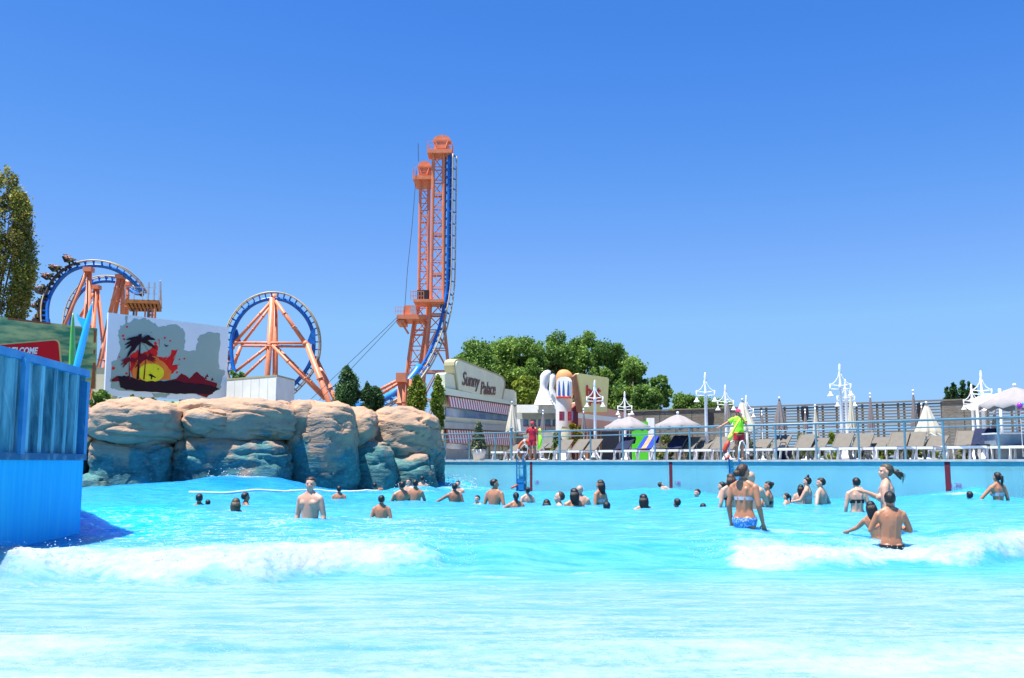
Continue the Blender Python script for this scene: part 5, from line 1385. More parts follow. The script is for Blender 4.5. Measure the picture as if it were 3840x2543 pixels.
def tree(name, px, py_top, py_bot, halfw, D, n, lm, label, shape='round', group=None, clumps=44, seed=1, size=.115, base=DZ, crownbot=None):
    rs = np.random.RandomState(seed)
    p = at(px, HZ, D); z1 = CH + (HZ - py_top) * D / F; z0 = CH + (HZ - py_bot) * D / F; rad = halfw * D / F
    t = thing(name, Vector((p.x, p.y, base)), label, 'tree' if 'tree' in name or name in ('cypress', 'conifer') else 'bush', group)
    P_, tone, C_ = crown(p.x, p.y, z0, z1, rad, n, rs, shape, clumps)
    kp = P_[:, 2] > base + .01; P_, tone = P_[kp], tone[kp]
    me = leaf_mesh('crown', P_ - np.array([p.x, p.y, base]), size, lm, rs, tone=tone)
    o = bpy.data.objects.new('crown', me); COL.objects.link(o); o.parent = t
    g = MB(); g.smooth = True
    top_ = Vector((p.x, p.y, z0 + (z1 - z0) * .6)); r0 = max(.05, rad * .07)
    g.tube([Vector((p.x, p.y, base - .1)), Vector((p.x + rad * .03, p.y, (base + z0) / 2)), Vector((p.x, p.y, z0 + (z1 - z0) * .25)), top_], [r0 * 1.3, r0, r0 * .8, r0 * .3], 8)
    for c in C_[:12]:
        s_ = Vector((p.x, p.y, z0 + (z1 - z0) * rs.uniform(.05, .4)))
        g.tube([s_, (s_ + Vector(c[:3])) / 2 + Vector((0, 0, -.1 * rad)), Vector(c[:3])], [r0 * .45, r0 * .3, r0 * .12], 5)
    g.build('trunk', M['bark'], t)
    return t
G = 'broadleaf trees behind the buildings'
tree('broadleaf_tree', 1790, 1278, 1460, 92, 80, 15300, LM['green'], 'green broadleaf tree rising just behind the script sign board', group=G, seed=11)
tree('broadleaf_tree', 1880, 1246, 1480, 100, 84, 18700, LM['green'], 'broadleaf tree with a wispy top between sign board and cartoon chimneys', group=G, seed=12)
tree('broadleaf_tree', 1975, 1262, 1500, 90, 82, 17000, LM['green'], 'broadleaf tree directly behind the yellow green bush', group=G, seed=13)
tree('broadleaf_tree', 2085, 1240, 1490, 105, 85, 20400, LM['green'], 'tall broadleaf tree behind the orange domed tower', group=G, seed=14)
tree('broadleaf_tree', 2190, 1238, 1500, 100, 86, 18700, LM['green'], 'tallest broadleaf tree above the yellow panel sign', group=G, seed=15)
tree('broadleaf_tree', 2290, 1258, 1560, 95, 82, 18700, LM['green'], 'broadleaf tree just right of the yellow panel sign', group=G, seed=16)
tree('broadleaf_tree', 2378, 1335, 1580, 78, 78, 15300, LM['green'], 'rounder sunlit broadleaf tree above the salmon building end', group=G, seed=17)
tree('broadleaf_tree', 2482, 1390, 1570, 42, 76, 8500, LM['green'], 'slim pointed broadleaf tree at the right edge of the grove', group=G, seed=18)
tree('broadleaf_tree', 2430, 1440, 1590, 60, 74, 9350, LM['green'], 'low broadleaf tree between the round and the slim pointed tree', group=G, seed=19)
tree('broadleaf_tree', 2590, 1478, 1600, 80, 88, 10200, LM['green'], 'low leafy tree peeking over the fence beside the third lamp post', group=G, seed=20)
tree('broadleaf_tree', 2705, 1492, 1600, 55, 90, 6800, LM['green'], 'low leafy tree at the end of the grove behind the cream parasol', group=G, seed=21)
tree('broadleaf_tree', 1705, 1340, 1450, 38, 78, 4420, LM['green'], 'thin twiggy tree between the tall tower and the sign board', group=G, seed=22)
tree('broadleaf_tree', 1930, 1300, 1540, 85, 88, 9000, LM['green'], 'lower broadleaf tree filling behind the cartoon chimneys', group=G, seed=31)
tree('broadleaf_tree', 2140, 1290, 1560, 90, 90, 9000, LM['green'], 'lower broadleaf tree filling behind the round tower and yellow panel', group=G, seed=32)
tree('broadleaf_tree', 2335, 1325, 1600, 85, 86, 9000, LM['green'], 'lower broadleaf tree filling behind the salmon building end', group=G, seed=33)
tree('lime_tree', 1972, 1392, 1540, 62, 72, 6500, LM['lime'], 'yellow green bushy tree left of the white cartoon chimneys', seed=23, size=.13)
CS = .31
tree('poplar_tree', -48, 572, 1310, 118, 70, 28000, LM['olive'], 'tall yellowing olive green tree at the edge of the view', shape='cypress', clumps=80, seed=24, size=.11)
CS = .55
tree('cypress', 1297, 1366, 1560, 44, 62, 13300, LM['dark'], 'broad dark conifer right of the loop leg', shape='cypress', group='conifers behind the rocks', clumps=46, seed=25, size=.075)
tree('cypress', 1371, 1425, 1570, 24, 62, 6840, LM['dark'], 'slender dark conifer with pointed top beside the broad dark one', shape='cypress', group='conifers behind the rocks', clumps=30, seed=26, size=.075)
tree('cypress', 1406, 1446, 1570, 30, 63, 7980, LM['dark'], 'dark conifer next to the bright blue low track', shape='cypress', group='conifers behind the rocks', clumps=30, seed=27, size=.075)
tree('cypress', 1562, 1398, 1580, 34, 58, 10450, LM['conif'], 'green conifer in front of the tall tower foot', shape='cypress', group='conifers behind the rocks', clumps=40, seed=28, size=.07)
tree('cypress', 1640, 1392, 1640, 24, 48.2, 10450, LM['conif'], 'narrow bright green conifer touching the script sign building', shape='cypress', group='conifers behind the rocks', clumps=44, seed=29, size=.065)
for i, (px, yt, hw, lb_) in enumerate([(3566, 1447, 12, 'shortest first dark cypress spire above the fence'), (3590, 1428, 15, 'second dark cypress spire from the low end above the fence'), (3627, 1418, 17, 'tallest dark cypress spire above the fence'), (3650, 1426, 11, 'thin dark cypress spire beside the two lamp posts'), (3668, 1440, 12, 'last dark cypress spire partly behind the white sail')]):
    tree('cypress', px, yt, 1560, hw, 70, 1800, LM['dark'], lb_, shape='cypress', group='cypress spires behind the fence', clumps=22, seed=40 + i, size=.13)
bs = [(345, 1470, 1515, 30, 40, 'green'), (372, 1462, 1512, 28, 41, 'green'), (430, 1484, 1510, 20, 42, 'green'), (480, 1486, 1508, 14, 42, 'green'), (515, 1486, 1508, 10, 42, 'green'),
      (565, 1488, 1510, 9, 42.5, 'grass'), (600, 1492, 1520, 14, 42.5, 'grass'), (640, 1498, 1525, 14, 42.5, 'grass'), (690, 1500, 1525, 14, 42.5, 'grass'), (715, 1506, 1525, 10, 43, 'grass'), (755, 1506, 1522, 6, 43, 'grass'), (870, 1385, 1410, 20, 60, 'green'), (895, 1392, 1410, 14, 60, 'green')]
for i, (px, yt, yb, hw, D, k) in enumerate(bs):
    ords = ['first', 'second', 'third', 'fourth', 'fifth', 'sixth', 'seventh', 'eighth', 'ninth', 'tenth', 'eleventh', 'twelfth', 'thirteenth']
    tree('shrub', px, yt, yb + 25, hw, D, 700 if hw > 15 else 350, LM[k], ('small green' if k == 'green' else 'sparse yellowish') + ' shrub above the rocks, %s from the blue wall' % ords[i], group='shrubs above the rocks', clumps=9, seed=60 + i, size=.09)
g = MB(); a, b = at(320, 1560, 38.8), at(900, 1560, 41.5)
g.smooth = True
n_ = 40; vs = []
for k in range(n_ + 1):
    f = k / n_; p = a + (b - a) * f
    h0 = CH + (HZ - 1512 + 6 * mnoise.noise(Vector((k * .4, 0, 0)))) * 42 / F
    vs += [Vector((p.x, p.y - .1, DZ)), Vector((p.x, p.y + .8, h0 - .35)), Vector((p.x * 1.04, p.y + 2.6, h0 + .1)), Vector((p.x * 1.08, p.y + 5.0, DZ))]
g.add(vs, [(4 * k + j, 4 * k + 4 + j, 4 * k + 5 + j, 4 * k + 1 + j) for k in range(n_) for j in range(3)])
tag(g.build('planted_bank', mat('dry_bank_soil', (.42, .36, .20), .95, .2, 1.2, col2=(.16, .22, .06), bump=.3, bscale=8)), kind='structure')
# grassy bushes along the fence
rs0 = random.Random(9)
ORD = 'zeroth first second third fourth fifth sixth seventh eighth ninth tenth eleventh twelfth thirteenth fourteenth fifteenth sixteenth seventeenth eighteenth nineteenth twentieth twenty-first twenty-second twenty-third twenty-fourth twenty-fifth twenty-sixth'.split()
k = 0
for px in list(range(2440, 3900, 62)):
    D = float(np.interp(px, [2440, 3900], [62, 49])); k += 1
    px_ = px + rs0.uniform(-14, 14)
    near_ = ['behind the grey open parasol', 'near the third lamp post', 'by the cream parasol', 'below the slatted fence', 'beyond the tall lamp post', 'by the cypress spires'][min(5, int((px - 2440) / 245))]
    tree('bush', px_, 1625 + rs0.uniform(-16, 18), 1810, rs0.uniform(34, 52), D, 3400, LM[rs0.choice(['grass', 'conif', 'grass', 'sage'])],
         '%s grassy bush along the fence foot, counted from the salmon building' % ORD[k], group='bushes along the slat fence', clumps=16, seed=100 + k, size=.11)
tree('flowering_bush', 2160, 1575, 1690, 26, 48, 1500, LM['autumn'], 'yellow orange leaved bush beside the grey parasol and red guard', clumps=14, seed=150, size=.10)
tree('bush', 2092, 1610, 1722, 30, 47, 1400, LM['sage'], 'loose grey green bush behind the second railing bay', clumps=12, seed=151, size=.09)
tree('bush', 2072, 1640, 1722, 18, 46, 700, LM['green'], 'small green bush beneath the grey closed parasol', clumps=8, seed=152, size=.09)
# potted conifer
tt = tree('potted_conifer', 1794, 1580, 1684, 26, 47, 1800, LM['sage'], 'small cone shaped conifer in a white planter by the mint building', shape='cone', clumps=26, seed=153, size=.09)
c = at(1796, HZ, 47); c.z = DZ
g = MB(); g.smooth = True; g.lathe(c, [(.24, 0), (.30, .3), (.34, .52), (.31, .52), (.30, .45)], 20); g.build('planter', M['planter'], tt)
# ------------------------------------------------------------ railing along the pool edge
t = thing('pool_railing', wp(0, .5, DZ), 'blue grey steel railing with posts and two rails along the pool edge', 'railing')
RB = 0.52; RH = 1.2
def ra(px): p = deck(px, RB); return (p - W0 - NN * RB - Vector((0, 0, DZ))).dot(U)
gaps = []
posts = [1602, 1672, 1761, 1858, 1918, 2006, 2098, 2213, 2333, 2453, 2583, 2699, 2824, 2904, 3055, 3213, 3386, 3530, 3736, 3960, 4200]
for px in posts:
    p = wp(ra(px), RB, DZ); g = MB(); r = .035 if px not in (1918, 2006, 2098) else .055
    g.tube([p, p + Vector((0, 0, RH - (.03 if px != 1918 else -.14)))], r, 8)
    if px == 1918: g.smooth = True; g.ball(p + Vector((0, 0, RH + .17)), .07, 10, 8)
    g.build('post', M['steel'], t)
g = MB(); g.smooth = True; g.tube([wp(ra(1600), RB, DZ + RH), wp(ra(4300), RB, DZ + RH)], .038, 8); g.build('top_rail', M['steel'], t)
g = MB(); g.smooth = True; g.tube([wp(ra(1600), RB, DZ + RH - .22), wp(ra(4300), RB, DZ + RH - .22)], .022, 8); g.build('middle_rail', M['steel'], t)

# ------------------------------------------------------------ ladders
def ladder(px, label, panel, extra):
    u = WP.hit(px, HZ)[0]; o = WP.p(u, 0, 0)
    t = thing('pool_ladder', o + Vector((0, 0, -.6)), label, 'ladder')
    for s_ in (-.2, .2):
        g = MB(); g.tube([WP.p(u + s_, -.6, .12), WP.p(u + s_, DZ + .02, .12)], .028, 8); g.build('side_rail', M['ladder'], t)
        g = MB(); g.smooth = True
        g.tube([WP.p(u + s_, DZ + .02, .12), WP.p(u + s_, DZ + .42, .10), WP.p(u + s_, DZ + .62, 0), WP.p(u + s_, DZ + .66, -.14), WP.p(u + s_, DZ + .50, -.30), WP.p(u + s_, DZ, -.38)] if extra else [WP.p(u + s_, DZ + .02, .12), WP.p(u + s_, DZ + .25, .06), WP.p(u + s_, DZ + .32, -.1), WP.p(u + s_, DZ, -.2)], .022, 8)
        g.build('grab_handle', M['white'] if extra else M['steel'], t)
    for z in np.arange(DZ - .32, -.6, -.30):
        g = MB(); g.tube([WP.p(u - .2, z, .12), WP.p(u + .2, z, .12)], .018, 6); g.build('rung', M['ladder'], t)
    if panel:
        g = MB(); q = WP.p(u, DZ - 1.02, .10); g.box(q, (.44, .03, .50), math.atan2(WP.d.y, WP.d.x)); g.build('step_panel', M['ladder'], t)
ladder(1958, 'blue pool ladder with solid lower panel below the guard in red', True, False)
ladder(2760, 'blue pool ladder with white curved handles below the guard in neon green', False, True)
g = MB(); g.smooth = True; g.tube([WP.w(1917, 1831, .3), WP.w(1940, 1819, .15)], [.035, .05], 8)
tag(g.build('float_marker', M['floatred']), 'small red float hanging beside the panelled ladder', 'float')

# floating line
g = MB(); g.smooth = True
ln = [at(px, y, D) for px, y, D in [(710, 1846, 27), (760, 1847, 27), (840, 1849, 27.4), (900, 1844, 28), (960, 1838, 28.6), (1030, 1841, 29), (1090, 1844, 29.4), (1160, 1842, 30), (1220, 1846, 30.6), (1290, 1854, 31), (1340, 1855, 31.4), (1420, 1853, 32)]]
LZ = spline(ln, 5); lx = np.array([[p.x, p.y] for p in LZ]); hz_ = water_h(lx[:, 0], lx[:, 1])[0]
LZ = [Vector((p.x, p.y, max(p.z, float(h_) + .01))) for p, h_ in zip(LZ, hz_)]
g.tube(LZ, .032, 8); tag(g.build('float_line', M['rope']), 'white floating line across the water in front of the rocks', 'float line')

# ------------------------------------------------------------ lamp posts
def lamp(loc, label, rz=0.0):
    t = thing('lamp_post', loc, label, 'lamp post', 'white double armed lamp posts', rz)
    g = MB(); g.smooth = True; g.lathe((0, 0, 0), [(.24, 0), (.24, .10), (.20, .11), (.15, .22), (.10, .36), (.075, .44)], 20); g.build('pedestal', M['white'], t, True)
    g = MB(); g.smooth = True; g.lathe((0, 0, 0), [(.075, .44), (.065, 1.2), (.058, 2.6), (.07, 2.62), (.07, 2.68), (.045, 2.75), (.04, 3.2), (.055, 3.3), (.035, 3.42), (.02, 3.48)], 14); g.build('pole', M['white'], t, True)
    for s_ in (-1, 1):
        g = MB(); g.smooth = True
        g.tube([(0, 0, 2.55), (s_ * .34, 0, 2.57)], .016, 6); g.tube([(0, 0, 2.68), (s_ * .34, 0, 2.72)], .018, 6)
        g.tube([(s_ * .02, 0, 3.22), (s_ * .06, 0, 3.02), (s_ * .15, 0, 2.86), (s_ * .26, 0, 2.76), (s_ * .36, 0, 2.73)], .020, 6)
        g.tube([(s_ * .355, 0, 2.76), (s_ * .355, 0, 2.42)], .026, 6)
        arm = g.build('arm', M['white'], t, True)
        g = MB(); g.smooth = True; g.lathe((s_ * .355, 0, 2.30), [(.125, 0), (.12, .03), (.075, .07), (.045, .12), (.03, .18)], 16); g.build('lamp_shade', M['white'], arm, True)
    return t
LAMPS = [(2652, 94, 'lamp post between the two lifeguards, tallest left of the neon guard'), (3163, 103, 'tallest white lamp post, over the middle of the lounger row'), (2233, 86, 'lamp post in front of the yellow panel sign'),
         (2346, 74, 'small distant lamp post behind the pale grey open parasol'), (2727, 81, 'lamp post directly behind the grey closed parasol beside the neon guard'), (2805, 70, 'distant lamp post behind the cream parasol and neon guard'),
         (3182, 87, 'second lamp post nearly hidden behind the tallest one'), (3697, 96, 'lamp post with tip above the white sail at the far end'), (3658, 82, 'shorter lamp post at the left edge of the white sail')]
lp0 = None
ua = math.atan2(U.y, U.x)
for px, s_, lb_ in LAMPS:
    p = at(px, HZ, F / s_); p.z = DZ
    rz = ua * .35 if px != 3182 else -.2
    if lp0 is None: lp0 = lamp(p, lb_, rz); LK = KIDS(lp0)
    else: copy_tree(lp0, p, rz, label=lb_, kids=LK)

# ------------------------------------------------------------ parasols
def closed(px, yt, yb, w, col, label, skirt=1.0, D=None):
    """closed parasol; canopy rows yt..yb, width w px"""
    D = D or F / 98; p = at(px, HZ, D); p.z = DZ; sc = D / F
    H = CH + (HZ - yt) * sc - DZ; hb = max(.35, CH + (HZ - yb) * sc - DZ); r = w * sc / 2
    t = thing('closed_parasol', p, label, 'parasol', 'closed parasols on the deck')
    g = MB(); g.smooth = True; g.tube([(0, 0, 0), (0, 0, H)], .024, 8); g.build('pole', M['white'], t, True)
    g = MB(); g.smooth = True; g.lathe((0, 0, 0), [(.26, 0), (.26, .05), (.06, .07), (.04, .20)], 16); g.build('base', M['white'], t, True)
    g = MB(); g.smooth = True; n = 40; vs = []; prof = [(0.10, H - .02), (.22, H - .12), (.45, H - (H - hb) * .35), (.70, H - (H - hb) * .62), (.92, H - (H - hb) * .85), (1.0, hb + .04), (.97, hb)]
    rs_ = random.Random(px)
    ph = rs_.uniform(0, 6)
    for f, z in prof:
        for k in range(n):
            q = 2 * math.pi * k / n
            rr = r * f * (1 + .20 * math.cos(8 * q + ph) * min(1, f * 1.3) + .07 * math.cos(3 * q + ph * 2)) * (1 if f < .9 else skirt)
            vs.append((rr * math.cos(q), rr * math.sin(q), z - (.05 * math.cos(8 * q + ph) if f > .95 else 0)))
    fs = [(i * n + k, i * n + (k + 1) % n, (i + 1) * n + (k + 1) % n, (i + 1) * n + k) for i in range(len(prof) - 1) for k in range(n)] + [tuple(range(n)), tuple((len(prof) - 1) * n + k for k in range(n))[::-1]]
    g.add(vs, fs); g.build('canopy', col, t, True)
    g = MB(); g.smooth = True; g.ball((0, 0, H + .03), .045, 10, 8); g.build('finial', M['white'], t, True)
G_, C_c = M['greycanvas'], M['cream']
closed(2190, 1540, 1622, 20, G_, 'grey closed parasol left of the lamp post in front of the yellow sign', D=44)
closed(2037, 1545, 1618, 20, G_, 'grey closed parasol just behind the guard in red', D=43)
closed(1920, 1512, 1618, 44, C_c, 'white closed parasol against the mint building corner', D=47)
closed(2735, 1505, 1602, 30, G_, 'grey closed parasol left of the neon guard head', D=38)
closed(2790, 1503, 1622, 88, C_c, 'wide cream closed parasol behind the neon guard', 1.05, D=37)
closed(2862, 1547, 1605, 14, G_, 'slender grey parasol against the fence right of the cream one', D=46)
closed(2930, 1497, 1612, 48, G_, 'bell shaped grey parasol right of the neon guard', D=37)
closed(3026, 1541, 1612, 17, G_, 'slender grey parasol with white tip before the fence speaker', D=45)
closed(3064, 1525, 1634, 22, C_c, 'slim cream parasol next to the slender grey one', D=38)
closed(3200, 1470, 1604, 28, C_c, 'slim tall cream parasol touching the tallest lamp post', D=37)
closed(3274, 1482, 1614, 25, G_, 'tall grey parasol right of the tallest lamp post', D=37)
closed(3437, 1470, 1608, 25, G_, 'tall grey parasol left of the cream cone parasol', D=35)
closed(3466, 1520, 1590, 18, G_, 'short grey parasol hidden behind the cream cone parasol', D=42)
closed(3484, 1515, 1632, 82, C_c, 'wide cone shaped cream parasol near the far depth stripe', 1.05, D=34)
closed(3738, 1545, 1625, 24, G_, 'grey closed parasol beneath the dark open canopy', D=36)
def openp(px, yt, yb, w, label, under, D, tilt=0, n=8):
    p = at(px, HZ, D); p.z = DZ; sc = D / F; H = CH + (HZ - yt) * sc - DZ; he = CH + (HZ - yb) * sc - DZ; r = w * sc / 2
    t = thing('open_parasol', p, label, 'parasol', 'open parasols on the deck')
    g = MB(); g.smooth = True; g.tube([(0, 0, 0), (0, 0, H)], .026, 8); g.build('pole', M['white'], t, True)
    g = MB(); vs, fs = [], []; N_ = n * 6
    val = he; ring = [(0.0, H), (.33, H - (H - he) * .20), (.66, H - (H - he) * .52), (1.0, he + .13), (1.0, he)]
    for f, z in ring:
        for k in range(N_):
            q = 2 * math.pi * k / N_; u_ = abs(((k % 6) / 6) * 2 - 1)
            rr = r * f * (1 - .05 * (1 - u_) * (f > .3))
            vs.append((rr * math.cos(q), rr * math.sin(q), z - (.05 * (1 - u_) * f if z != he else -.05 * math.cos(12 * q) + .02 * (1 - u_))))
    fs = [(i * N_ + k, i * N_ + (k + 1) % N_, (i + 1) * N_ + (k + 1) % N_, (i + 1) * N_ + k) for i in range(len(ring) - 1) for k in range(N_)]
    g.smooth = True; g.add(vs, fs); g.build('canopy', under, t, True)
    for k in range(n):
        q = 2 * math.pi * k / n; g = MB(); g.tube([(0, 0, H - .06), (r * .5 * math.cos(q), r * .5 * math.sin(q), H - (H - he) * .38 - .05), (r * .98 * math.cos(q), r * .98 * math.sin(q), he + .08)], .012, 5); g.build('rib', M['darksteel'], t, True)
    g = MB(); g.smooth = True; g.ball((0, 0, H + .05), .06, 10, 8); g.build('finial', M['white'], t, True)
openp(2362, 1562, 1612, 158, 'pale grey open parasol in front of the green kiosk', M['palecanvas'], 42.5)
openp(2325, 1570, 1612, 112, 'pale grey open parasol overlapped by the one near the kiosk', M['palecanvas'], 44.5)
openp(2545, 1555, 1606, 172, 'pale grey open parasol by itself before the slat fence', M['palecanvas'], 40)
openp(3822, 1452, 1532, 268, 'big grey open parasol with dark valance at the far end', M['palecanvas'], 30.5)
# white sails
def sail(pts, label, polepx):
    P_ = [at(*p) for p in pts]
    t = thing('shade_sail', Vector((P_[0].x, P_[0].y, DZ)), label, 'shade sail')
    a, b, c, d = P_
    g = MB(); g.smooth = True; vs = []; N_ = 12
    for i in range(N_ + 1):
        for j in range(N_ + 1):
            u, v = i / N_, j / N_
            q = (a * (1 - u) + b * u) * (1 - v) + (d * (1 - u) + c * u) * v
            vs.append(q + Vector((0, 0, -.22 * math.sin(math.pi * u) * math.sin(math.pi * v) - .05 * abs(math.sin(u * 9)))))
    K = N_ + 1
    g.add(vs, [(i * K + j, (i + 1) * K + j, (i + 1) * K + j + 1, i * K + j + 1) for i in range(N_) for j in range(N_)]); g.build('sail_cloth', M['whitefab'], t)
    for px, yt, D in polepx:
        p = at(px, yt, D); g = MB(); g.smooth = True; g.tube([Vector((p.x, p.y, DZ)), p], .055, 10); g.build('pole', M['white'], t)
sail([(3614, 1520, 36), (3765, 1462, 38), (3700, 1535, 34), (3628, 1532, 33.5)], 'white shade sail stretched beside the big open parasol', [(3748, 1458, 38), (3662, 1490, 38)])
sail([(3618, 1502, 39), (3690, 1478, 41), (3760, 1476, 40), (3700, 1512, 37)], 'small white shade sail behind the larger white sail', [(3684, 1470, 41)])

# speakers on the fence
for px, y, lb_ in ((2665, 1572, 'black loudspeaker on the fence right of the third lamp post'), (3018, 1550, 'black loudspeaker on the fence beside a slender grey parasol'), (3455, 1540, 'black loudspeaker on the fence beside the cream cone parasol')):
    D = float(np.interp(px, [2370, 3840], [66.5, 53.5])) - .4; p = at(px, y, D)
    t = thing('loudspeaker', p, lb_, 'loudspeaker', 'loudspeakers on the slat fence')
    g = MB(); g.add([(x * w_, yy, z) for z, w_ in ((-.42, .14), (.0, .2), (.42, .17)) for x, yy in ((-1, -.15), (1, -.15), (1, .15), (-1, .15))], [(0, 1, 5, 4), (1, 2, 6, 5), (2, 3, 7, 6), (3, 0, 4, 7), (4, 5, 9, 8), (5, 6, 10, 9), (6, 7, 11, 10), (7, 4, 8, 11), (3, 2, 1, 0), (8, 9, 10, 11)]); g.build('cabinet', M['black'], t, True)
    g = MB(); g.bar((0, .1, 0), (0, .45, .05), .05); g.build('bracket', M['darksteel'], t, True)

# ------------------------------------------------------------ sun loungers (head end towards +x)
def make_lounger(ang=52):
    t = thing('sun_lounger', (0, 0, 0), 'x', 'sun lounger', 'white framed sun loungers along the railing')
    fab, wh = M['taupe'], M['white']
    for s_ in (-1, 1):
        g = MB(); g.box((-.25, s_ * .31, .36), (1.35, .05, .075)); g.build('side_beam', wh, t, True)
    for x in (-.75, .30):
        for s_ in (-1, 1):
            g = MB(); g.smooth = True; g.tube([(x, s_ * .31, .36), (x - .05, s_ * .315, .20), (x - .12 if x < 0 else x + .12, s_ * .32, .0)], [.045, .038, .05], 8); g.build('leg', wh, t, True)
    g = MB(); g.box((-.93, 0, .36), (.06, .68, .08)); g.box((.40, 0, .34), (.05, .60, .05)); g.build('cross_beam', wh, t, True)
    g = MB(); g.box((-.30, 0, .405), (1.18, .56, .018)); g.build('seat_fabric', fab, t, True)
    a = R(ang); L_ = .78; x0, z0 = .30, .42
    c = Vector((x0 + math.cos(a) * L_ / 2, 0, z0 + math.sin(a) * L_ / 2)); Mx = Matrix.Rotation(-a, 3, 'Y')
    g = MB(); g.box(c, (L_, .54, .02), M=Mx); g.build('backrest_fabric', fab, t, True)
    g = MB()
    for s_ in (-1, 1): g.box(c + Vector((0, s_ * .29, 0)), (L_, .035, .04), M=Mx)
    g.build('backrest_frame', fab, t, True)
    g = MB(); g.box((x0 + math.cos(a) * L_ * .55 + .12, 0, .36 + .02), (.04, .5, .04)); g.bar((x0 + math.cos(a) * L_ * .6, .2, z0 + math.sin(a) * L_ * .6), (x0 + .5, .2, .36), .015); g.bar((x0 + math.cos(a) * L_ * .6, -.2, z0 + math.sin(a) * L_ * .6), (x0 + .5, -.2, .36), .015); g.build('prop_bar', wh, t, True)
    return t
L0 = make_lounger(38); K0 = KIDS(L0); L1 = make_lounger(27); K1 = KIDS(L1); used = set()
LNG = [  # px, metres behind the edge, model, label
 (1905, 2.2, 1, 'lounger with low backrest left of the guard in red'), (1985, 2.5, 1, 'low lounger behind the legs of the guard in red'), (2085, 2.0, 0, 'lounger right of the guard in red, below the small green bush'),
 (2142, 1.7, 0, 'lounger with plain taupe backrest left of the flowering bush'), (2190, 1.9, 0, 'lounger with plain taupe backrest beside the front lamp pedestal'), (2310, 2.0, 0, 'lounger draped in a plain dark navy towel'),
 (2395, 1.8, 0, 'lounger with royal blue and orange printed towel'), (2505, 1.8, 0, 'lounger half covered by a dark towel under the lone open parasol'), (2552, 2.1, 0, 'bare lounger right of the dark towel lounger'),
 (2605, 2.6, 1, 'low bare lounger left of the lamp pedestal'), (2668, 2.4, 0, 'bare lounger between lamp pedestal and neon guard'), (2700, 3.2, 0, 'bare lounger set back behind the neon guard'), (2822, 2.2, 1, 'low lounger right of the ladder with white handles'),
 (2895, 2.2, 0, 'bare lounger next to a dark bag below the bell parasol'), (2985, 1.8, 0, 'bare lounger beneath the two slender parasols'), (3040, 2.0, 1, 'low bare lounger under the slim cream parasol'),
 (3128, 1.6, 0, 'large bare lounger directly left of the tallest lamp post'), (3205, 1.9, 0, 'bare lounger directly right of the tallest lamp post'), (3262, 2.4, 1, 'low bare lounger under the tall grey parasol'),
 (3340, 1.5, 0, 'wide bare lounger midway between tall grey parasols'), (3405, 1.7, 0, 'bare lounger left of the cream cone parasol'), (3478, 2.0, 1, 'low lounger below the cream cone parasol'),
 (3598, 1.6, 0, 'bare lounger right of the far depth stripe'), (3660, 1.7, 0, 'lounger covered by a rumpled navy towel near the sail poles'), (3765, 2.3, 1, 'grey lounger under the dark canopy'), (3838, 2.1, 1, 'navy topped lounger at the edge of the view')]
axis = Vector((.60, .80, 0))
la = math.atan2(axis.y, axis.x)
for i, (px, b, mdl, lb_) in enumerate(LNG):
    src, kk = ((L0, K0), (L1, K1))[mdl]
    p = deck(px + 4, b); rz = la + random.Random(i).uniform(-.06, .06)
    lbl = lb_ if lb_.startswith('l') or True else lb_
    if mdl not in used:
        used.add(mdl); src.location = p; src.rotation_euler.z = rz; src['label'] = 'white framed ' + lbl
    else: copy_tree(src, p, rz, label='white framed ' + lbl, kids=kk)
def towel(px, b, m_, label, ang=38, w=.62, stripe=None):
    p = deck(px + 4, b); t = thing('towel', p, label, 'towel', None, la)
    a = R(ang); pts = [(-.5, .425), (.0, .43), (.29, .445), (.30 + math.cos(a) * .4, .45 + math.sin(a) * .40), (.30 + math.cos(a) * .80, .46 + math.sin(a) * .80), (.36 + math.cos(a) * .80, .40 + math.sin(a) * .78), (.40 + math.cos(a) * .62, .30 + math.sin(a) * .62)]
    g = MB(); g.smooth = True; vs = []
    n = 8
    for th in (0, .022):
        for x, z in pts:
            for k in range(n): vs.append((x, (k / (n - 1) - .5) * w, z + th + .008 * math.sin(k * 2.1 + x * 9)))
    m = len(pts); fs = [(i * n + k, i * n + k + 1, (i + 1) * n + k + 1, (i + 1) * n + k) for i in range(m - 1) for k in range(n - 1)]
    fs += [tuple(q + m * n for q in f)[::-1] for f in fs]
    g.add(vs, fs); g.build('cloth', m_, t, True)
    if stripe:
        g = MB(); g.smooth = True; vs = []
        for x, z in pts[1:5]:
            for k in (2.6, 4.8): vs.append((x + .004, (k / 7 - .5) * w, z + .034))
        g.add(vs, [(0, 1, 3, 2), (2, 3, 5, 4), (4, 5, 7, 6)]); g.build('print', stripe, t, True)
towel(2310, 2.0, M['navy'], 'plain dark navy towel over the lounger by the open parasol')
towel(2395, 1.8, M['royal'], 'royal blue towel with orange print hanging over a backrest', w=.66, stripe=M['towelorange'])
towel(2505, 1.8, M['navy'], 'dark towel bunched on the lounger under the lone parasol')
towel(3660, 1.7, M['navy'], 'rumpled navy towel on the lounger by the sail poles')
towel(3838, 2.1, M['navy'], 'dark navy towel at the far end lounger', 27)
def bag(px, b, m_, sz, label):
    p = deck(px, b); t = thing('bag', p, label, 'bag'); g = MB(); g.smooth = True
    g.ball((0, 0, sz * .45), (sz * .55, sz * .35, sz * .5), 14, 10, .3, px); g.build('body', m_, t, True)
    g = MB(); g.smooth = True; g.tube([(-sz * .3, 0, sz * .8), (-sz * .15, 0, sz * 1.15), (sz * .15, 0, sz * 1.15), (sz * .3, 0, sz * .8)], .015, 6); g.build('handle', m_, t, True)
bag(2932, 2.6, M['navy'], .55, 'dark navy bag beside the bell shaped parasol')
bag(2815, 1.0, M['black'], .22, 'small black bag by the ladder with white handles')
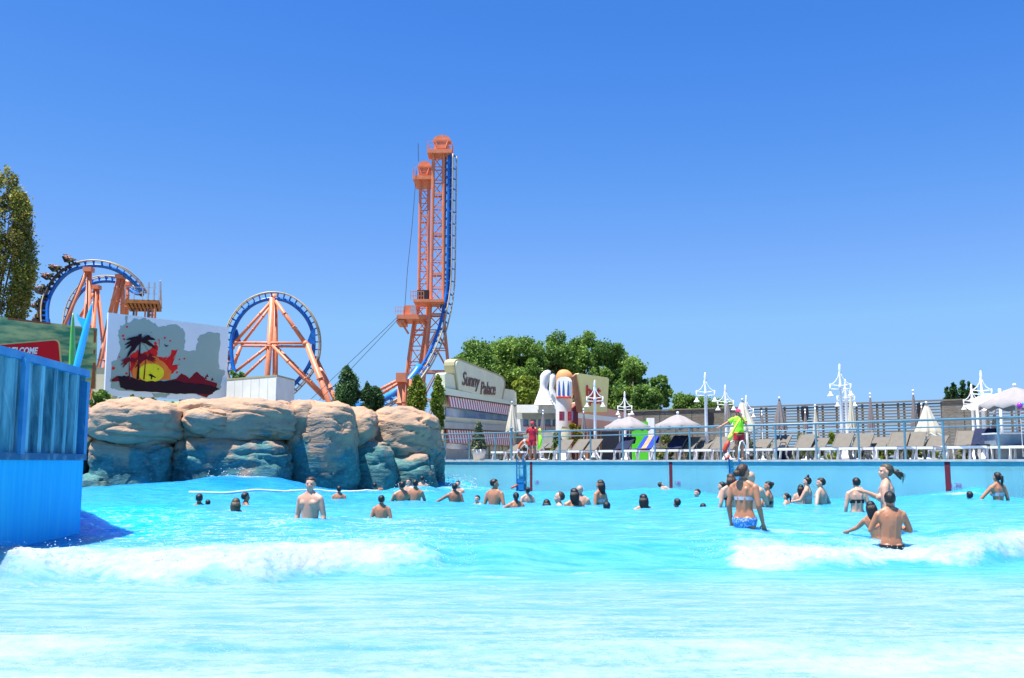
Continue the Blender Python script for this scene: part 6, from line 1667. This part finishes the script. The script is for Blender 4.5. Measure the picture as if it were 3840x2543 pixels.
bag(3722, 2.2, M['whitefab'], .5, 'pale bag hung near the sail poles')
bag(3790, 2.0, M['swimpink'], .28, 'small pink bag on the table at the far end')
# side tables
def table(px, b, label, m_=None):
    p = deck(px, b); t = thing('side_table', p, label, 'table'); g = MB(); g.lathe((0, 0, 0), [(.30, .40), (.30, .43)], 20); g.build('tabletop', M['white'], t, True)
    for k in range(3):
        q = 2.1 * k; g = MB(); g.bar((.05 * math.cos(q), .05 * math.sin(q), .41), (.24 * math.cos(q), .24 * math.sin(q), 0), .018); g.build('leg', M['white'], t, True)
table(2065, 2.3, 'low white side table right of the guard in red'); table(3245, 2.5, 'low white side table right of the tallest lamp post'); table(3535, 2.4, 'low white side table right of the cream cone parasol'); table(2852, 2.6, 'low white side table right of the cream parasol')
p = deck(3795, 2.2); t = thing('grey_counter', p, 'low pale blue grey counter box under the dark canopy', 'counter')
g = MB(); g.box((0, 0, .38), (1.5, .7, .74), 0); g.build('body', mat('blue_grey_laminate', (.30, .38, .44), .6), t, True); g = MB(); g.box((0, 0, .775), (1.6, .8, .045)); g.build('top', M['whitefab'], t, True)
p = at(3824, 1522, 29.4); t = thing('beach_balloon', p, 'small purple and blue balloon tied under the dark canopy', 'balloon'); g = MB(); g.smooth = True; g.ball((0, 0, 0), (.08, .08, .10)); g.build('balloon', mat('purple', (.35, .04, .5), .3), t, True); g = MB(); g.smooth = True; g.ball((.07, .03, .05), .06); g.build('small_balloon', M['surfblue'], t, True); g = MB(); g.tube([(0, 0, -.15), (.01, 0, -1.5)], .008, 4); g.build('string', M['white'], t, True)

# ------------------------------------------------------------ people
RINGS = [(0.78, .095, .075), (.83, .150, .10), (.90, .168, .112), (.97, .160, .105), (1.06, .140, .092), (1.16, .148, .100), (1.26, .165, .110), (1.34, .172, .108), (1.40, .165, .094), (1.44, .135, .080), (1.475, .078, .066), (1.53, .055, .060)]
def tr(z, fem=0):
    zs = [r[0] for r in RINGS]; rx = float(np.interp(z, zs, [r[1] for r in RINGS])); ry = float(np.interp(z, zs, [r[2] for r in RINGS]))
    if fem:
        rx *= float(np.interp(z, [.8, .92, 1.08, 1.25, 1.4], [1.06, 1.08, .88, .92, .90])); ry *= float(np.interp(z, [.9, 1.1], [1.05, .92]))
    return rx, ry
def loft(g, zs, f, n=20, cap=True, cy=lambda z: 0.0):
    vs = []
    for z in zs:
        rx, ry = f(z)
        for k in range(n):
            q = 2 * math.pi * k / n; vs.append((rx * math.cos(q), cy(z) + ry * math.sin(q), z))
    m = len(zs); fs = [(i * n + k, i * n + (k + 1) % n, (i + 1) * n + (k + 1) % n, (i + 1) * n + k) for i in range(m - 1) for k in range(n)]
    if cap: fs += [tuple(range(n))[::-1], tuple((m - 1) * n + k for k in range(n))]
    return g.add(vs, fs)
def limb(g, pts, rads):
    """tapered capsule chain"""
    P_ = spline(pts, 5) if len(pts) > 2 else [Vector(pts[0]).lerp(Vector(pts[1]), f) for f in np.linspace(0, 1, 6)]
    rr = list(np.interp(np.linspace(0, len(rads) - 1, len(P_)), range(len(rads)), rads))
    g.tube(P_, [float(x) for x in rr], 10)
    g.ball(P_[0], float(rr[0]) * .98, 10, 8); g.ball(P_[-1], float(rr[-1]) * .98, 10, 8)
ARMS = {   # per side: elbow and hand, metres, front = +y, mirrored in x for the other side
 'embrace': ((.285, .05, 1.15), (.12, .26, 1.20)), 'shortout': ((.36, .08, 1.28), (.54, .14, 1.24)), 'reachdown': ((.33, .08, 1.20), (.46, .16, 1.00)), 'close': ((.235, -.02, 1.12), (.25, .07, .87)), 'reach': ((.25, .14, 1.22), (.16, .32, 1.31)), 'down': ((.25, -.03, 1.12), (.27, .06, .87)), 'fwd': ((.24, .12, 1.16), (.12, .34, 1.12)), 'akimbo': ((.36, -.04, 1.14), (.20, .12, 1.02)),
 'side': ((.40, .05, 1.25), (.62, .16, 1.12)), 'sideup': ((.44, .10, 1.34), (.70, .16, 1.30)), 'low': ((.30, .16, 1.14), (.34, .36, .98)), 'face': ((.24, .20, 1.20), (.10, .20, 1.46)), 'bent': ((.36, .10, 1.22), (.16, .30, 1.26)), 'rail': ((.34, -.06, 1.18), (.52, .10, 1.16)),
}
PAIR = dict(hug2=('embrace', 'embrace'), shortout=('shortout', 'down'), downout=('reachdown', 'down'), down=('down', 'down'), fwd=('fwd', 'fwd'), akimbo=('akimbo', 'akimbo'), left=('side', 'down'), fwdleft=('side', 'fwd'), leftout=('sideup', 'down'), mother=('down', 'reach'), close=('close', 'close'), hug=('bent', 'akimbo'))
def add_hand(g, wrist, elbow, s_, fr=.0095, curl=.35):
    d = (wrist - elbow).normalized()
    side = d.cross(Vector((0, 1, 0))); side = side.normalized() if side.length > .2 else Vector((1, 0, 0))
    nrm = side.cross(d).normalized()
    if nrm.y < 0: nrm = -nrm
    p0 = wrist + d * .045
    # palm
    vs = []; n = 10
    for f, w_, th in ((0, .026, .018), (.04, .036, .016), (.085, .040, .014), (.10, .036, .011)):
        for k in range(n):
            q = 2 * math.pi * k / n; vs.append(wrist + d * f + side * (math.cos(q) * w_) + nrm * (math.sin(q) * th))
    g.add(vs, [(i * n + k, i * n + (k + 1) % n, (i + 1) * n + (k + 1) % n, (i + 1) * n + k) for i in range(3) for k in range(n)] + [tuple(range(n))[::-1], tuple(3 * n + k for k in range(n))])
    for j, (o_, L_) in enumerate(((-.030, .058), (-.010, .072), (.010, .078), (.030, .068))):
        b = wrist + d * .095 + side * o_; m1 = b + d * L_ * .5 + nrm * L_ * curl * .35; e = m1 + d * L_ * .42 + nrm * L_ * curl
        g.tube([b - d * .02, m1, e], [fr, fr * .95, fr * .75], 6)
    b = wrist + d * .035 + side * .030 * s_ * -1; g.tube([b, b + side * -.032 * s_ + d * .028 + nrm * .01, b + side * -.038 * s_ + d * .062 + nrm * .02], [fr * 1.2, fr * 1.1, fr * .85], 6)
PC = {}
def body_mesh(arms, fem, near, head, child=0, armpose=None, legs='stand'):
    key = (str(arms), fem, near, round(head / 15), child, legs)
    if key in PC: return PC[key]
    g = MB(); g.smooth = True
    zs = [.78, .81, .85, .90, .95, 1.0, 1.06, 1.12, 1.18, 1.24, 1.30, 1.36, 1.40, 1.43, 1.46, 1.50]
    loft(g, zs, lambda z: tr(z, fem), 20)
    loft(g, [1.40, 1.46, 1.52, 1.57], lambda z: ((.070, .062) if z < 1.42 else (.052, .055)), 14, cy=lambda z: .0 + (z - 1.4) * .12)
    if fem:
        for s_ in (-1, 1): g.ball((s_ * .075, .085, 1.24), (.062, .055, .062), 12, 8)
    for s_ in (-1, 1): g.ball((s_ * .075, -.055, .88), (.085, .085, .095), 12, 8)      # seat
    for s_ in (-1, 1):
        if legs == 'stand': limb(g, [(s_ * .085, 0, .84), (s_ * .092, .015, .48), (s_ * .095, -.01, .09)], [.088, .058, .060, .036])
        g.ball((s_ * .095, .05, .04), (.042, .12, .04), 10, 6)
        sh = Vector((s_ * .178, 0, 1.385)); A = arms[0 if s_ < 0 else 1]
        el, ha = [Vector((q[0] * s_, q[1], q[2])) for q in ARMS[A]]
        limb(g, [Vector((s_ * .03, -.005, 1.475)), Vector((s_ * .10, -.01, 1.43)), sh + Vector((-s_ * .02, 0, .012))], [.040, .048, .048])
        limb(g, [Vector((s_ * .115, -.01, 1.27)), sh + Vector((-s_ * .015, 0, -.02))], [.058, .056])
        limb(g, [Vector((s_ * .040, -.058, 1.0)), Vector((s_ * .044, -.066, 1.2)), Vector((s_ * .065, -.066, 1.36))], [.032, .038, .036])
        if not fem: g.ball((s_ * .078, .072, 1.315), (.075, .045, .055), 12, 8)
        g.ball(sh + Vector((-s_ * .006, 0, -.012)), (.058, .058, .060), 12, 8)
        limb(g, [sh, sh.lerp(el, .45), el], [.052, .050, .040]); limb(g, [el, el.lerp(ha, .3), ha], [.040, .041, .026])
        add_hand(g, ha, el, s_, .0095 if near else .011)
    hd = MB(); hd.smooth = True
    hd.ball((0, -.008, 1.628), (.074, .092, .086), 18, 14); hd.ball((0, .022, 1.566), (.056, .068, .072), 14, 10)
    hd.ball((0, .058, 1.528), (.028, .026, .022), 10, 8); hd.ball((0, .092, 1.588), (.013, .020, .022), 8, 6); hd.ball((0, .088, 1.552), (.022, .010, .008), 8, 6)
    for s_ in (-1, 1): hd.ball((s_ * .076, .0, 1.595), (.010, .022, .032), 8, 6); hd.ball((s_ * .030, .074, 1.632), (.026, .014, .010), 8, 6); hd.ball((s_ * .036, .058, 1.578), (.026, .026, .030), 8, 6)
    Rh = Matrix.Rotation(R(head), 3, 'Z')
    hd.v = [tuple(Rh @ Vector(v)) for v in hd.v]
    g.add(hd.v, hd.f)
    me = bpy.data.meshes.new('tmp'); me.from_pydata(g.v, [], g.f); me.update()
    o = bpy.data.objects.new('tmp', me); COL.objects.link(o)
    m_ = o.modifiers.new('r', 'REMESH'); m_.mode = 'VOXEL'; m_.voxel_size = .0075 if near else .0125; m_.use_smooth_shade = True
    s2 = o.modifiers.new('s', 'SMOOTH'); s2.factor = .5; s2.iterations = 5 if near else 3
    bpy.context.view_layer.update()
    out = bpy.data.meshes.new_from_object(o.evaluated_get(bpy.context.evaluated_depsgraph_get()))
    bpy.data.objects.remove(o)
    out.polygons.foreach_set('use_smooth', np.ones(len(out.polygons), bool))
    PC[key] = out
    return out
def hair_mesh(style, head, seed=1):
    g = MB(); g.smooth = True; n, m = 28, 20; vs = []
    for i in range(m + 1):
        a = math.pi * i / m
        for k in range(n):
            q = 2 * math.pi * k / n; d = Vector((math.sin(a) * math.cos(q), math.sin(a) * math.sin(q), math.cos(a)))
            nz = 1 + .035 * mnoise.noise(d * 6 + Vector((seed, 0, 0))) + .02 * mnoise.noise(Vector((d.x * 22, d.y * 22, d.z * 5 + seed)))
            front = d.y > (-.05 + .75 * max(0, d.z + .1)) and d.z < .5
            low = d.z < (-.75 if style in ('short', 'receding') else -.95) + .5 * max(0, d.y + .2)
            if style == 'receding': front = d.y > .10 and d.z < .75 - .3 * abs(d.x) or (d.y > .25)
            sc = .86 if (front or low) else 1.0
            vs.append((d.x * .084 * nz * sc, -.012 + d.y * .102 * nz * sc, 1.632 + d.z * (.094 if d.z > 0 else .105) * nz * sc))
    g.add(vs, [(i * n + k, (i + 1) * n + k, (i + 1) * n + (k + 1) % n, i * n + (k + 1) % n) for i in range(m) for k in range(n)])
    if style == 'bun': g.ball((0, -.10, 1.66), (.045, .045, .045), 12, 8, .2)
    if style == 'bunhigh': g.ball((0, -.03, 1.745), (.035, .035, .04), 12, 8, .2)
    if style == 'bunlow': g.ball((0, -.125, 1.585), (.058, .052, .050), 14, 10, .25)
    if style == 'pony': g.tube([(0, -.09, 1.66), (0, -.135, 1.62), (.01, -.13, 1.52), (.015, -.11, 1.42)], [.022, .034, .03, .012], 10)
    if style == 'ponymess':
        g.tube([(0, -.10, 1.62), (.01, -.16, 1.60), (.02, -.20, 1.54), (.03, -.22, 1.49)], [.03, .045, .035, .01], 10)
        for k in range(7): g.tube([(0, -.14, 1.60), (.02 * (k - 3), -.20 - .01 * k, 1.60 - .012 * k), (.03 * (k - 3), -.26, 1.55 - .02 * k)], [.012, .008, .002], 6)
    if style in ('long', 'bob'):
        zb = 1.38 if style == 'long' else 1.50
        for k in range(9):
            q = R(-180 + (k + .5) * 20); x, y = math.cos(q), math.sin(q)
            g.tube([(x * .068, -.02 + y * .082, 1.64), (x * .078, -.015 + y * .092, 1.56), (x * .072, -.02 + y * .088, 1.48), (x * .075, -.03 + y * .095, zb + .03 * mnoise.noise(Vector((k, seed, 0))))], [.024, .030, .026, .008], 8)
    Rh = Matrix.Rotation(R(head), 3, 'Z'); g.v = [tuple(Rh @ Vector(v)) for v in g.v]
    return g
def band(zs, fem, k, th=0, wave=0):
    g = MB(); g.smooth = True; n = 28; vs = []
    for z in zs:
        rx, ry = tr(z, fem)
        for j in range(n):
            q = 2 * math.pi * j / n
            e = .055 * max(0, math.sin(q)) * max(0, 1 - abs(abs(math.cos(q)) - .42) * 2.2) if (fem and 1.1 < z < 1.34) else 0
            bt = .068 * max(0, -math.sin(q)) if (z < .96) else 0
            vs.append(((rx * k + .004) * math.cos(q), (ry * k + .006 + e + bt) * math.sin(q), z))
    m = len(zs); g.add(vs, [(i * n + j, i * n + (j + 1) % n, (i + 1) * n + (j + 1) % n, (i + 1) * n + j) for i in range(m - 1) for j in range(n)])
    return g
def person(loc, h, yaw, label, hair='short', hm='hair', skin='skin1', arms='down', top=None, brief=None, head=0, near=0, female=0, tilt=0, lean=0, child=0, group=None, pair=None, extra=None):
    k = h / 1.715
    t = thing('person', loc, label, 'person', group)
    me = body_mesh(pair or PAIR[arms], 1 if (female or top) else 0, near, head, child)
    b = bpy.data.objects.new('body', me.copy() if False else me)
    me2 = me.copy(); me2.name = 'body'; me2.materials.clear(); me2.materials.append(M[skin]); b.data = me2
    COL.objects.link(b); b.parent = t
    if hair != 'none':
        hair_mesh(hair, head, len(label)).build('hair', M[hm], t, True)
    fem = 1 if (female or top) else 0
    if top:
        band([1.19, 1.215, 1.24, 1.265] if female and not near else [1.20, 1.225, 1.25], fem, 1.03).build('swim_top', M[top], t, True)
        g = MB(); g.smooth = True
        for s_ in (-1, 1): g.tube([(s_ * .075, .125, 1.25), (s_ * .085, .085, 1.38), (s_ * .06, .0, 1.455), (s_ * .02, -.06, 1.47)], .007, 6)
        g.build('strap', M[top], t, True)
    if brief:
        band([.80, .84, .88, .92, .95], fem, 1.05).build('swim_bottom', M[brief], t, True)
    if near or 120 < (yaw + head) % 360 < 240:
        Rh = Matrix.Rotation(R(head), 3, 'Z')
        for s_ in (-1, 1):
            g = MB(); g.smooth = True; g.ball(Rh @ Vector((s_ * .031, .082, 1.610)), (.010, .0065, .006), 8, 6); g.build('eye', M['eye'], t, True)
    if extra: extra(t)
    t.rotation_euler = (R(lean), R(-tilt), R(yaw)); t.scale = (k, k, k)
    return t
for (px, ty, wy, D, h, yaw, kw, lb_) in SW:
    kw = dict(kw); p = at(px, ty, D)
    tl = kw.get('tilt', 0); off = Vector((0, 0, h))
    if tl:
        off = Matrix.Rotation(R(yaw), 3, 'Z') @ (Matrix.Rotation(R(-tl), 3, 'Y') @ Vector((0, 0, h)))
    if kw.get('top') and D < 26: kw['female'] = 1
    kw.setdefault('skin', 'skin3' if kw.get('hair') == 'short' and len(kw) == 1 else 'skin1')
    person(p - off, h, yaw, lb_, **kw)

# lifeguards
def shirt(t, m_, sleeve=True, z0=.86, pair=('down', 'down'), k=1.12):
    g = band([z0, .95, 1.05, 1.15, 1.25, 1.33, 1.40, 1.44, 1.462], 0, k); g.build('shirt', M[m_], t, True)
    for s_ in (-1, 1):
        g = MB(); g.smooth = True; el = Vector((ARMS[pair[0 if s_ < 0 else 1]][0][0] * s_,) + ARMS[pair[0 if s_ < 0 else 1]][0][1:]); sh = Vector((s_ * .155, 0, 1.395))
        g.tube([sh, sh.lerp(el, .35), sh.lerp(el, .68)], [.074, .070, .074], 12, cap=False); g.build('sleeve', M[m_], t, True)
def shorts(t, m_, z1=.98, leg=.62):
    g = band([.76, .80, .86, .92, z1], 0, 1.12); g.build('shorts', M[m_], t, True)
    for s_ in (-1, 1):
        g = MB(); g.smooth = True; g.tube([(s_ * .085, 0, .84), (s_ * .09, .008, .74), (s_ * .092, .012, leg)], [.102, .098, .098], 14, cap=False); g.build('trouser_leg', M[m_], t, True)
def cap(t, m_, head):
    g = MB(); g.smooth = True; Rh = Matrix.Rotation(R(head), 3, 'Z')
    vs = []; n = 20
    for i in range(7):
        a = math.pi / 2 * i / 6
        for j in range(n):
            q = 2 * math.pi * j / n; vs.append((math.sin(a) * math.cos(q) * .090, -.008 + math.sin(a) * math.sin(q) * .108, 1.640 + math.cos(a) * .098))
    g.add(vs, [(i * n + j, (i + 1) * n + j, (i + 1) * n + (j + 1) % n, i * n + (j + 1) % n) for i in range(6) for j in range(n)])
    g.add([(-.06, .08, 1.645), (.06, .08, 1.645), (.05, .175, 1.630), (-.05, .175, 1.630), (-.06, .08, 1.652), (.06, .08, 1.652), (.05, .175, 1.638), (-.05, .175, 1.638)], [(3, 2, 1, 0), (4, 5, 6, 7), (0, 1, 5, 4), (1, 2, 6, 5), (2, 3, 7, 6), (3, 0, 4, 7)])
    g.v = [tuple(Rh @ Vector(v)) for v in g.v]; g.build('cap', M[m_], t, True)
pr1 = ('rail', 'down')
p1 = deck(1996, .22); 
def ex1(t): shirt(t, 'swimred', pair=('down', 'rail')); shorts(t, 'swimred', leg=.66); cap(t, 'capred', 20)
person(p1, 1.62, 150, 'lifeguard in red shirt, red shorts and red cap leaning on the railing', hair='bunlow', skin='skin3', pair=('down', 'rail'), head=20, extra=ex1)
p2 = deck(2767, .22)
def ex2(t): shirt(t, 'neon', z0=.84, pair=('face', 'side')); shorts(t, 'swimred', z1=.92, leg=.66); cap(t, 'cappink', 20)
ARMS['side2'] = ((.34, -.02, 1.18), (.46, .05, .98))
person(p2, 1.76, 170, 'lifeguard in neon green shirt, red shorts and pink cap, hand at mouth', hair='pony', hm='hairbrown', skin='skin1', pair=('face', 'side'), head=20, extra=ex2)
# straps and rescue gear
p = p2 + Vector((0, 0, 0)); fw = Vector((-.7, -.7, 0))
g = MB(); g.smooth = True; g.tube([p + Vector((.02, -.20, 1.44)), p + Vector((-.10, -.20, 1.24)), p + Vector((-.24, -.18, .98)), p + Vector((-.31, -.14, .78))], [.03, .035, .05, .03], 8)
t = thing('rescue_tube', p + Vector((-.4, -.1, 0)), 'red and yellow rescue tube hanging from the neon guard shoulder', 'rescue tube')
g.build('strap', M['neony'], t)
g = MB(); g.smooth = True; g.tube([p + Vector((-.27, -.15, .95)), p + Vector((-.33, -.14, .78)), p + Vector((-.37, -.12, .66))], [.05, .09, .06], 10); g.build('pouch', M['neony'], t)
g = MB(); g.smooth = True; g.tube([p + Vector((-.37, -.12, .68)), p + Vector((-.46, -.12, .50)), p + Vector((-.53, -.12, .34)), p + Vector((-.52, -.14, .22))], [.055, .08, .08, .06], 10); g.build('float_body', M['tubeR'], t)
g = MB(); g.smooth = True; g.tube([p + Vector((-.54, -.14, .03)), p + Vector((-.44, -.14, .05)), p + Vector((-.40, -.14, .16))], .05, 8); tag(g.build('red_flipper', M['tubeR']), 'small red fin resting by the neon guard feet', 'flipper')
g = MB(); g.smooth = True; g.ball(p + Vector((.26, .25, .13)), (.15, .12, .13), 12, 8, .2); tag(g.build('straw_hat', M['cream']), 'crumpled cream sun hat on the deck beside the neon guard', 'hat')
# lifebuoy
t = thing('lifebuoy', p1 + Vector((-.40, .0, .42)), 'orange and white lifebuoy leaning beside the guard in red', 'lifebuoy')
g = MB(); g.smooth = True; c = p1 + Vector((-.36, .02, .46)); n, m_ = 40, 12; Rr, rr = .30, .072
vs = []
for i in range(n):
    a = 2 * math.pi * i / n
    for k in range(m_):
        q = 2 * math.pi * k / m_; rad = Rr + rr * math.cos(q); vs.append(c + Vector((math.cos(a) * rad * .72 + math.sin(a) * .06, math.cos(a) * rad * .5 + rr * math.sin(q), math.sin(a) * rad * 1.1)))
for i in range(n):
    g.mi = 1 if (i % 10) in (0, 1) else 0
    for k in range(m_):
        g.add([], []); g.f.append([i * m_ + k, ((i + 1) % n) * m_ + k, ((i + 1) % n) * m_ + (k + 1) % m_, i * m_ + (k + 1) % m_]); g.m.append(g.mi); g.sm.append(True)
g.v = [tuple(v) for v in vs]
g.build('ring', [M['buoy'], M['whitefab']], t)
g = MB(); g.smooth = True; g.tube([c + Vector((-.1, -.09, .30)), c + Vector((.15, -.10, .1)), c + Vector((.16, -.10, -.15)), c + Vector((.02, -.1, -.33))], .012, 6); g.build('grab_rope', M['whitefab'], t)
p = deck(2022, .35); t = thing('rescue_can', p + Vector((0, 0, .5)), 'neon green rescue float hanging on the railing beside the guard in red', 'rescue float')
g = MB(); g.smooth = True; g.tube([p + Vector((.02, 0, 1.06)), p + Vector((.05, 0, .85)), p + Vector((0, 0, .58)), p + Vector((-.05, 0, .46))], [.05, .085, .075, .04], 10); g.build('float_body', M['neon'], t)
g = MB(); g.smooth = True; g.tube([p + Vector((-.02, 0, 1.28)), p + Vector((.05, -.02, 1.22)), p + Vector((.03, 0, 1.06))], [.08, .05, .03], 8); g.build('pouch', M['neony'], t)
